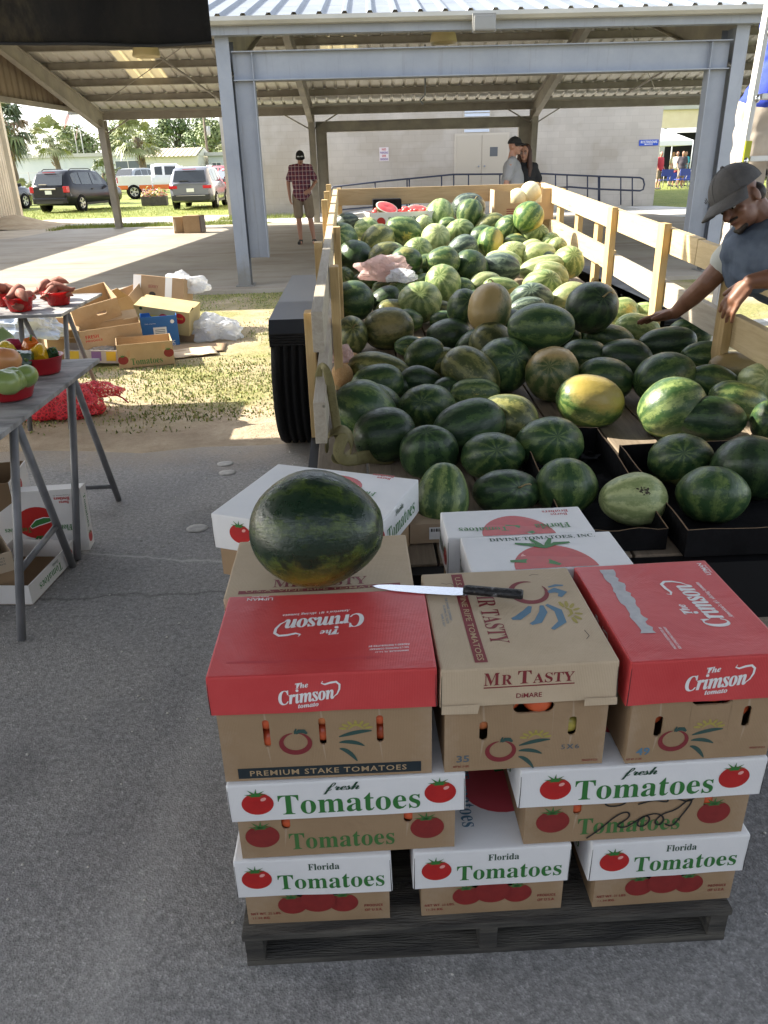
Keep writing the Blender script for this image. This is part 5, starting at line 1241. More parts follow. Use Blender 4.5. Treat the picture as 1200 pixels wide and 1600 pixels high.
# ------------------------------------------------------------------ cut melon box, honeydew box, bags
pc = aty(622, 342, 6.62); bx = thing('cut_melon_box', 'white printed carton full of cut red watermelon pieces at the headboard', 'carton', (pc.x, 6.62, pc.z-.06), R(9))
b = MB()
for (x0, x1, y0, y1) in ((-.26, .26, -.15, -.146), (-.26, .26, .146, .15), (-.26, -.256, -.1459, .1459), (.256, .26, -.1459, .1459)): b.box(x0, x1, y0, y1, 0, .12, M_CWHITE)
b.box(-.255, .255, -.145, .145, 0, .006, M_CIN)
fr = Frame((0, -.15, 0), (1, 0, 0), (0, 0, 1)); b.oval(fr, -.17, .05, .035, .035, P_RED, .002); b.oval(fr, .19, .06, .035, .035, P_RED, .002); b.text(fr, 'Tomatoes', 'serif', .02, .06, .05, P_GREEN, w=.26, rot=R(180), k=.002); b.build('body', bx)
M_FLESH = mat('melon_flesh', (.62, .035, .035), .35, (.72, .12, .10), 12); M_PITH = mat('melon_pith', (.72, .70, .55), .5)
def wedge(lb, x, y, z, rad, rz, tilt):
    w_ = thing('melon_half', lb, 'cut watermelon', bx.matrix_basis @ V((x, y, z)), rz+R(9), 'cut melon pieces in the white carton'); w_.rotation_euler = (tilt, 0, rz)
    b = MB(); b.lathe([(0, -rad*.72), (rad*.5, -rad*.62), (rad*.85, -rad*.35), (rad, 0)], MM['S'][0], Matrix.Diagonal((1.35, 1, 1, 1)), 24); b.build('rind', w_)
    b = MB(); b.lathe([(rad, 0), (rad*.9, .003)], M_PITH, Matrix.Diagonal((1.35, 1, 1, 1)), 24); b.lathe([(rad*.9, .0031), (rad*.45, .01), (.0001, .005)], M_FLESH, Matrix.Diagonal((1.35, 1, 1, 1)), 24); b.build('flesh', w_)
wedge('cut watermelon half tipped up at the left of the white carton', -.09, .0, .15, .078, .75, R(34)); wedge('cut watermelon half on the right of the white carton', .17, .03, .125, .068, .3, R(28))
b = MB(); r = random.Random(6)
for _ in range(40): b.ell((r.uniform(-.22, .22), r.uniform(-.11, .1), r.uniform(.06, .14)), (r.uniform(.015, .03), r.uniform(.015, .03), r.uniform(.01, .02)), M_FLESH, seg=7, rings=5)
tag(b.build('melon_chunks', loc=bx.location, rot=(0, 0, R(9))), 'loose red melon chunks heaped inside the white carton', 'melon chunks', kind='stuff')
b = MB(); b.box(-.12, .12, .0, .16, -.12, .035, M_CBLACK, bev=.01); q = aty(605, 318, 6.85); tag(b.build('black_bin', loc=(q.x, 6.85, q.z)), 'small black bin behind the carton of cut melon', 'bin')
q = aty(815, 322, 6.78); hb = thing('honeydew_box', 'open cardboard box with tall corners holding cream honeydews at the headboard', 'box', (q.x, 6.80, q.z-.10), R(-3))
b = MB(); z0, z1, zc = 0, .13, .235; W_, D_ = .24, .15
pol = [(-W_, z0), (W_, z0), (W_, zc), (W_-.1, zc), (W_-.1, z1), (-W_+.13, z1), (-W_+.13, zc-.02), (-W_, zc)]
b.prism(pol, Frame((0, -D_, 0), (1, 0, 0), (0, 0, 1)), .006, M_KRAFTO); b.prism([(-p[0], p[1]) for p in pol][::-1], Frame((0, D_, 0), (-1, 0, 0), (0, 0, 1)), .006, M_KRAFTO)
for sg in (-1, 1): b.box(sg*W_-.003, sg*W_+.003, -D_+.0062, D_-.0062, z0, zc-.004, M_KRAFTO)
b.box(-W_+.004, W_-.004, -D_+.007, D_-.007, 0, .006, M_CIN)
for i in range(3): b.flat(Frame((0, -D_, 0), (1, 0, 0), (0, 0, 1)), [(-.14, .05+i*.016), (-.02, .05+i*.016), (-.02, .056+i*.016), (-.14, .056+i*.016)], P_MAR, .0012)
b.build('body', hb)
for lb, px, py, rr in (('cream honeydew piled highest in the cardboard box', 829, 301, .088), ('cream honeydew at the left inside the cardboard box', 809, 311, .085), ('cream honeydew at the right inside the cardboard box', 841, 318, .075)):
    q = aty(px, py, 6.80); o = bpy.data.objects.new('honeydew', MESH[1]); COL.objects.link(o); o.material_slots[0].link = 'OBJECT'; o.material_slots[0].material = MM['W'][0]
    o.location = q; o.scale = (rr, rr*.96, rr*.96); o.rotation_euler = (0, 1.1, .4); tag(o, lb, 'honeydew', 'honeydews in the cardboard box')
def m_plastic(name, c, alpha=.75):
    N = NT(name); t = N.t; N.set(Base_Color=(*c, 1), Roughness=.25)
    tl = t.nodes.new('ShaderNodeBsdfTranslucent'); tl.inputs[0].default_value = (*c, 1); mx = t.nodes.new('ShaderNodeMixShader'); mx.inputs[0].default_value = .4
    tp = t.nodes.new('ShaderNodeBsdfTransparent'); m2 = t.nodes.new('ShaderNodeMixShader'); m2.inputs[0].default_value = alpha
    N.l(N.p.outputs[0], mx.inputs[1]); N.l(tl.outputs[0], mx.inputs[2]); N.l(tp.outputs[0], m2.inputs[1]); N.l(mx.outputs[0], m2.inputs[2]); N.l(m2.outputs[0], t.nodes['Material Output'].inputs[0])
    N.bump(N.noise(N.coord(), 14, 6, .7, 1.5), .8, .03); return N.m
M_BAGP = m_plastic('pink_film', (.80, .60, .57)); M_BAGW = m_plastic('white_film', (.72, .74, .78), .8); M_BAGG = m_plastic('grey_film', (.55, .58, .60), .55)
def crumple(name, label, c, rad, m, seed, cat='plastic bag', flat=1.0, rz=0):
    from mathutils import noise as mn
    b = MB(); vs = b.ell((0, 0, 0), (1, 1, 1), m, seg=64, rings=36)
    for v in b.bm.verts:
        n_ = v.co.normalized(); k = .72+.40*mn.noise(n_*1.7+V((seed, 0, 0)))+.20*mn.ridged_multi_fractal(n_*1.5+V((0, seed, 0)), 1.0, 2.1, 4, 1.0, 2.0)
        v.co = V((n_.x*rad[0]*k, n_.y*rad[1]*k, max(n_.z, -.45*flat)*rad[2]*k))
    for f in b.bm.faces: f.smooth = False
    return tag(b.build(name, loc=c, rot=(0, 0, rz)), label, cat)
q = aty(597, 424, 5.0); crumple('plastic_bag', 'crumpled pink and white plastic bag on the melons by the left rail', q, (.19, .13, .09), M_BAGP, 3.1)
q = aty(628, 432, 4.85); crumple('plastic_bag', 'bright white end of crumpled plastic film right of the pink bag', q, (.09, .09, .05), M_BAGW, 5.4)
q = aty(530, 553, 3.5); crumple('plastic_bag', 'small pinkish plastic bag behind the cantaloupes by the left rail', q, (.06, .07, .06), M_BAGP, 9.0)
# ------------------------------------------------------------------ yellow strap
M_STRAP = mat('olive_webbing', (.13, .11, .04), .7, (.18, .155, .06), 30, bump=.3, bscale=120)
st = thing('ratchet_strap', 'olive yellow webbing strap hung over the left rail and coiled below', 'strap', (0, 0, 0))
def ribbon(pts, w_, nm, wd=None):
    b = MB(); n = len(pts); L = []; Rr = []
    for i, p in enumerate(pts):
        d = (V(pts[min(i+1, n-1)])-V(pts[max(i-1, 0)])).normalized(); sd_ = wd[i] if wd else d.cross(V((0, -1, .3))).normalized()
        L.append(V(p)-sd_*w_/2); Rr.append(V(p)+sd_*w_/2)
    k = b.mi(M_STRAP); a = [b.bm.verts.new(p) for p in L]; c = [b.bm.verts.new(p) for p in Rr]
    for i in range(n-1): f = b.bm.faces.new((a[i], a[i+1], c[i+1], c[i])); f.material_index = k; f.smooth = True
    o = b.build(nm, st); sm = o.modifiers.new('s', 'SUBSURF'); sm.levels = sm.render_levels = 2; so_ = o.modifiers.new('t', 'SOLIDIFY'); so_.thickness = .003; return o
def Y_(px, py, Y): return tuple(aty(px, py, Y))
ribbon([Y_(497, 620, 2.62), Y_(498, 578, 2.62), Y_(503, 569, 2.6), Y_(511, 578, 2.56), Y_(517, 605, 2.52), Y_(522, 640, 2.48), Y_(527, 668, 2.45), Y_(529, 690, 2.42)], .030, 'webbing')
ribbon([Y_(512, 705, 2.5), Y_(508, 690, 2.48), Y_(514, 675, 2.45), Y_(530, 669, 2.42), Y_(545, 676, 2.42), Y_(553, 692, 2.44), Y_(548, 712, 2.46), Y_(530, 720, 2.48), Y_(517, 712, 2.46)], .06, 'webbing', [V((.15, .95, .25)).normalized()]*9)
ribbon([Y_(540, 676, 2.36), Y_(530, 695, 2.34), Y_(527, 712, 2.33), Y_(540, 722, 2.33), Y_(560, 716, 2.38)], .04, 'webbing')
ribbon([Y_(545, 722, 2.40), Y_(565, 713, 2.46), Y_(590, 714, 2.52), Y_(618, 718, 2.55)], .045, 'webbing')
# ------------------------------------------------------------------ market table at the left
M_TOP = mat('weathered_ply', (.13, .13, .135), .7, (.34, .335, .33), 6, .38, .66, stretch=(1, 2.2, 1), bump=.4, bscale=25)
M_LEG = mat('grey_pipe', (.13, .135, .145), .45, (.20, .20, .21), 8)
def trestle(t, x, ya, apex_y, yb, zt, bar=True, xo=0):
    for y in (ya, yb):
        b = MB(); b.tube([(x, apex_y+(.012 if y > apex_y else -.012), zt), (x-.02, y, .004)], .0155, M_LEG, 9); b.build('leg', t)
    if bar:
        b = MB(); k = .32; b.tube([(x-.016, apex_y+(ya-apex_y)*(1-k), zt*k), (x-.016, apex_y+(yb-apex_y)*(1-k), zt*k)], .012, M_LEG, 8); b.build('crossbar', t)
tb = thing('trestle_table', 'grey weathered plywood trestle table with bowls of tomatoes and peppers', 'table', (0, 0, 0))
b = MB(); b.box(-2.15, -1.19, 2.28, 3.585, .722, .74, M_TOP, bev=.002); b.build('tabletop', tb)
for x in (-1.22, -2.05):
    trestle(tb, x, 2.37, 2.66, 2.93, .72); trestle(tb, x, 2.99, 3.28, 3.64, .72, False)
b = MB(); b.tube([(-1.24, 3.58, .10), (-2.07, 3.58, .10)], .011, M_LEG, 8); b.build('crossbar', tb)
M_BOWL = mat('red_plastic', (.36, .012, .02), .3, sub=.0); M_BOWLT = m_plastic('red_translucent', (.62, .02, .02), .97)
def bowl(loc, r, lb, grp, m=None, h=.075):
    b = MB(); b.lathe([(0, .004), (r*.72, .004), (r*.76, .012), (r*.95, h-.006), (r*1.04, h), (r*1.03, h+.003), (r*.93, h-.004), (r*.72, .010), (0, .009)], m or M_BOWL, seg=30)
    return tag(b.build('bowl', loc=loc), lb, 'bowl', grp)
GB = 'red bowls on the trestle table'
bowl(atz(18, 622, .741), .105, 'red plastic bowl of green and orange tomatoes nearest the table corner', GB); bowl(atz(70, 583, .741), .088, 'red plastic bowl of coloured peppers by the far table edge', GB)
bowl((-1.565, 3.35, .741), .078, 'red plastic bowl partly behind, holding mixed peppers at the photo edge', GB)
M_GTOM = mat('green_tomato', (.17, .25, .06), .28, (.26, .33, .11), 5); M_OTOM = mat('orange_tomato', (.50, .19, .07), .3, (.56, .30, .13), 4)
def fruit(lb, p, r, m, cat='tomato', sq=.86, name='tomato'):
    b = MB(); vs = b.ell((0, 0, 0), (r, r, r*sq), m, seg=24, rings=14)
    for v in b.bm.verts:
        a = math.atan2(v.co.y, v.co.x); q = math.hypot(v.co.x, v.co.y)/r; v.co.z -= r*.16*max(0, 1-q*2.4) if v.co.z > 0 else 0
        v.co *= 1+.018*math.sin(5*a)*q
    return tag(b.build(name, loc=p, rot=(.25, .2, rnd.uniform(0, 6))), lb, cat, 'fruit in the red bowls')
for lb, px, py, Y, r, m in (('large orange blushed tomato on top of the nearest bowl', 13, 576, 3.04, .058, M_OTOM), ('pale green tomato at the left front of the nearest bowl', 10, 597, 2.99, .054, M_GTOM), ('pale green tomato at the right of the nearest bowl', 38, 588, 3.06, .050, M_GTOM), ('green tomato hidden at the back of the nearest bowl', 22, 592, 3.12, .05, M_GTOM)):
    fruit(lb, atz(px, py, .828 if r > .055 or True else .8)+V((0, 0, .035 if r == .058 else 0)), r, m)
def pepper(lb, p, r, c, rot):
    m = mat('pepper_%d_%d_%d' % tuple(int(q*99) for q in c), c, .22); t = thing('pepper', lb, 'pepper', p, 0, 'peppers in the red bowls'); t.rotation_euler = rot
    b = MB()
    def f(u, v):
        th = 2*PI*u; z = v; k = (.62+.38*math.sin(PI*min(1, z*1.05+.12)))*(1 if z < .9 else max(.02, 1-((z-.9)/.1)**2*.8)) if z > .04 else z/.04*.72
        if z > .97: k = max(.0, (1-z)/.03)*.55
        w_ = r*k*(1+.11*math.cos(4*th))
        zz = (z-.5)*2.3*r - (.25*r*(1-k) if z > .9 else 0)
        return V((w_*math.cos(th), w_*math.sin(th), zz))
    b.grid(f, 28, 20, m); b.build('flesh', t)
    b = MB(); b.tube([(0, 0, .85*r), (.02*r, 0, 1.2*r), (.15*r, 0, 1.5*r)], [r*.13, r*.1, r*.14], mat('pepper_stem', (.10, .16, .03), .5), 8); b.build('stem', t)
for lb, px, py, Y, r, c, rot in (('orange bell pepper at the back of the pepper bowl', 50, 543, 3.40, .042, (.58, .13, .01), (.4, .2, 0)), ('yellow bell pepper showing its base at the front of the pepper bowl', 63, 556, 3.33, .042, (.62, .36, .012), (1.9, .2, .4)), ('small dark green pepper at the right rim of the pepper bowl', 81, 554, 3.38, .030, (.018, .055, .02), (.5, .5, .2)), ('dark green pepper lying between the two bowls', 38, 562, 3.24, .044, (.018, .06, .015), (1.2, .9, .2)), ('yellow pepper in the partly hidden bowl', 10, 548, 3.30, .040, (.58, .40, .03), (1.4, .4, .9)), ('magenta pepper in the partly hidden bowl', 22, 541, 3.36, .034, (.30, .02, .05), (1.3, .2, 2)), ('light green pepper standing tallest in the partly hidden bowl', 3, 528, 3.36, .046, (.22, .30, .12), (.1, -.3, 0))):
    pepper(lb, atz(px, py, .84 if px < 30 or px == 50 else .815), r, c, rot)
# ------------------------------------------------------------------ second table with sweet potatoes
t2 = thing('trestle_table', 'far trestle table with sunlit sweet potatoes in red bowls', 'table', (0, 0, 0))
b = MB(); b.box(-3.3, -1.80, 4.86, 5.72, .722, .74, M_TOP, bev=.002); b.build('tabletop', t2)
for x in (-1.86, -2.12, -3.1): trestle(t2, x, 4.86, 5.12 if x > -2 else 5.05, 5.55, .72, False)
M_SWP = mat('sweet_potato', (.20, .055, .035), .75, (.28, .10, .06), 14, bump=.4, bscale=40)
rs = random.Random(31); c_ = 0
WH = ['at the table end', 'second from the table end', 'third from the table end', 'fourth from the table end', 'nearest the photo edge', 'in the back rank']
for i, (x, y) in enumerate(((-1.93, 5.22), (-2.10, 5.02), (-2.28, 5.26), (-2.42, 4.99), (-2.62, 5.2), (-2.05, 5.45))):
    bowl((x, y, .741), .088, 'red bowl of sweet potatoes on the far table, '+WH[i], 'red bowls on the far table', M_BOWLT, .085)
    for j in range(4):
        a = rs.uniform(0, 6.28); L = rs.uniform(.09, .13); rr = rs.uniform(.026, .036); b = MB()
        ps = [V((math.cos(a)*t*L, math.sin(a)*t*L, .02*math.sin(t*3+j))) for t in (-1, -.8, -.45, 0, .45, .8, 1)]
        b.tube(ps, [rr*q for q in (.12, .45, .85, 1, .9, .5, .12)], M_SWP, 10)
        tag(b.build('sweet_potato', loc=(x+rs.uniform(-.035, .035), y+rs.uniform(-.035, .035), .795+.019*j)), 'sweet potato heaped in the red bowls of the far table', 'sweet potato', 'sweet potatoes on the far table')
# ------------------------------------------------------------------ cartons and bag under the near table
lw = thing('propped_carton', 'white Florida Tomatoes carton lid standing upside down on its edge under the table', 'carton lid', (-1.415, 3.07, .0), R(4))
b = MB(); W_, D_, H_ = .40, .085, .285
b.box(-W_/2, W_/2, 0, .005, .0, H_, M_CWHITE); 
for (x0, x1, z0, z1) in ((-W_/2, -W_/2+.005, 0, H_), (W_/2-.005, W_/2, 0, H_), (-W_/2+.0052, W_/2-.0052, 0, .005), (-W_/2+.0052, W_/2-.0052, H_-.005, H_)): b.box(x0, x1, .0051, D_, z0, z1, M_CWHITE)
fr = Frame((0, 0, H_/2), (1, 0, 0), (0, 0, 1)); florida_top(b, fr, True, .4, .285); fr = Frame((W_/2, D_/2, H_/2), (0, 1, 0), (0, 0, 1)); tomprint(b, fr, 0, -.09, .028); b.text(fr, 'Tomatoes', 'serif', 0, .03, .03, P_GREEN, w=.15, rot=R(-90)); b.build('lid', lw); lw.rotation_euler.x = R(-6)
q = atz(62, 925, 0); tl = thing('empty_carton', 'open white Tomatoes carton lid lying flat and empty near the table legs', 'carton lid', (-1.405, 2.83, .002), R(84))
b = MB(); W_, D_, H_ = .40, .27, .085
b.box(-W_/2, W_/2, -D_/2, D_/2, 0, .004, M_CIN)
for (x0, x1, y0, y1) in ((-W_/2, W_/2, -D_/2, -D_/2+.004), (-W_/2, W_/2, D_/2-.004, D_/2), (-W_/2, -W_/2+.004, -D_/2+.0041, D_/2-.0041), (W_/2-.004, W_/2, -D_/2+.0041, D_/2-.0041)): b.box(x0, x1, y0, y1, .0002, H_, M_CWHITE)
F = faces(W_, D_, H_)
tomprint(b, F['left'], -.05, .042, .03)
for nm in ('front', 'right'): tomprint(b, F[nm], .14 if nm == 'front' else .09, .042, .028); b.text(F[nm], 'Tomatoes', 'serif', -.03 if nm == 'front' else -.03, .035, .036, P_GREEN, w=.19 if nm == 'front' else .15, rot=R(180)); b.text(F[nm], 'Florida', 'serif', .02, .066, .014, P_DGREEN, w=.05, rot=R(180))
b.build('lid', tl)
bs = thing('beefsteak_carton', 'kraft TOMATOES BEEFSTEAK carton tilted under the table at the photo edge', 'carton', (-1.585, 2.70, .0), R(34))
b = MB(); W_, D_, H_ = .36, .27, .20
fr = faces(W_, D_, H_)
b.prism([(-W_/2, 0), (W_/2, 0), (W_/2, H_), (-W_/2, H_)], fr['front'], .004, M_KRAFT, [pill(.10, .08, .012, .05)]); b.prism([(-W_/2, 0), (W_/2, 0), (W_/2, H_), (-W_/2, H_)], fr['back'], .004, M_KRAFT)
for sx in (-1, 1): b.box(sx*W_/2-.002, sx*W_/2+.002, -D_/2+.0042, D_/2-.0042, 0, H_, M_KRAFT)
b.box(-W_/2+.003, W_/2-.003, -D_/2+.005, D_/2-.005, 0, .004, M_CIN)
b.box(-W_/2, W_/2, -D_/2-.0052, -D_/2-.0012, .125, .205, M_KRAFTL)
f2 = Frame((0, -D_/2-.0052, 0), (1, 0, 0), (0, 0, 1)); b.text(f2, 'TOMATOES', '', -.07, .186, .016, P_NAVY, w=.13, offset=.01); b.text(f2, 'BEEFSTEAK', '', -.06, .158, .022, P_NAVY, w=.17, offset=.01)
for i, t in enumerate(('BASTE', 'FAMILY', 'FARMS')): b.text(f2, t, '', .135, .185-.012*i, .007, P_STAMP, w=.035)
b.flat(fr['front'], [(-.15, .012), (.0, .012), (.0, .05), (-.15, .05)], P_LGREEN, .001); b.build('body', bs)
bd = thing('kraft_carton', 'dark open carton with white inner edge behind the plastic bag under the table', 'carton', (-1.72, 3.2, 0), R(8)); b = MB()
for (x0, x1, y0, y1) in ((-.2, .2, -.14, -.136), (-.2, .2, .136, .14), (-.2, -.196, -.1359, .1359), (.196, .2, -.1359, .1359)): b.box(x0, x1, y0, y1, 0, .33, M_CIN)
b.box(.2003, .203, -.14, .14, .0, .33, M_CWHITE); tomprint(b, Frame((.203, 0, .27), (0, 1, 0), (0, 0, 1)), 0, 0, .03); b.build('body', bd)
crumple('plastic_bag', 'clear grey plastic bag stuffed in the beefsteak carton under the table', (-1.62, 2.78, .24), (.13, .10, .085), M_BAGG, 2.2)
crumple('blue_bag', 'glossy blue plastic bag edge under the clear bag below the table', (-1.60, 2.72, .205), (.125, .07, .035), mat('blue_film', (.02, .17, .30), .2), 4.4, 'plastic bag')
# ------------------------------------------------------------------ red net bag
M_NET = NT('red_net'); vv = M_NET.coord('Object', (1, 1, 1)); wv = M_NET.n('ShaderNodeTexVoronoi', feature='DISTANCE_TO_EDGE'); wv.inputs['Scale'].default_value = 42; M_NET.l(vv, wv.inputs['Vector'])
M_NET.set(Base_Color=(.75, .045, .065, 1), Roughness=.4); tp = M_NET.n('ShaderNodeBsdfTransparent'); mx = M_NET.n('ShaderNodeMixShader')
M_NET.l(M_NET.ramp(wv.outputs['Distance'], [(.10, (0, 0, 0)), (.16, (.55,)*3)]), mx.inputs[0]); M_NET.l(M_NET.p.outputs[0], mx.inputs[1]); M_NET.l(tp.outputs[0], mx.inputs[2]); M_NET.l(mx.outputs[0], M_NET.t.nodes['Material Output'].inputs[0]); M_NET = M_NET.m
nb = thing('net_bag', 'empty bright red net bag crumpled on the grass under the table', 'net bag', (-2.06, 5.23, 0))
from mathutils import noise as mnz
def lump(name, c, rad, seed, m):
    b = MB(); b.ell((0, 0, 0), (1, 1, 1), m, seg=40, rings=24)
    for v in b.bm.verts:
        n_ = v.co.normalized(); k = 1+.3*mnz.noise(n_*1.8+V((seed, 0, 0)))+.12*mnz.noise(n_*5+V((0, seed, 0))); v.co = V((n_.x*rad[0]*k, n_.y*rad[1]*k, max(n_.z, -.3)*rad[2]*k))+V(c)
    return b.build(name, nb)
lump('net', (0, 0, .06), (.27, .17, .19), 1.7, M_NET); lump('net', (.21, .06, .13), (.20, .08, .07), 3.3, M_NET); lump('net', (.16, -.05, .05), (.12, .09, .09), 6.1, M_NET); lump('net', (-.02, .0, .05), (.23, .14, .14), 2.4, M_NET)
b = MB(); b.tube([(.36, .05, .12), (.42, .04, .09), (.46, .02, .06)], .006, mat('red_cord', (.5, .03, .04), .5), 6); b.build('drawstring', nb)
# ------------------------------------------------------------------ the heap of discarded boxes
def obox(name, lb, loc, dims, rot, m, prints=None, cat='box', flaps=(), holes=(), grp='discarded boxes heaped on the grass', sides=()):
    """open-topped cardboard box with real walls; flaps = list of (side, length, angle)"""
    W_, D_, H_ = dims; t = thing(name, lb, cat, loc, 0, grp); t.rotation_euler = rot
    b = MB(); F = faces(W_, D_, H_); rect = lambda w_: [(-w_/2, 0), (w_/2, 0), (w_/2, H_), (-w_/2, H_)]
    b.prism(rect(W_), F['front'], .005, m, [pill(*q) for q in holes]); b.prism(rect(W_), F['back'], .005, m); b.prism(rect(D_-.0105), F['right'], .005, m, [pill(*q) for q in sides]); b.prism(rect(D_-.0105), F['left'], .005, m)
    b.box(-W_/2+.005, W_/2-.005, -D_/2+.005, D_/2-.005, .001, .006, m)
    if prints: prints(b, F)
    b.build('body', t)
    for side, L, ang in flaps:
        b = MB(); f = F[side]; ww = (W_ if side in ('front', 'back') else D_)/2-.004; o = f.at(0, H_+.001)
        dirv = f.n*math.sin(ang)+V((0, 0, 1))*math.cos(ang); p = [o-f.u*ww, o+f.u*ww, o+f.u*(ww-.01)+dirv*L, o-f.u*(ww-.01)+dirv*L]; nn = dirv.cross(f.u)*.004
        b.face(p, m); b.face([q+nn for q in p][::-1], m)
        for i in range(4): j = (i+1) % 4; b.face([p[i], p[j], p[j]+nn, p[i]+nn], m)
        b.build('flap', t)
    return t
def p_tom(b, F):
    f = F['front']; tomprint(b, f, .19, .10, .042, P_DRED, hi=False, leaf=P_LGREEN); tomprint(b, f, -.19, .07, .042, P_DRED, hi=False, leaf=P_LGREEN); b.text(f, 'Tomatoes', 'serif', .0, .05, .055, P_LGREEN, w=.26); tomprint(b, F['left'], .05, .06, .05, P_DRED, hi=False)
obox('tomato_box', 'open tan Tomatoes box at the front of the discarded heap', atz(222, 573, 0)+V((0, .17, 0)), (.46, .34, .20), (0, 0, R(16)), M_KRAFTO, p_tom, holes=[(-.14, .12, .02, .06), (.15, .15, .02, .05)], sides=[], flaps=())
def p_blue(b, F):
    f = F['front']; b.flat(f, [(-.06, .10), (.06, .10), (.06, .19), (-.06, .19)], P_WHITE); b.text(f, 'ORGANIC', 'sans', .04, .045, .03, P_WHITE, w=.17); b.text(f, 'SPINACH', 'sans', .05, .012, .028, P_WHITE, w=.15); b.text(f, 'fresh cut greens', '', -.08, .225, .012, P_WHITE, w=.1); b.oval(f, .12, .235, .018, .018, P_WHITE)
    for i in range(4): b.flat(f, [(-.045, .115+i*.016), (.045, .115+i*.016), (.045, .12+i*.016), (-.045, .12+i*.016)], P_STAMP, .0014)
M_CBLUE = m_card('blue_card', (.02, .12, .36), (.03, .15, .42), .5)
obox('blue_box', 'blue ORGANIC box with white label standing in the discarded heap', atz(245, 544, 0)+V((0.02, .14, .0)), (.33, .24, .29), (0, 0, R(14)), M_CBLUE, p_blue)
P_AT = lambda px, py, Y: aty(px, py, Y)
obox('tan_box', 'deep tan box tipped on its side edge atop the heap', P_AT(150, 503, 7.35), (.42, .40, .26), (R(14), R(-10), R(28)), M_KRAFTO, lambda b, F: b.oval(Frame((0, .193, .13), (-1, 0, 0), (0, 0, 1)), .08, .03, .04, .03, P_PINK, -.012), holes=[(.04, .16, .09, .03)])
obox('long_carton', 'long low tan carton with red printing under the tipped box', P_AT(178, 536, 7.05), (.52, .30, .17), (0, R(-4), R(16)), M_KRAFTO, lambda b, F: (b.text(F['front'], 'FRESH', 'sans', -.16, .11, .03, P_RED, w=.11), b.text(F['front'], 'PRODUCE', 'sans', -.15, .075, .018, P_RED, w=.14)), flaps=[('left', .13, 1.2), ('back', .1, .9)], holes=[(.08, .07, .07, .028)])
def p_yel(b, F):
    f = F['front']; b.flat(f, [(-.22, .06), (-.02, .06), (-.02, .16), (-.22, .16)], mat('ink_yellow', (.62, .42, .04), .6)); b.text(f, 'RAD', 'sans', -.09, .11, .075, P_BLACK, w=.17, rot=R(180), k=.0014); b.oval(f, .17, .16, .06, .05, P_RED); b.oval(f, .02, .15, .045, .035, P_RED); b.text(f, 'fresh', 'ital', .17, .16, .03, mat('ink_yellow', (.62, .42, .04), .6), w=.08, k=.0014); b.oval(f, -.2, .21, .015, .015, P_DGREEN)
obox('printed_box', 'crushed yellow printed box with black letters lying upside down on the heap', P_AT(262, 507, 7.75)-V((0, 0, .02)), (.54, .36, .23), (R(7), R(9), R(-6)), m_card('yellow_kraft', (.42, .33, .15), (.50, .40, .20)), p_yel, flaps=[('front', .20, -1.45), ('back', .17, -1.62)])
obox('white_carton', 'tan and white carton lying on its side at the back of the heap', P_AT(255, 472, 8.2), (.52, .30, .24), (R(-12), R(6), R(-8)), M_KRAFT, lambda b, F: (b.flat(F['front'], [(-.26, 0), (-.18, 0), (-.18, .24), (-.26, .24)], P_WHITE), b.flat(F['front'], [(.07, 0), (.14, 0), (.14, .24), (.07, .24)], P_WHITE), b.oval(F['front'], -.06, .06, .035, .03, P_BLACK), b.text(F['front'], 'BERRY', '', -.05, .14, .03, P_MAR, w=.1)), flaps=[('front', .15, -1.5), ('back', .15, -1.66)])
obox('flat_box', 'half folded brown box behind the tipped tan box', P_AT(205, 480, 8.1), (.34, .3, .16), (R(20), R(-18), R(-20)), M_KRAFT, flaps=[('front', .14, .5), ('left', .12, .7)])
obox('brown_carton', 'brown carton in the shade behind the blue box', P_AT(286, 532, 7.75)-V((0, 0, .08)), (.38, .3, .17), (0, 0, R(-12)), M_KRAFT)
obox('shadow_carton', 'brown carton seen under the far table with pale blue plastic over it', atz(60, 560, 0)+V((0, .3, 0)), (.62, .42, .27), (0, 0, R(12)), M_KRAFT, flaps=[('front', .12, 1.9)])
obox('produce_carton', 'purple and yellow printed carton flattened under the long tan carton', P_AT(150, 556, 6.8)-V((0, 0, .03)), (.48, .3, .11), (0, R(5), R(10)), m_card('lilac_card', (.40, .36, .36), (.48, .44, .40)), lambda b, F: [b.flat(F['front'], [(x, .02), (x+.08, .02), (x+.08, .1), (x, .1)], m) for x, m in ((-.2, mat('ink_yellow', (.62, .42, .04), .6)), (-.02, mat('ink_purple', (.22, .12, .3), .6)), (.1, mat('ink_yellow', (.62, .42, .04), .6)))])
obox('old_carton', 'sun faded brown carton left of the long carton behind the table legs', P_AT(105, 545, 7.1)-V((0, 0, .08)), (.4, .3, .2), (0, R(6), R(30)), M_KRAFT, flaps=[('front', .13, .9)])
def slab_card(name, lb, c, w_, d, rz, m, z=.006, seed=0):
    b = MB(); b.grid(lambda u, v: V(((u-.5)*w_, (v-.5)*d, z+.012*mnz.noise(V((u*4+seed, v*4, 0)))+.010)), 14, 10, m)
    o = b.build(name, loc=c, rot=(0, 0, rz)); so_ = o.modifiers.new('t', 'SOLIDIFY'); so_.thickness = .005
    return tag(o, lb, 'cardboard')
slab_card('cardboard_sheet', 'flattened cardboard sheet lying in front of the blue box on dirt', atz(292, 553, 0), .52, .34, R(18), M_KRAFTL); slab_card('cardboard_sheet', 'darker flattened cardboard under the white plastic at the heap edge', atz(300, 545, 0), .62, .36, R(4), M_KRAFT, .0, 4)
crumple('plastic_sheet', 'crumpled white plastic sheet on the dirt right of the boxes', atz(338, 528, 0)+V((0, 0, .07)), (.27, .22, .15), M_BAGW, 1.3, 'plastic')
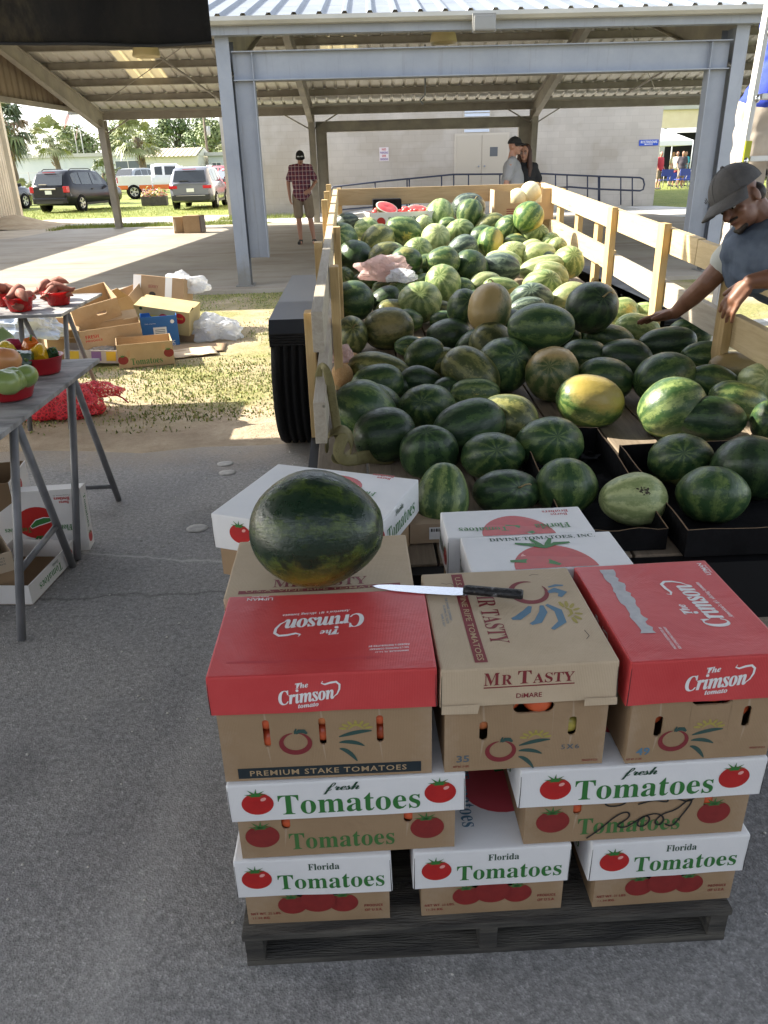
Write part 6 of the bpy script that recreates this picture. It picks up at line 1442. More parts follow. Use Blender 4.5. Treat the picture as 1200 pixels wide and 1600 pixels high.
crumple('plastic_sheet', 'white plastic film draped over the back corner of the heap', P_AT(290, 446, 8.3), (.24, .16, .14), M_BAGW, 8.8, 'plastic')
crumple('plastic_sheet', 'greyish clear plastic lying by the front tomato box', atz(152, 566, 0)+V((0, .1, .04)), (.2, .15, .1), M_BAGG, 7.7, 'plastic')
crumple('blue_sheet', 'pale blue plastic sheet heaped on the carton behind the far table legs', P_AT(42, 512, 6.6), (.30, .2, .17), mat('pale_blue_film', (.42, .50, .62), .35, (.56, .60, .66), 6), 5.9, 'plastic')
# two boxes out on the slab
for px, W_, lb, rz in ((281, .36, 'small brown box at the left of the pair on the pavilion slab', 14), (303, .46, 'larger brown dark-sided box at the right of the pair on the pavilion slab', -6)):
    p = atz(px, 364, .05); t = thing('cardboard_box', lb, 'box', (p.x, p.y+.2, .046), R(rz), 'brown boxes on the pavilion slab')
    b = MB(); b.box(-W_/2, W_/2, -.2, .2, 0, .42 if W_ > .4 else .39, M_KRAFT, bev=.006); b.build('body', t)
    b = MB(); b.box(-W_/2-.002, -W_/2+.05, -.203, .203, .05, .34, M_KRAFTL) if W_ < .4 else b.box(W_/2-.03, W_/2+.003, -.203, .203, .02, .40, mat('strip_dark', (.07, .045, .05), .4)); b.build('tape', t)  # pale strip on the small box's left, dark one on the larger's right
# ------------------------------------------------------------------ black shade cloth and unseen awnings shaped to shade the foreground
def m_cloth():
    N = NT('black_shade_cloth'); v = N.coord('Object'); t = N.t
    c = N.ramp(N.noise(N.coord('Object', (.7, 1, .35)), 3, 6, .65, .4), [(.42, (.010, .009, .009)), (.55, (.022, .019, .015)), (.68, (.085, .066, .038))])
    N.col(c); N.set(Roughness=.9); N.bump(N.noise(v, 7, 5), .5, .03); return N.m
M_CLOTH = m_cloth()
ca = thing('shade_cloth', 'black shade cloth hanging from the awning edge at top left', 'shade cloth', (0, 0, 0))
q0, q1 = aty(0, 66, 4.6), aty(331, 60, 4.6)
def cl(u, v):
    x = -7+(q1.x+.0+7)*u; zb_ = q1.z+.012*math.sin(x*2.1)+.02*(1-min(1, abs(q1.x-x)))*0
    return V((x, 4.6+.03*math.sin(x*5)+.02*math.sin(x*11+v*3), zb_-.006+(2.95-zb_)*v))
b = MB(); b.grid(cl, 120, 6, M_CLOTH); o = b.build('cloth', ca); md = o.modifiers.new('t', 'SOLIDIFY'); md.thickness = .004
b = MB(); b.tube([tuple(cl(i/60, 0)+V((0, -.004, -.004))) for i in range(61)], .008, mat('hem_grey', (.03, .03, .03), .8), 6); b.build('hem', ca)
M_AWN = mat('awning_canvas', (.16, .16, .17), .8)
aw = thing('unseen_awning', 'stall awning canvas over the photographer, seen only by its shade', 'awning', (0, 0, 0))
def canvas(x0, x1, y0, y1, z): b = MB(); b.box(x0, x1, y0, y1, z, z+.02, M_AWN); b.build('canvas', aw)
canvas(-7, 3.6, -.4, 3.56, 2.95); canvas(-7, -2.75, 3.56, 3.76, 2.95); canvas(-1.0, 3.6, 3.56, 3.76, 2.95); canvas(-7, 3.6, 3.76, 4.6, 2.95)  # slot between the pieces shaped to let sun patches through
aw2 = thing('unseen_awning', 'lower unseen awning added to shade the ground near the produce tables', 'awning', (0, 0, 0))
b = MB(); b.box(-7, 5.0, -2.62, -2.6, .0, 2.7, mat('blocker_grey', (.10, .10, .105), .9)); b.build('light_blocker', aw)  # unseen sheet behind the camera, added to dim the carton fronts
b = MB(); b.box(-9.5, -2.2, 4.2, 5.62, 2.5, 2.52, M_AWN); b.build('canvas', aw2)  # unseen canvas, added and sized to place the shade edge
for a in ((aw, [(-6.9, .7, 2.95), (3.5, .7, 2.95), (-6.9, 4.5, 2.95), (3.5, 4.5, 2.95)]), (aw2, [(-9.4, 5.5, 2.5), (-9.4, 4.3, 2.5)])):
    for x, y, z in a[1]: b = MB(); b.tube([(x, y, 0), (x, y, z)], .03, M_STEEL, 8); b.build('pole', a[0])
# ------------------------------------------------------------------ vehicles
def paint(name, c, rough=.25, metal=.2): return mat(name, c, rough, metal=metal, coat=.6)
M_GLASS = mat('car_glass', (.02, .025, .03), .06, spec=.8); M_BLKP = mat('black_plastic', (.02, .02, .021), .55); M_CHROME = mat('chrome', (.7, .7, .7), .15, metal=.95)
M_TAIL = mat('tail_lens', (.45, .012, .018), .15); M_PLATE = mat('plate_white', (.66, .68, .66), .4); M_RIMS = mat('alloy', (.50, .50, .52), .25, metal=.8)
def wheel_part(par, x, y, r, side, w_=.22, white=False):
    """tyre, rim and a shadowed arch behind them; side = +1 on the +y side"""
    Mx = Matrix.Translation((x, y, r)) @ Matrix.Rotation(R(90), 4, 'X')
    b = MB(); h = w_/2; b.lathe([(r*.62, -h), (r*.93, -h), (r, -h*.7), (r, h*.7), (r*.93, h), (r*.62, h)], M_TYRE, Mx, 32); wh = b.build('wheel', par)
    b = MB(); sgn = -side
    b.lathe([(r*.66, sgn*h*.92), (r*.60, sgn*h*.80), (r*.58, sgn*h*.55), (0.001, sgn*h*.5)], M_BLKP, Mx, 32)
    for i in range(5):
        a = 2*PI*i/5; c0, s0 = math.cos(a), math.sin(a)
        for da in (-.16, .16):
            c1, s1 = math.cos(a+da), math.sin(a+da)
            b.bar(Mx @ V((c0*r*.1, s0*r*.1, sgn*h*.82)), Mx @ V((c1*r*.6, s1*r*.6, sgn*h*.88)), .055, .03, M_RIMS, up=(0, 1, 0))
    b.lathe([(r*.64, sgn*h*.9), (r*.6, sgn*h*.99), (r*.56, sgn*h*.9)], M_RIMS, Mx, 32); b.lathe([(0.001, sgn*h*.95), (r*.16, sgn*h*.93), (r*.17, sgn*h*.7)], M_RIMS, Mx, 16)
    b.build('rim', wh)
def shell(st, m, extra=None):
    """loft a car body from side-view stations (x, z_low, z_belt, z_top, half_width, half_width_top)"""
    b = MB(); rings = []
    for (x, zl, zb_, zt, hw, ht) in st:
        zm = zl+(zb_-zl)*.45
        half = [(hw*.86, zl), (hw*.985, zl+.08), (hw, zm), (hw*.985, zb_-.03), (hw*.945, zb_), (ht+.03, zt-.05), (ht-.05, zt), (ht*.5, zt+.012)]
        ring = [V((x, y, z)) for y, z in half] + [V((x, -y, z)) for y, z in half[::-1]]
        rings.append(ring)
    k = b.mi(m); vv = [[b.bm.verts.new(p) for p in r] for r in rings]; n = len(vv[0])
    for a, c in zip(vv, vv[1:]):
        for j in range(n):
            f = b.bm.faces.new((a[j], c[j], c[(j+1) % n], a[(j+1) % n])); f.material_index = k; f.smooth = True
    for r in (vv[0][::-1], vv[-1]): b.bm.faces.new(r).material_index = k
    return b
def interp(st, x):
    for p, q in zip(st, st[1:]):
        if p[0] <= x <= q[0]:
            t = (x-p[0])/(q[0]-p[0]); return [p[i]+(q[i]-p[i])*t for i in range(6)]
    return st[-1]
def side_window(st, xs, lo=.06, hi=.14, off=.006, par=None, m=None):
    """glass panel following the tumblehome between the belt line and the roof edge; xs = list of (x, low fraction, high fraction)"""
    for sg in (1, -1):
        b = MB(); lower, upper = [], []
        for x, f0, f1 in xs:
            _, zl, zb_, zt, hw, ht = interp(st, x)
            y0, z0, y1, z1 = hw*.945, zb_, ht+.03, zt-.05
            for L, f in ((lower, f0), (upper, f1)): L.append(V((x, sg*(y0+(y1-y0)*f+off), z0+(z1-z0)*f)))
        for i in range(len(xs)-1): b.face([lower[i], lower[i+1], upper[i+1], upper[i]], m or M_GLASS)
        o = b.build('window', par)
def car_place(t, px, py, heading): p = atz(px, py, 0); t.location = (p.x, p.y, 0); t.rotation_euler = (0, 0, R(90-heading))
def suv(name, lb, pt, L, Wd, H, grp, chrome_bar=True, rails=True, low=.0, tail_wide=False):
    t = thing(name, lb, 'car', (0, 0, 0), 0, grp); hw = Wd/2
    st = [(0, .52, .98, 1.02, hw*.80, hw*.74), (.06, .36, 1.03, 1.08, hw*.93, hw*.80), (.30, .30, 1.06, H-.20, hw*.985, hw*.76), (.52, .27, 1.06, H-.04, hw, hw*.74), (1.2, .26, 1.05, H, hw, hw*.75), (2.3, .26, 1.02, H-.01, hw, hw*.76), (2.85, .26, 1.0, H-.07, hw, hw*.75), (3.55, .26, .98, 1.10, hw, hw*.80), (3.9, .27, .97, 1.03, hw*.99, hw*.80), (L-.35, .30, .88, .93, hw*.96, hw*.74), (L-.08, .38, .76, .80, hw*.86, hw*.62), (L, .45, .66, .70, hw*.72, hw*.5)]
    shell(st, pt).build('body', t)
    side_window(st, [(.62, .20, .80), (.80, .10, .90), (1.18, .08, .92)], par=t); side_window(st, [(1.26, .08, .92), (2.05, .08, .93)], par=t); side_window(st, [(2.13, .08, .93), (2.78, .08, .90), (3.30, .06, .34)], par=t)
    b = MB(); W0, W1 = hw*.80, hw*.66   # back window lies between the tailgate and the roof edge
    b.face([(.045, W0*.93, 1.09), (.045, -W0*.93, 1.09), (.33, -W1, H-.135), (.33, W1, H-.135)], M_GLASS)
    for v in b.bm.verts: v.co.x -= .03
    b.build('rear_window', t)
    b = MB(); b.face([(3.46, hw*.78, 1.14), (3.46, -hw*.78, 1.14), (2.92, -hw*.66, H-.085), (2.92, hw*.66, H-.085)][::-1], M_GLASS)
    for v in b.bm.verts: v.co.x += .05; v.co.z += .03
    b.build('windscreen', t)
    for sg in (1, -1):
        b = MB()
        if tail_wide: b.box(-.012, .16, sg*hw*.58, sg*hw*.955, .83, .95, M_TAIL, bev=.012)
        else: b.box(-.005, .20, sg*hw*.76, sg*hw*.965, .80, 1.05, M_TAIL, bev=.02)
        b.build('tail_light', t)
        b = MB(); b.bar((3.3, sg*(hw*.97), 1.06), (3.3, sg*(hw+.18), 1.10), .10, .14, pt if tail_wide else M_BLKP, bev=.02); b.build('mirror', t)
        if rails: b = MB(); b.tube([(.75, sg*hw*.70, H-.02), (.9, sg*hw*.70, H+.04), (2.3, sg*hw*.70, H+.04), (2.5, sg*hw*.70, H-.03)], .018, M_BLKP if not tail_wide else M_CHROME, 6); b.build('roof_rail', t)
        for xx in (1.25, 2.15): b = MB(); b.bar((xx+.62, sg*(hw+.012), .90), (xx+.78, sg*(hw+.012), .90), .03, .03, pt); b.build('door_handle', t)
        b = MB(); b.box(1.25, 3.15, sg*hw*.985, sg*(hw+.006), .27, .36, M_BLKP, bev=.002); b.build('sill_trim', t)
        for x in (.95, .95+L*.588):
            b = MB(); b.lathe([(.001, -.06), (.415, -.06), (.415, .004)], M_BLKP, Matrix.Translation((x, sg*(hw-.002), .36)) @ Matrix.Rotation(R(90)*(-sg), 4, 'X'), 28); b.build('wheel_arch', t); wheel_part(t, x, sg*(hw-.085), .355, sg)
    b = MB(); b.box(-.045, .12, -hw*.88, hw*.88, .36, .60, M_BLKP if not chrome_bar else pt, bev=.04); b.box(-.05, -.0455, -hw*.7, hw*.7, .37, .47, M_BLKP); b.build('bumper', t)
    b = MB(); b.box(-.03, -.015, -.155, .155, .74 if chrome_bar else .70, .89 if chrome_bar else .84, M_PLATE, bev=.004); b.build('number_plate', t)
    if chrome_bar: b = MB(); b.box(-.04, .0, -.38, .38, .92, .985, M_CHROME, bev=.012); b.build('chrome_bar', t)
    else: b = MB(); b.box(-.055, -.046, -hw*.66, hw*.66, .55, .575, M_CHROME); b.build('chrome_bar', t)
    b = MB(); b.bar((.02, .05, 1.13), (.02, .42, 1.13), .02, .025, M_CHROME if chrome_bar else M_BLKP); b.build('wiper', t)
    b = MB(); b.box(.24, .30, -hw*.3, hw*.3, H-.10, H-.075, M_TAIL); b.build('brake_light', t)
    return t
GC = 'vehicles parked on the lawn'
t = suv('parked_car', 'shiny black sport utility car with round red tail lights on the lawn', mat('black_paint', (.008, .009, .014), .3, coat=.15, spec=.3), 4.77, 1.84, 1.68, GC); car_place(t, 82, 333, 14)
t = suv('parked_car', 'silver blue sport utility car with wide tail lights parked beside the column', paint('silver_paint', (.155, .165, .20), .28, .35), 4.6, 1.84, 1.66, GC, False, True, tail_wide=True); car_place(t, 301, 328, 0)
# white pickup with an orange stripe
pk = thing('pickup_truck', 'white pickup truck with orange lower stripe parked behind the silver car', 'truck', (0, 0, 0), 0, GC); M_WP = paint('white_paint', (.66, .67, .70), .3, 0); M_OR = paint('orange_paint', (.60, .13, .02), .35, 0)
hw = .99; b = MB(); wall = .07
b.box(0, 2.05, hw-wall, hw, .62, 1.32, M_WP, bev=.02); b.box(0, 2.05, -hw, -hw+wall, .62, 1.32, M_WP, bev=.02); b.box(0, .07, -hw+wall+.002, hw-wall-.002, .64, 1.31, M_WP, bev=.01); b.box(.072, 2.04, -hw+wall+.002, hw-wall-.002, .66, .72, M_BLKP); b.build('bed', pk)
stc = [(2.09, .58, 1.22, 1.26, hw*.97, hw*.9), (2.10, .52, 1.26, 1.88, hw, hw*.80), (2.35, .50, 1.26, 1.94, hw, hw*.78), (3.6, .50, 1.24, 1.93, hw, hw*.78), (4.35, .50, 1.22, 1.28, hw, hw*.86), (4.7, .5, 1.2, 1.24, hw, hw*.86), (5.55, .52, 1.10, 1.15, hw*.97, hw*.8), (5.75, .55, .95, 1.0, hw*.9, hw*.7)]
shell(stc, M_WP).build('cab', pk); side_window(stc, [(2.3, .12, .84), (2.75, .1, .86)], par=pk); side_window(stc, [(2.9, .1, .86), (3.55, .1, .86), (3.95, .1, .4)], par=pk)
for sg in (1, -1):
    b = MB(); b.box(.02, .62, sg*(hw+.004), sg*(hw+.009), .56, .78, M_OR); b.box(1.28, 2.04, sg*(hw+.004), sg*(hw+.009), .56, .78, M_OR); b.box(2.12, 5.4, sg*(hw+.004), sg*(hw+.009), .54, .78, M_OR); b.build('stripe', pk)
    b = MB(); b.box(-.012, .06, sg*hw*.86, sg*(hw+.012), .92, 1.24, M_TAIL, bev=.01); b.build('tail_light', pk)
    b = MB(); b.bar((3.75, sg*hw, 1.32), (3.75, sg*(hw+.25), 1.34), .10, .22, M_BLKP, bev=.02); b.build('mirror', pk)
    for x in (.95, 4.75): b = MB(); b.lathe([(.001, -.06), (.46, -.06), (.46, .012)], M_BLKP, Matrix.Translation((x, sg*(hw-.002), .44)) @ Matrix.Rotation(R(90)*(-sg), 4, 'X'), 28); b.build('wheel_arch', pk); wheel_part(pk, x, sg*(hw-.09), .41, sg, .26)
b = MB(); b.box(-.13, .0, -hw*.95, hw*.95, .52, .68, M_CHROME, bev=.02); b.build('bumper', pk)
car_place(pk, 190, 311, 82)
# other vehicles glimpsed behind
rp = suv('parked_car', 'red car roof showing behind the silver car to its right', paint('red_paint', (.50, .015, .03), .25, 0), 4.6, 1.84, 1.62, GC, False, False, tail_wide=True); car_place(rp, 345, 314, 60)
rp = suv('parked_car', 'red car with pale windscreen farther behind the white pickup cab', paint('red_paint2', (.48, .02, .04), .25, 0), 4.6, 1.9, 1.75, GC, False, False, tail_wide=True); car_place(rp, 318, 304, 120)
rp = suv('parked_car', 'pale car with clear windscreen facing away behind the pickup bed', paint('pale_paint', (.42, .44, .46), .3, .2), 4.6, 1.9, 1.8, GC, False, False, tail_wide=True); car_place(rp, 235, 300, 200)
rp = suv('parked_car', 'dark car mostly hidden by the corrugated shed, one wheel showing', paint('dark_paint', (.02, .02, .022), .25, 0), 4.6, 1.84, 1.6, GC, True, False); car_place(rp, -62, 333, 14)
# planter on the lawn
q = atz(243, 321, 0); pt = thing('planter', 'low dark planter box of flowers on the lawn between the parked vehicles', 'planter', (q.x, q.y, 0), R(4))
b = MB(); b.box(-.6, .6, -.35, .35, 0, .42, mat('dark_timber', (.055, .05, .045), .8, (.09, .08, .07), 6), bev=.02); b.build('box', pt)
b = MB(); r = random.Random(14); cs = [mat('bloom_%d' % i, c, .7) for i, c in enumerate(((.62, .42, .40), (.60, .55, .42), (.55, .44, .10), (.50, .15, .12), (.12, .20, .05)))]
for _ in range(420):
    p = V((r.uniform(-.57, .57), r.uniform(-.33, .33), .40+abs(r.gauss(0, .15)))); q = r.uniform(.03, .08); n_ = V((r.uniform(-1, 1), r.uniform(-1, .2), r.uniform(-.2, 1))).normalized(); u = n_.orthogonal().normalized()*q; w2 = n_.cross(u)
    b.face([p-u, p-w2, p+u, p+w2], cs[r.randrange(5)])
b.build('flowers', pt)

# ------------------------------------------------------------------ distant buildings, trees, poles
M_BWALL = mat('pale_siding', (.50, .54, .55), .7, (.56, .59, .59), 1.2); M_CRM = mat('cream_siding', (.60, .58, .50), .7); M_BROOF = mat('grey_roof', (.46, .45, .42), .6)
def lowbuild(lb, xa, xb, Y, z, roofm, wallm, wins=(), gable=False, name='low_building'):
    t = thing(name, lb, 'building', (0, 0, 0)); b = MB(); b.box(xa, xb, Y, Y+8, 0, z, wallm); b.build('wall', t)
    b = MB()
    if gable:
        n = int((xb-xa+.6)/.45)
        for i in range(n):
            x0 = xa-.3+i*.45
            for (p, q, e0, e1) in ((0, .3, 0, 0), (.3, .36, 0, .07), (.36, .41, .07, .07), (.41, .45, .07, 0)): b.face([(x0+p, Y-.5, z-.02+e0), (x0+q, Y-.5, z-.02+e1), (x0+q, Y+4, z+.85+e1), (x0+p, Y+4, z+.85+e0)], roofm)
        b.face([(xb+.1, Y-.4, z), (xb+.1, Y+8, z), (xb+.1, Y+4, z+.85)], wallm)
    else: b.box(xa-.2, xb+.2, Y-.4, Y+8.2, z+.004, z+.35, roofm)
    b.build('roof', t)
    for (wx0, wx1, z0, z1) in wins:
        b = MB(); b.box(wx0, wx1, Y-.05, Y-.01, z0, z1, mat('dim_pane', (.10, .12, .14), .2)); wd = b.build('window', t)
        b = MB(); xm = (wx0+wx1)/2
        for (a0, a1, c0, c1) in ((wx0-.08, wx0, z0-.08, z1+.08), (wx1, wx1+.08, z0-.08, z1+.08), (wx0, wx1, z1, z1+.08), (wx0, wx1, z0-.08, z0), (xm-.03, xm+.03, z0, z1)): b.box(a0, a1, Y-.08, Y-.051, c0, c1, mat('frame_white', (.7, .7, .68), .5))
        b.build('frame', wd)
    return t
lowbuild('long pale blue grey low building behind the black car', -36, -21.6, 90, 3.1, M_BROOF, M_BWALL, [(-24.6, -22.0, .8, 2.6)])
lowbuild('cream low building with ribbed tan roof behind the white pickup', -21.2, -15.6, 88, 2.9, mat('tan_roof', (.56, .48, .36), .6), M_CRM, [(-20.9, -19.9, .4, 2.2), (-18.3, -17.6, .8, 1.8)], True)
lowbuild('pale low building with a row of windows right of the cream one', -15.2, -8, 92, 2.9, M_BROOF, M_BWALL, [(-14.8, -13.9, 1, 2.2), (-13.6, -12.7, 1, 2.2), (-12.4, -11.5, 1, 2.2)])
q = atz(168, 300, 0); gt = thing('barrier', 'yellow steel barrier beyond the slab post', 'barrier', (-21.5, 78, 0)); b = MB(); b.tube([(-1.2, 0, 0), (-1.2, 0, 1.3), (1.2, 0, 1.3), (1.2, 0, 0)], .07, mat('barrier_yellow', (.55, .36, .04), .5), 8); b.build('hoop', gt); b = MB(); [b.bar((-1.1, 0, z), (1.1, 0, z), .05, .18, M_STEELD) for z in (.35, .8)]; b.build('rail', gt)
fc = thing('wire_fence', 'thin wire fence in front of the pale low buildings', 'fence', (0, 0, 0)); b = MB(); [b.tube([(-38, 84, z), (-12, 84, z)], .018, M_STEELD, 4) for z in (1.0, 1.7)]; b.build('wire', fc)
for i in range(9): b = MB(); b.tube([(-38+i*3.2, 84, 0), (-38+i*3.2, 84, 1.8)], .04, M_STEELD, 6); b.build('post', fc)
M_LEAF = [mat('leaf_a', (.12, .17, .055), .6), mat('leaf_b', (.18, .22, .08), .6), mat('leaf_c', (.25, .28, .12), .6), mat('leaf_d', (.07, .11, .045), .6)]
M_BARK = mat('bark', (.13, .10, .075), .9, (.19, .15, .11), 6)
def tree(lb, x, Y, h, wd, seed, tone=(0, 1, 1, 2), n=2600):
    r = random.Random(seed); t = thing('leafy_tree', lb, 'tree', (x, Y, 0), 0, 'trees beyond the low buildings')
    b = MB(); b.tube([(0, 0, 0), (.1, 0, h*.25), (-.1, .1, h*.5), (0, 0, h*.75)], [h*.035, h*.03, h*.022, h*.01], M_BARK, 8)
    cl = []
    for i in range(16):
        a = r.uniform(0, 6.28); e = r.random(); rr = wd*(.15+.75*r.random()**.6); z = h*(.38+.55*e); q = max(.25, 1-abs(e-.4)*1.1); c = V((math.cos(a)*rr*q, math.sin(a)*rr*q*.7, z)); cl.append((c, wd*r.uniform(.24, .40)))
        b.tube([(0, 0, h*(.25+.3*e)), c*.6+V((0, 0, h*.2)), c], [h*.014, h*.009, h*.004], M_BARK, 6)
    b.build('trunk', t); b = MB()
    for _ in range(n):
        c, cr = cl[r.randrange(len(cl))]; d = V((r.gauss(0, 1), r.gauss(0, 1), r.gauss(0, 1))).normalized(); p = c+d*cr*(.55+.5*r.random()); q = wd*r.uniform(.035, .075)
        n_ = (d+V((r.uniform(-.7, .7), r.uniform(-.7, .7), r.uniform(-.2, .9)))).normalized(); u = n_.orthogonal().normalized(); u = Matrix.Rotation(r.uniform(0, 6.28), 3, n_) @ u; w2 = n_.cross(u)
        b.face([p-u*q, p-w2*q*.55, p+u*q, p+w2*q*.55], M_LEAF[tone[r.randrange(len(tone))]])
    b.build('crown', t)
TL = [('broad leafy tree above the pale blue building', -36, 112, 7.2, 4.2), ('rounded bright tree between the flags and the slab post', -31.5, 118, 7.6, 3.8), ('leafy tree just left of the slab post', -26.5, 116, 6.8, 3.6), ('tall dark tree behind the round palm', -25.5, 128, 9.2, 4.4), ('dark dense tree right behind the round palm crown', -20.5, 124, 8.6, 4.2), ('lighter tree above the cream building roof', -18.2, 112, 7.2, 3.8), ('light green tree left of the utility pole', -15.0, 116, 6.6, 3.6), ('small light tree right of the utility pole', -11.5, 110, 5.9, 3.4), ('leafy tree far left behind the drooping palm', -44, 110, 7.5, 4.6)]
for i, (lb, x, Y, h, wd) in enumerate(TL): tree(lb, x, Y, h, wd, 40+i, ((3, 0, 0, 1) if 'dark' in lb else (0, 1, 1, 2)))
M_FROND = [mat('frond_a', (.16, .20, .075), .5), mat('frond_b', (.23, .26, .11), .5), mat('frond_c', (.33, .34, .18), .45), mat('frond_d', (.065, .095, .04), .6), mat('frond_dead', (.22, .15, .09), .8)]
def palm(lb, x, Y, zc, rad, seed, tone, nf=42, droop=.5, tr=.22, skirt=True):
    r = random.Random(seed); t = thing('palm_tree', lb, 'palm', (x, Y, 0), 0, 'palms on the far lawn'); b = MB()
    zs = [zc*i/8 for i in range(9)]; b.tube([(.12*math.sin(i*.6), 0, z) for i, z in enumerate(zs)], [tr*(1.15 if i == 0 else 1+.06*(i % 2)) for i in range(9)], M_BARK, 10)
    if skirt:
        for i in range(26):
            a = r.uniform(0, 6.28); z = zc*r.uniform(.5, .97); d = V((math.cos(a), math.sin(a), 0)); b.bar(d*tr*.9+V((0, 0, z-.15)), d*(tr+.22)+V((0, 0, z+.18)), .06, .02, M_FROND[4])
    b.build('trunk', t); b = MB(); o = V((.12*math.sin(4.8), 0, zc))
    for i in range(nf):
        a = r.uniform(0, 6.28); el = r.uniform(-.75, 1.3); d = V((math.cos(a)*math.cos(el), math.sin(a)*math.cos(el), math.sin(el))); L = rad*r.uniform(.5, .7); c = o+d*L+V((0, 0, -droop*.12*rad)); m = M_FROND[tone[r.randrange(len(tone))]]
        b.bar(o, c, .03, .02, m); sd_ = d.cross(V((0, 0, 1))); sd_ = sd_.normalized() if sd_.length > .05 else V((1, 0, 0)); nn = sd_.cross(d)
        for j in range(13):
            f = R(-100+200*j/12); l2 = rad*r.uniform(.36, .5)*(.75+.25*math.cos(f)); dd = d*math.cos(f)+sd_*math.sin(f); tip = c+dd*l2+V((0, 0, -droop*l2*r.uniform(.3, 1.0)))+nn*r.uniform(-.08, .08); mid = c+dd*l2*.5; w2 = dd.cross(nn)*rad*.032
            b.face([c, mid+w2, tip, mid-w2], m)
    b.build('crown', t)
palm('bushy palm with ragged trunk behind the black car', -24.6, 72, 4.3, 2.1, 3, (0, 1, 1, 2), 46); palm('round headed palm in front of the cream building', -18.0, 74, 4.2, 2.3, 4, (1, 1, 2, 2), 54, .6, .3)
palm('dark drooping palm beside the corrugated shed', -18.6, 47, 4.1, 1.9, 5, (3, 3, 0, 4), 60, 1.1, .24); palm('small low palm to the right of the ragged trunk palm', -21.0, 73, 1.5, 1.7, 6, (0, 0, 1), 30, .8, .15, False); palm('low palm shrub at the foot of the dark palm', -17.6, 46, .7, .9, 7, (1, 0, 2), 22, .8, .1, False)
palm('small palm near the utility pole', -14.2, 100, 3.6, 1.3, 8, (1, 2), 30, .8, .15, False)
up_ = thing('utility_pole', 'grey wooden utility pole with a drum transformer against the sky', 'pole', (-15.7, 95, 0)); b = MB(); b.tube([(0, 0, 0), (0, 0, 8.2)], [.15, .11], M_BARK, 8); b.build('pole', up_); b = MB(); b.tube([(.35, 0, 5.0), (.35, 0, 5.9)], .22, M_GUT, 12); b.build('transformer', up_)
b = MB()
for z in (3.9, 4.15, 4.4): b.tube([(-45+i*3, 95, z-.25*math.sin(PI*((i*3) % 24)/24)) for i in range(14)], .016, M_BLKP, 4)
tag(b.build('power_lines'), 'sagging power lines running past the flags and palms', 'wires')
def flag(lb, px, py, cols, ang):
    q = aty(px, py, 100); t = thing('flagpole', lb, 'flag', (q.x+.9, 100, 0), 0, 'flags beyond the low building'); b = MB(); b.tube([(0, 0, 0), (0, 0, q.z+1.3)], .06, M_GUT, 6); b.build('pole', t); b = MB()
    for i in range(7):
        for k in range(8):
            f = lambda u, v: V((-u*1.5*math.cos(ang)-.3*v*math.sin(ang), .1*math.sin(u*5), q.z+1.2-v*1.0-u*1.5*math.sin(ang)))
            canton = k < 4 and i < 4 and cols
            b.face([f(k/8, i/7), f((k+1)/8, i/7), f((k+1)/8, (i+1)/7), f(k/8, (i+1)/7)], mat('flag_blue', (.06, .07, .22), .8) if canton else (P_RED if i % 2 == 0 else P_WHITE))
    b.build('cloth', t)
flag('striped red and white flag on the left of the two flagpoles', 100, 186, False, 1.0); flag('drooping american flag on the right of the two flagpoles', 113, 206, True, 1.25)

# ------------------------------------------------------------------ far right: hall, tent, market crowd
hl = thing('market_hall', 'cream fascia open hall far behind the right column', 'building', (0, 0, 0)); M_FAS = mat('cream_fascia', (.62, .53, .36), .6, (.68, .60, .43), 1.5)
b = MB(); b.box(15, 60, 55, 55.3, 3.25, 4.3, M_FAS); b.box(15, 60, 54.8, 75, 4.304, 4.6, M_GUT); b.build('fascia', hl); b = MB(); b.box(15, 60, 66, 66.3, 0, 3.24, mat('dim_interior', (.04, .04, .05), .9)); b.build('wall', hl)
for x in (20.6, 24.2, 29): b = MB(); b.box(x-.15, x+.15, 55.02, 55.28, 0, 3.24, M_GUT); b.build('post', hl)
b = MB(); b.box(22.6, 24.0, 50, 50.2, 0, 2.35, mat('grey_curtain', (.34, .35, .36), .8)); tag(b.build('grey_partition'), 'tall grey partition beside the white tent', 'partition')
tn = thing('market_tent', 'white market tent in front of the far hall', 'tent', (17.6, 48, 0)); M_TENT = mat('tent_white', (.78, .79, .80), .6)
b = MB(); A = [(-1.5, -1.5, 2.35), (1.5, -1.5, 2.35), (1.5, 1.5, 2.35), (-1.5, 1.5, 2.35)]
for i in range(4): b.face([A[i], A[(i+1) % 4], (0, 0, 3.1)], M_TENT); j = (i+1) % 4; b.face([A[i], A[j], (A[j][0], A[j][1], 2.1), (A[i][0], A[i][1], 2.1)], M_TENT)
b.build('canopy', tn)
for p in A: b = MB(); b.tube([(p[0], p[1], 0), (p[0], p[1], 2.35)], .03, M_TENT, 6); b.build('leg', tn)

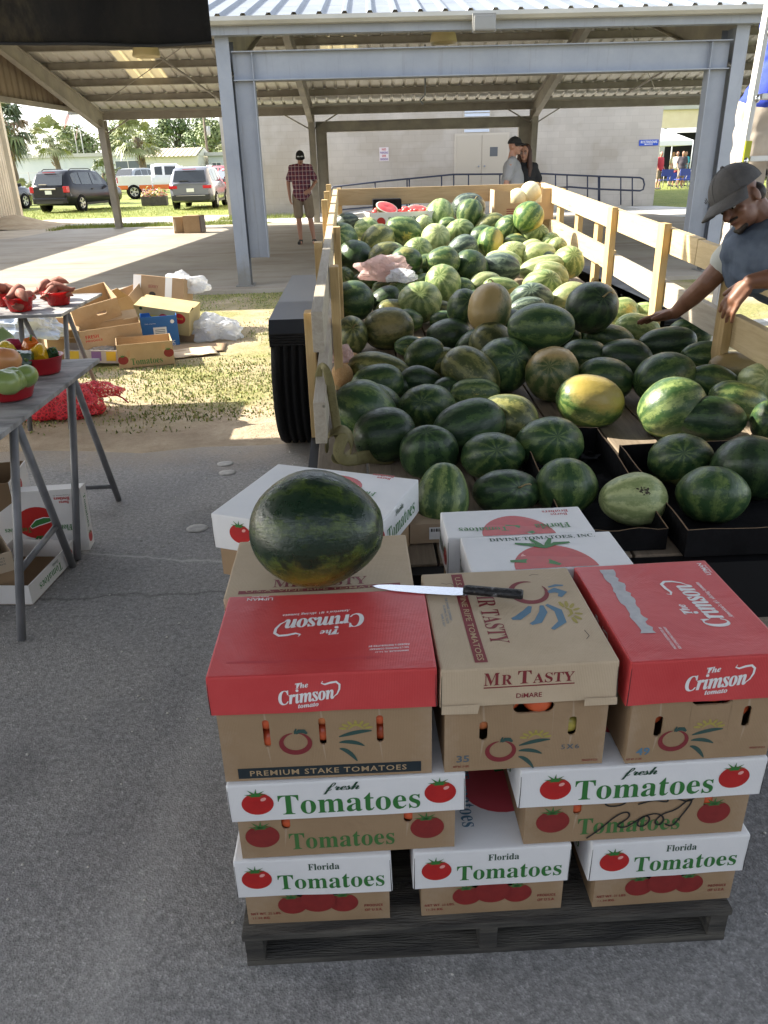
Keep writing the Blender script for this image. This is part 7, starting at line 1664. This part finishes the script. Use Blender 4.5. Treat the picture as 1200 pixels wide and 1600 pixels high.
# ------------------------------------------------------------------ people
M_SKIN = mat('skin_fair', (.42, .22, .15), .5, sub=.1); M_SKIND = mat('skin_brown', (.165, .072, .040), .5, (.225, .105, .060), 16, .4, .62, sub=.08, bump=.12, bscale=160, bdist=.003); M_HAIR = mat('hair_dark', (.022, .014, .010), .6, bump=.4, bscale=60)
def hand(prims, wrist, dirv, palm_n, size=1.0, curl=.35, thumb=1, spread=.16):
    """palm plus five separate bent fingers of different lengths"""
    d = V(dirv).normalized(); n = V(palm_n); n = (n-d*n.dot(d)).normalized(); sd_ = d.cross(n); w_ = V(wrist)
    prims.append(('p', [w_, w_+d*.045*size, w_+d*.085*size], [.024*size, .027*size, .024*size])); 
    for o in (-.022, 0, .022): prims.append(('c', w_+d*.03*size+sd_*o*size, w_+d*.088*size+sd_*o*1.25*size, .016*size, .0125*size))
    for i, (o, L) in enumerate(((-.033, .062), (-.011, .076), (.011, .080), (.033, .070))):
        b0 = w_+d*.09*size+sd_*o*size; a = spread*(i-1.5)*.5; dd = (d*math.cos(a)+sd_*math.sin(a))
        c1 = curl*.5; c2 = curl*1.3; d1 = dd*math.cos(c1)+n*math.sin(c1); d2 = dd*math.cos(c2)+n*math.sin(c2)
        p1 = b0+d1*L*.5*size; p2 = p1+d2*L*.5*size; prims.append(('p', [b0, p1, p2], [.0105*size, .0095*size, .0078*size]))
    tb_ = w_+d*.025*size-sd_*.026*size*thumb; td = (d*.72-sd_*.62*thumb+n*.25).normalized(); p1 = tb_+td*.045*size; p2 = p1+(td*.85+d*.4).normalized()*.032*size
    prims.append(('p', [tb_, p1, p2], [.0145*size, .012*size, .009*size]))
def head(prims, c, fwd, up, s_=1.0):
    f = V(fwd).normalized(); u = V(up); u = (u-f*u.dot(f)).normalized(); r_ = f.cross(u); c = V(c); RM = Matrix((r_, f, u)).transposed()
    E_ = lambda a, b_, z: c+r_*a*s_+f*b_*s_+u*z*s_
    prims += [('e', E_(0, -.005, .02), (.075*s_, .094*s_, .098*s_), RM), ('e', E_(0, .022, -.045), (.058*s_, .068*s_, .072*s_), RM), ('c', E_(0, .088, .005), E_(0, .108, -.028), .011*s_, .017*s_), ('e', E_(0, .075, -.062), (.026*s_, .020*s_, .010*s_), RM), ('e', E_(0, .070, -.098), (.026*s_, .020*s_, .018*s_), RM), ('e', E_(0, .078, .030), (.055*s_, .016*s_, .010*s_), RM)]
    for sg in (1, -1): prims.append(('e', E_(sg*.078, -.012, -.012), (.010*s_, .020*s_, .032*s_), RM)); prims.append(('e', E_(sg*.038, .060, -.030), (.022*s_, .020*s_, .018*s_), RM))
    return E_, RM
def face_bits(t, E_, RM, s_=1.0, brow=M_HAIR, mouth=True):
    b = MB(); ew = mat('eye_white', (.5, .48, .45), .3); ed = mat('eye_dark', (.012, .008, .006), .2)
    for sg in (1, -1):
        b.ell(E_(sg*.031, .078, -.002), (.014*s_, .007*s_, .0065*s_), ew, RM, 12, 8); b.ell(E_(sg*.031, .0835, -.003), (.0058*s_, .003*s_, .0058*s_), ed, RM, 10, 6)
    b.build('eyes', t); b = MB()
    for sg in (1, -1): b.tube([E_(sg*.014, .092, .022), E_(sg*.032, .092, .029), E_(sg*.052, .078, .024)], .0045*s_, brow, 6)
    b.build('eyebrows', t)
    if mouth: b = MB(); b.ell(E_(0, .0925, -.062), (.021*s_, .006*s_, .0045*s_), mat('lips', (.20, .07, .05), .5), RM, 12, 6); b.build('mouth', t)
def cap(t, E_, RM, m, mb, s_=1.0, visor=True, name='cap'):
    b = MB(); M4 = Matrix.Translation(E_(0, 0, 0)) @ RM.to_4x4()
    def dome(u, v):
        a = 2*PI*u; e = v*PI/2; rr = math.cos(e); return M4 @ V((.087*s_*rr*math.cos(a), (-.006+.108*rr*math.sin(a))*s_, (.035+.100*math.sin(e)-.012*math.sin(a)*rr*0)*s_))
    b.grid(dome, 32, 10, m)
    def vis(u, v):
        a = PI*(.09+.82*u); k = v; return M4 @ V((.086*math.cos(a)*(1+.05*k)*s_, (-.006+.108*math.sin(a)+.075*k*math.sin(a)**.8)*s_, (.040-.024*k-.020*math.cos(a)**2*k)*s_))
    b.build(name, t); b = MB(); b.grid(vis, 18, 5, mb); o = b.build('cap_visor', t); sd_ = o.modifiers.new('t', 'SOLIDIFY'); sd_.thickness = .006*s_
    b = MB(); b.ell(M4 @ V((0, -.006*s_, .136*s_)), (.008*s_,)*3, m, seg=8, rings=6); b.build('cap_button', t)
M_SHOE = mat('shoe_dark', (.03, .027, .025), .7)
def stand(name_lb, loc, rz, shirt, bottom, skin, pose, long_trousers=False, hat=None, hair=None, group=None, vox=.011, female=False, sc=1.0):
    """standing figure, faces local -Y. pose gives elbows, wrists, palms' directions and feet"""
    t = thing('person', name_lb, 'person', loc, rz, group)
    S = lambda p: V(p)*sc
    sh, el, wr = pose['sh'], pose['el'], pose['wr']; hip, kn, an = pose['hip'], pose['kn'], pose['an']; hc = S(pose['head']); hf = pose.get('face', (0, -1, -.15)); hu = pose.get('up', (0, 0, 1))
    P = []; E_, RM = head(P, hc, hf, hu, sc)
    nk = (S(sh[0])+S(sh[1]))/2+V((0, .015, .05)); P.append(('c', nk, hc+V(hf).normalized()*-.02+V((0, 0, -.05)), .058*sc, .052*sc))
    for i in (0, 1):
        P.append(('p', [S(sh[i]), S(el[i]), S(wr[i])], [.052*sc, .042*sc, .028*sc])); hand(P, S(wr[i]), pose['hd'][i], pose['pn'][i], sc, pose.get('curl', .4), thumb=(1, -1)[i])
        P.append(('p', [S(hip[i]), S(kn[i]), S(kn[i])*.55+S(an[i])*.45+V((0, .02, 0)), S(an[i])], [.085*sc, .055*sc, .054*sc, .036*sc])); P.append(('p', [S(an[i])+V((0, .04, -.05)), S(an[i])+V((0, -.12, -.065))], [.035*sc, .032*sc]))
    hm = (S(hip[0])+S(hip[1]))/2; ch = (S(sh[0])+S(sh[1]))/2
    P += [('e', hm+V((0, 0, .05)), (.16*sc, .12*sc, .14*sc)), ('e', hm*.45+ch*.55, (.17*sc, .125*sc, .24*sc)), ('e', ch-V((0, 0, .08)), (.185*sc, .115*sc, .14*sc))]
    voxel_mesh('body', P, vox, skin, t)
    belly = pose.get('belly', .14)
    Q = [('e', ch-V((0, 0, .09)), (.205*sc, .14*sc, .15*sc)), ('e', hm*.5+ch*.5-V((0, .015, 0)), (.195*sc, (belly+.012)*sc, .25*sc)), ('e', hm+V((0, -.005, .06)), (.195*sc, (belly+.02)*sc, .17*sc))]
    for i in (0, 1):
        Q.append(('c', S(sh[i])*.8+ch*.2+V((0, 0, .0)), S(sh[i])*.3+S(el[i])*.7, .078*sc, .070*sc)); Q.append(('c', ch+V((0, 0, .035)), S(sh[i])+V((0, 0, .01)), .062*sc, .062*sc))
    voxel_mesh('shirt', Q, vox, shirt, t)
    Q = [('e', hm+V((0, 0, .03)), (.18*sc, .135*sc, .14*sc))]
    for i in (0, 1):
        if long_trousers: Q.append(('p', [S(hip[i]), S(kn[i]), S(an[i])+V((0, 0, .02))], [.105*sc, .08*sc, .07*sc]))
        else: Q.append(('c', S(hip[i]), S(hip[i])*.06+S(kn[i])*.94+V((0, 0, .06)), .108*sc, .098*sc))
    voxel_mesh('trousers' if long_trousers else 'shorts', Q, vox, bottom, t)
    for i in (0, 1):
        a = S(an[i]); dx = pose.get('toe', (0, 0))[i]; voxel_mesh('shoe', [('p', [a+V((0, .05, -.055)), a+V((dx*.5, -.05, -.06)), a+V((dx, -.15, -.066))], [.042*sc, .045*sc, .036*sc]), ('c', a+V((0, .02, -.03)), a+V((dx*.3, -.04, -.045)), .045*sc, .042*sc)], vox*.8, M_SHOE, t)
    face_bits(t, E_, RM, sc)
    if hat: cap(t, E_, RM, hat, hat, sc)
    if hair: hair(t, E_, RM, sc)
    return t
def m_plaid():
    N = NT('plaid_shirt'); v = N.coord('Object'); sx = N.n('ShaderNodeSeparateXYZ'); N.l(v, sx.inputs[0])
    def band(o, per, wd, off=0): m = N.math('FRACT', N.math('ADD', N.math('MULTIPLY', o, 1/per), 10+off)); return N.math('LESS_THAN', m, wd)
    x, z = sx.outputs[0], sx.outputs[2]; c = N.mix(N.math('MULTIPLY', band(x, .075, .45), .5), (.20, .035, .05), (.06, .025, .06)); c = N.mix(N.math('MULTIPLY', band(z, .085, .45), .5), c, (.07, .03, .07))
    c = N.mix(N.math('MULTIPLY', band(x, .075, .14, .5), .7), c, (.55, .45, .45)); c = N.mix(N.math('MULTIPLY', band(z, .085, .12, .5), .7), c, (.55, .45, .45)); N.col(c); N.set(Roughness=.85); N.bump(N.noise(v, 9, 5), .5, .03); return N.m
M_KHAKI = mat('khaki_cloth', (.22, .17, .115), .85, (.27, .21, .15), 6, bump=.4, bscale=12); M_CAPB = mat('cap_black', (.015, .014, .014), .8)
sh_ = ((-.19, .0, 1.46), (.19, .0, 1.46))
pose1 = dict(sh=sh_, el=((-.27, .02, 1.19), (.29, .06, 1.20)), wr=((-.255, -.05, .93), (.185, -.16, 1.06)), hd=((.15, -.15, -1), (-.75, -.35, -.45)), pn=((.8, .3, 0), (.2, .9, -.2)), hip=((-.105, 0, .93), (.105, 0, .93)), kn=((-.10, -.02, .50), (.14, -.02, .50)), an=((-.09, .03, .09), (.19, .02, .09)), head=(.01, -.03, 1.655), face=(.06, -1, -.38), up=(0, -.3, 1), belly=.165, toe=(-.03, .05))
p = atz(477, 381, .045)
t = stand('man in plaid shirt and khaki shorts standing on the pavilion slab', (p.x, p.y, .046), 0, m_plaid(), M_KHAKI, M_SKIN, pose1, hat=M_CAPB); 
b = MB(); HC = V(pose1['head']); f_ = V(pose1['face']).normalized(); u_ = (V(pose1['up'])-f_*V(pose1['up']).dot(f_)).normalized(); r_ = f_.cross(u_)
for sg in (-1, 1): b.ell(HC+r_*sg*.035+f_*.112+u_*.062, (.032, .012, .016), mat('goggle_lens', (.55, .56, .58), .15, metal=.6), seg=12, rings=8)
b.build('sunglasses', t)
# man in grey T-shirt seen from the side, and the woman beside him
M_GREYT = mat('grey_tshirt', (.28, .28, .29), .9, (.33, .33, .34), 5, bump=.3, bscale=12); M_BLKT = mat('black_top', (.02, .02, .022), .85); M_JEAN = mat('blue_denim', (.05, .075, .12), .85, (.075, .105, .16), 14, bump=.3, bscale=20)
pose2 = dict(sh=((-.185, .0, 1.46), (.185, .0, 1.46)), el=((-.25, .06, 1.18), (.25, .05, 1.18)), wr=((-.24, -.10, .98), (.22, -.12, .98)), hd=((.1, -.5, -.7), (-.1, -.5, -.7)), pn=((1, 0, 0), (-1, 0, 0)), hip=((-.1, 0, .94), (.1, 0, .94)), kn=((-.1, -.02, .5), (.1, -.02, .5)), an=((-.1, .03, .09), (.1, .03, .09)), head=(0, -.03, 1.68), face=(-.35, -1, .0), belly=.16)
p = aty(801, 240, 12.6); t = stand('man in grey T-shirt and black cap standing behind the headboard', (p.x, 12.6, p.z-1.68), R(75), M_GREYT, M_KHAKI, M_SKIN, pose2, hat=M_CAPB); t.location.z = .046
def long_hair(t, E_, RM, sc):
    Q = [('e', E_(0, -.03, .05), (.088, .092, .085), RM)]
    for sg in (-1, 1): Q.append(('p', [E_(sg*.07, .0, .03), E_(sg*.085, .01, -.10), E_(sg*.095, .03, -.22), E_(sg*.10, .05, -.34)], [.04, .042, .045, .03]))
    Q.append(('p', [E_(0, -.07, .02), E_(0, -.09, -.15), E_(0, -.08, -.3)], [.07, .07, .05])); voxel_mesh('hair', Q, .010, M_HAIR2, t)
    b = MB()
    for sg in (-1, 1): b.tube([E_(sg*.031+.021*math.cos(a), .096, -.004+.016*math.sin(a)) for a in [2*PI*i/12 for i in range(13)]], .0022, M_STEEL, 5)
    b.build('glasses', t)
M_HAIR2 = mat('hair_brown', (.05, .022, .014), .55, (.08, .035, .02), 20, bump=.4, bscale=40)
p = aty(822, 247, 12.8); t = stand('woman with long dark hair and black top beside the grey shirted man', (p.x, 12.9, .046), R(-12), M_BLKT, M_JEAN, M_SKIN, dict(pose2, sh=((-.16, 0, 1.42), (.16, 0, 1.42)), head=(0, -.03, 1.63), face=(-.3, -1, 0), belly=.14), hair=long_hair, sc=.975)
# market people far right, a few pixels each
far = [(1058, 253, 46, (.50, .48, .42), M_SKIN, 'tiny figure in pale clothes standing by the far tent'), (1066, 258, 44, (.06, .05, .06), M_SKIN, 'tiny blonde figure in dark top behind the far blue table'), (1071, 249, 47, (.05, .38, .45), M_SKIN, 'tiny figure in turquoise top near the grey partition'), (1031, 262, 43, (.45, .04, .06), M_SKIN, 'tiny figure in red at the left of the far tent'), (1050, 260, 47.5, (.42, .38, .30), M_SKIN, 'tiny figure in beige bending under the far tent')]
for i, (px, py, Y, c, sk, lb) in enumerate(far):
    q = aty(px, py, Y); stand(lb, (q.x, Y, 0), R(20*i-30), mat('far_cloth_%d' % i, c, .9), M_KHAKI, sk, pose2, vox=.03, group='people at the far market')
for i, (px, py, Y, lb) in enumerate(((1040, 270, 43, 'dark blue folding chair at the left edge of the far market'), (1066, 272, 43.5, 'dark blue folding chair in front of the far table'))):
    q = aty(px, py, Y); t = thing('folding_chair', lb, 'chair', (q.x, Y, 0), R(10*i), 'folding chairs at the far market'); mb_ = mat('chair_blue', (.03, .05, .26), .6)
    b = MB(); b.box(-.3, .3, -.25, .25, .42, .46, mb_); b.build('seat', t); b = MB(); b.box(-.3, .3, -.29, -.26, .62, .95, mb_); b.build('backrest', t)
    for sx in (-.27, .27):
        for sy in (-.27, .24): b = MB(); b.tube([(sx, sy, 0), (sx, -sy*.2, .5), (sx, -.27, .95)] if sy < 0 else [(sx, sy, 0), (sx, 0, .44)], .018, M_STEELD, 5); b.build('leg', t)
q = aty(1062, 262, 44.5); t = thing('market_table', 'far blue draped table with red goods beside the folding chairs', 'table', (q.x+.2, 44.6, 0)); b = MB(); b.box(-.9, .9, -.4, .4, .72, .75, mat('table_blue', (.04, .08, .42), .7)); b.box(-.92, .92, -.42, -.40, .35, .749, mat('table_blue', (.04, .08, .42), .7)); b.build('tabletop', t)
for sx in (-.85, .85): b = MB(); b.tube([(sx, .3, 0), (sx, .3, .72)], .025, M_STEELD, 6); b.build('leg', t)
b = MB(); r = random.Random(9); [b.ell((r.uniform(-.8, .8), r.uniform(-.3, .3), .8), (.09, .09, .07), P_DRED if r.random() < .7 else P_WHITE, seg=6, rings=5) for _ in range(24)]; tag(b.build('market_goods', loc=(q.x+.2, 44.6, 0)), 'dark red goods heaped on the far blue table', 'goods', kind='stuff')
# ------------------------------------------------------------------ the vendor leaning over the right rail
M_VEST = mat('blue_grey_vest', (.042, .060, .095), .8, (.080, .105, .15), 11, bump=.5, bscale=14); M_TEEP = mat('pale_tee', (.44, .45, .42), .9, bump=.3, bscale=14); M_CAPG = mat('grey_cap', (.075, .072, .072), .85, (.095, .09, .088), 40, bump=.25, bscale=120)
vd = thing('person', 'man in grey cap and blue vest leaning over the right rail to reach a melon', 'person', (0, 0, 0))
A = lambda px, py, Y: aty(px, py, Y)
hc = A(1156, 313, 3.27); ff = (-RT*.74-UP*.58-FW*.22).normalized(); fu = (-RT*.50+UP*.84-FW*.12); fu = (fu-ff*fu.dot(ff)).normalized()
P = []; E_, RM = head(P, hc, ff, fu, .93)
shR, elR, wrR = A(1160, 380, 3.34), A(1106, 441, 3.38), A(1055, 489, 3.50)
shL, elL, wrL = A(1243, 392, 3.05), A(1252, 428, 2.90), A(1172, 440, 2.93)
nk = A(1206, 352, 3.26); hip = V((2.12, 3.25, .95)); chest = (shR+shL)/2+V((.07, 0, -.05))
P.append(('p', [E_(0, -.035, -.055), E_(0, -.05, -.10), nk], [.058, .055, .062]))
P.append(('p', [shR, shR*.5+elR*.5, elR, elR*.55+wrR*.45, wrR], [.056, .050, .044, .042, .028])); P.append(('p', [shL, elL, elL*.5+wrL*.5, wrL], [.056, .044, .040, .028]))
hand(P, wrR, A(1006, 499, 3.58)-wrR, V((0, -.35, -1)), .98, .22, thumb=-1, spread=.22)
hand(P, wrL, A(1138, 478, 2.94)-wrL, V((.55, .35, -.55)), .98, .55, thumb=1, spread=.12)
P += [('p', [chest, chest*.5+hip*.5, hip], [.14, .14, .145]), ('c', shR, shL, .08, .08)]
for dy in (-.10, .12):
    kn = V((2.12, 3.25+dy, .52)); P.append(('p', [hip+V((0, dy, -.02)), kn, V((2.16, 3.25+dy, .09))], [.09, .06, .04])); P.append(('p', [V((2.18, 3.25+dy, .05)), V((2.08, 3.25+dy, .045))], [.035, .032]))
voxel_mesh('body', P, .0048, M_SKIND, vd, 3)
Q = [('c', shR*.96+chest*.04, shR*.55+elR*.45, .072, .068), ('c', shL, shL*.5+elL*.5, .072, .068), ('c', shR, nk, .072, .062), ('c', shL, nk, .072, .062), ('p', [chest, chest*.5+hip*.5, hip+V((0, 0, .02))], [.155, .152, .15])]
voxel_mesh('shirt', Q, .007, M_TEEP, vd)
ch2 = chest+V((-.03, 0, .0)); sv = (shR-shL).normalized()
Q = [('c', shR*.86+shL*.14+V((.0, 0, .012)), shL*.9+shR*.1, .094, .094), ('p', [ch2, ch2*.5+hip*.5, hip+V((0, 0, .05))], [.172, .168, .166]), ('c', ch2+sv*.07, ch2-sv*.10, .165, .165), ('p', [nk+sv*.085-FW*.01, nk+sv*.02+RT*.05+UP*.02, nk-sv*.09], [.034, .036, .034])]
vo = voxel_mesh('vest', Q, .007, M_VEST, vd)
from mathutils import noise as mno
def rumple(o, f):
    q = [(v.co.copy(), v.normal.copy()) for v in o.data.vertices]
    for v, (c, n) in zip(o.data.vertices, q): v.co = c+n*f(c)
rumple(vo, lambda c: .016*mno.noise(c*8)+.010*mno.noise(V((c.x*10+c.z*8, c.y*10, c.z*24))))
b = MB(); b.tube([nk-FW*.095-UP*.035-RT*.02, chest-FW*.165+UP*.02-RT*.03, chest-FW*.178-UP*.07+RT*.0, chest-FW*.17-UP*.15+RT*.04], .0035, M_CHROME, 6); b.build('zipper', vd)
Q = [('e', hip+V((0, .01, .0)), (.165, .19, .13))]
for dy in (-.10, .12): Q.append(('p', [hip+V((0, dy, -.04)), V((2.12, 3.25+dy, .52)), V((2.16, 3.25+dy, .1))], [.112, .085, .075]))
voxel_mesh('jeans', Q, .010, M_JEAN, vd)
for dy in (-.10, .12): voxel_mesh('shoe', [('p', [V((2.22, 3.25+dy, .05)), V((2.10, 3.25+dy, .05)), V((1.98, 3.25+dy, .04))], [.045, .046, .036])], .009, M_SHOE, vd)
face_bits(vd, E_, RM, .93)
cap(vd, E_, RM, M_CAPG, M_CAPG, 1.07)
b = MB(); M4 = Matrix.Translation(E_(0, 0, 0)) @ RM.to_4x4(); fr = Frame(M4 @ V((.028, .1155, .067)), RM @ V((1, -.22, 0)), RM @ V((0, -.28, 1)))
for i, (x, h_) in enumerate(((-.012, .010), (-.004, .016), (.005, .021))): b.flat(fr, [(-x-.003, 0), (-x+.003, 0), (-x+.009, h_), (-x+.003, h_)], P_BLACK, .002)
b.build('cap_emblem', vd)
b = MB(); s_ = 1.07
for a in (PI/2, PI*.16, PI*.84, PI*1.25, PI*1.75):
    b.tube([M4 @ V((.0875*s_*math.cos(e)*math.cos(a), (-.006+.1085*math.cos(e)*math.sin(a))*s_, (.035+.1005*math.sin(e))*s_)) for e in [PI/2*i/9 for i in range(10)]], .0013, M_CAPG, 5)
b.build('cap_seam', vd)
# short beard and hair at the nape
Q = [('e', E_(0, -.055, -.012), (.074, .050, .052), RM)]; voxel_mesh('hair', Q, .006, M_HAIR, vd)
Q = [('p', [E_(-.03, .070, -.098), E_(0, .082, -.106), E_(.03, .070, -.098)], [.010, .014, .010]), ('p', [E_(-.026, .084, -.048), E_(0, .096, -.045), E_(.026, .084, -.048)], [.005, .006, .005])]; voxel_mesh('beard', Q, .0035, M_HAIR, vd, 1)

# ------------------------------------------------------------------ ladder and the man on it
M_ALU = mat('ladder_aluminium', (.60, .59, .55), .4, (.66, .65, .62), 12, metal=.25)
YL = 4.62
def LP(px, py, Y=YL): return aty(px, py, Y)
ld = thing('ladder', 'worn aluminium ladder with yellow label at the right photo edge', 'ladder', (0, 0, 0))
top, mid = LP(1208, 0), LP(1160, 258); dirl = (mid-top).normalized(); foot = top+dirl*((top.z-.0)/-dirl.z)
rgt = V((.46, .06, 0)); spread = V((.12, 0, 0))
for k, o in enumerate((V((0, 0, 0)), rgt)):
    f_ = foot+o+(spread if k else -spread*.0); b = MB(); tp_ = top+o*(.85 if k else 1); b.bar(f_, tp_+V((0, 0, .55)), .028, .062, M_ALU, up=(0, 1, 0), bev=.004); b.build('rail', ld)
for i in range(9):
    z = .28+.305*i; t_ = (z-foot.z)/(top.z-foot.z)
    if z > 2.7: break
    p0 = foot.lerp(top, t_); p1 = (foot+rgt+spread).lerp(top+rgt*.85, t_); b = MB(); b.bar(p0+V((.015, 0, 0)), p1-V((.015, 0, 0)), .075, .028, M_ALU, up=(0, 0, 1), bev=.003); st_ = b.build('rung', ld)
    for q in (p0, p1): b = MB(); b.ell(q+V((0, -.03, -.01)), (.016, .012, .022), M_CHROME, seg=10, rings=6); b.build('bracket', st_)
b = MB(); p0 = foot.lerp(top, (1.50-foot.z)/(top.z-foot.z)); b.bar(p0+V((-.002, -.034, -.05))+dirl*.02, p0+V((-.002, -.034, .04))-dirl*.05, .034, .004, mat('label_yellow', (.50, .52, .02), .5), up=(0, 1, 0)); b.build('label', ld)
M_BLUS = mat('royal_blue_shirt', (.018, .04, .33), .85, (.028, .058, .42), 5, bump=.5, bscale=10); M_TROU = mat('pale_khaki', (.34, .29, .24), .88, (.42, .37, .31), 5, bump=.5, bscale=12)
lm = thing('person', 'man in blue shirt and pale trousers standing on the ladder', 'person', (0, 0, 0))
def LQ(px, py, Y=4.86): return aty(px, py, Y)
hipL = LQ(1205, 172); hp = [hipL+V((-.08, 0, 0)), hipL+V((.12, .02, 0))]; kn = [hipL+V((-.11, -.06, -.44)), hipL+V((.13, -.04, -.44))]; an = [hipL+V((-.08, .02, -.84)), hipL+V((.10, .02, -.84))]
shC = LQ(1268, 40); shs = [shC+V((-.19, 0, 0)), shC+V((.19, 0, 0))]; el = [LQ(1217, 135), shC+V((.27, 0, -.28))]; wr = [shC+V((-.02, -.20, -.30)), shC+V((.12, -.22, -.30))]; hd = shC+V((.05, -.05, .24))
P = []; E2, RM2 = head(P, hd, (.2, -1, -.3), (0, 0, 1)); P.append(('c', shC+V((0, 0, .05)), hd, .058, .055)); P.append(('p', [shC, shC*.5+hipL*.5, hipL], [.15, .15, .14])); P.append(('c', shs[0], shs[1], .08, .08))
for i in (0, 1):
    P.append(('p', [shs[i], el[i], wr[i]], [.055, .045, .03])); hand(P, wr[i], (.4-.8*i, -.6, .3), (0, 0, -1), 1, .7, thumb=(1, -1)[i]); P.append(('p', [hp[i], kn[i], an[i]], [.09, .06, .04])); P.append(('c', an[i]+V((0, .03, -.05)), an[i]+V((0, -.13, -.055)), .036, .032))
voxel_mesh('body', P, .009, M_SKIND, lm)
Q = [('p', [shC+V((0, 0, -.03)), shC*.5+hipL*.5, hipL+V((0, 0, .06))], [.165, .165, .165]), ('c', shs[0], shs[1], .092, .092), ('e', hipL+V((-.0, 0, .03)), (.185, .16, .12))]
for i in (0, 1): Q.append(('c', shs[i], shs[i]*.35+el[i]*.65, .085, .082))
so2 = voxel_mesh('shirt', Q, .009, M_BLUS, lm)
rumple(so2, lambda c: .013*mno.noise(c*6)+.012*mno.noise(V((c.x*5+c.z*4, c.y*5, c.z*22))))
Q = [('e', hipL, (.19, .15, .14))]
for i in (0, 1): Q.append(('p', [hp[i], kn[i], an[i]+V((0, 0, .02))], [.118, .092, .08]))
to2 = voxel_mesh('trousers', Q, .009, M_TROU, lm)
rumple(to2, lambda c: .009*mno.noise(c*9)+.009*mno.noise(V((c.x*8, c.y*8, c.z*20))))
for i in (0, 1): voxel_mesh('shoe', [('p', [an[i]+V((0, .06, -.055)), an[i]+V((0, -.05, -.055)), an[i]+V((0, -.16, -.06))], [.045, .046, .036])], .009, M_SHOE, lm)
face_bits(lm, E2, RM2); Q = [('e', E2(0, -.02, .035), (.084, .098, .092), RM2)]; voxel_mesh('hair', Q, .009, M_HAIR, lm)

bpy.data.scenes.remove(_lab)
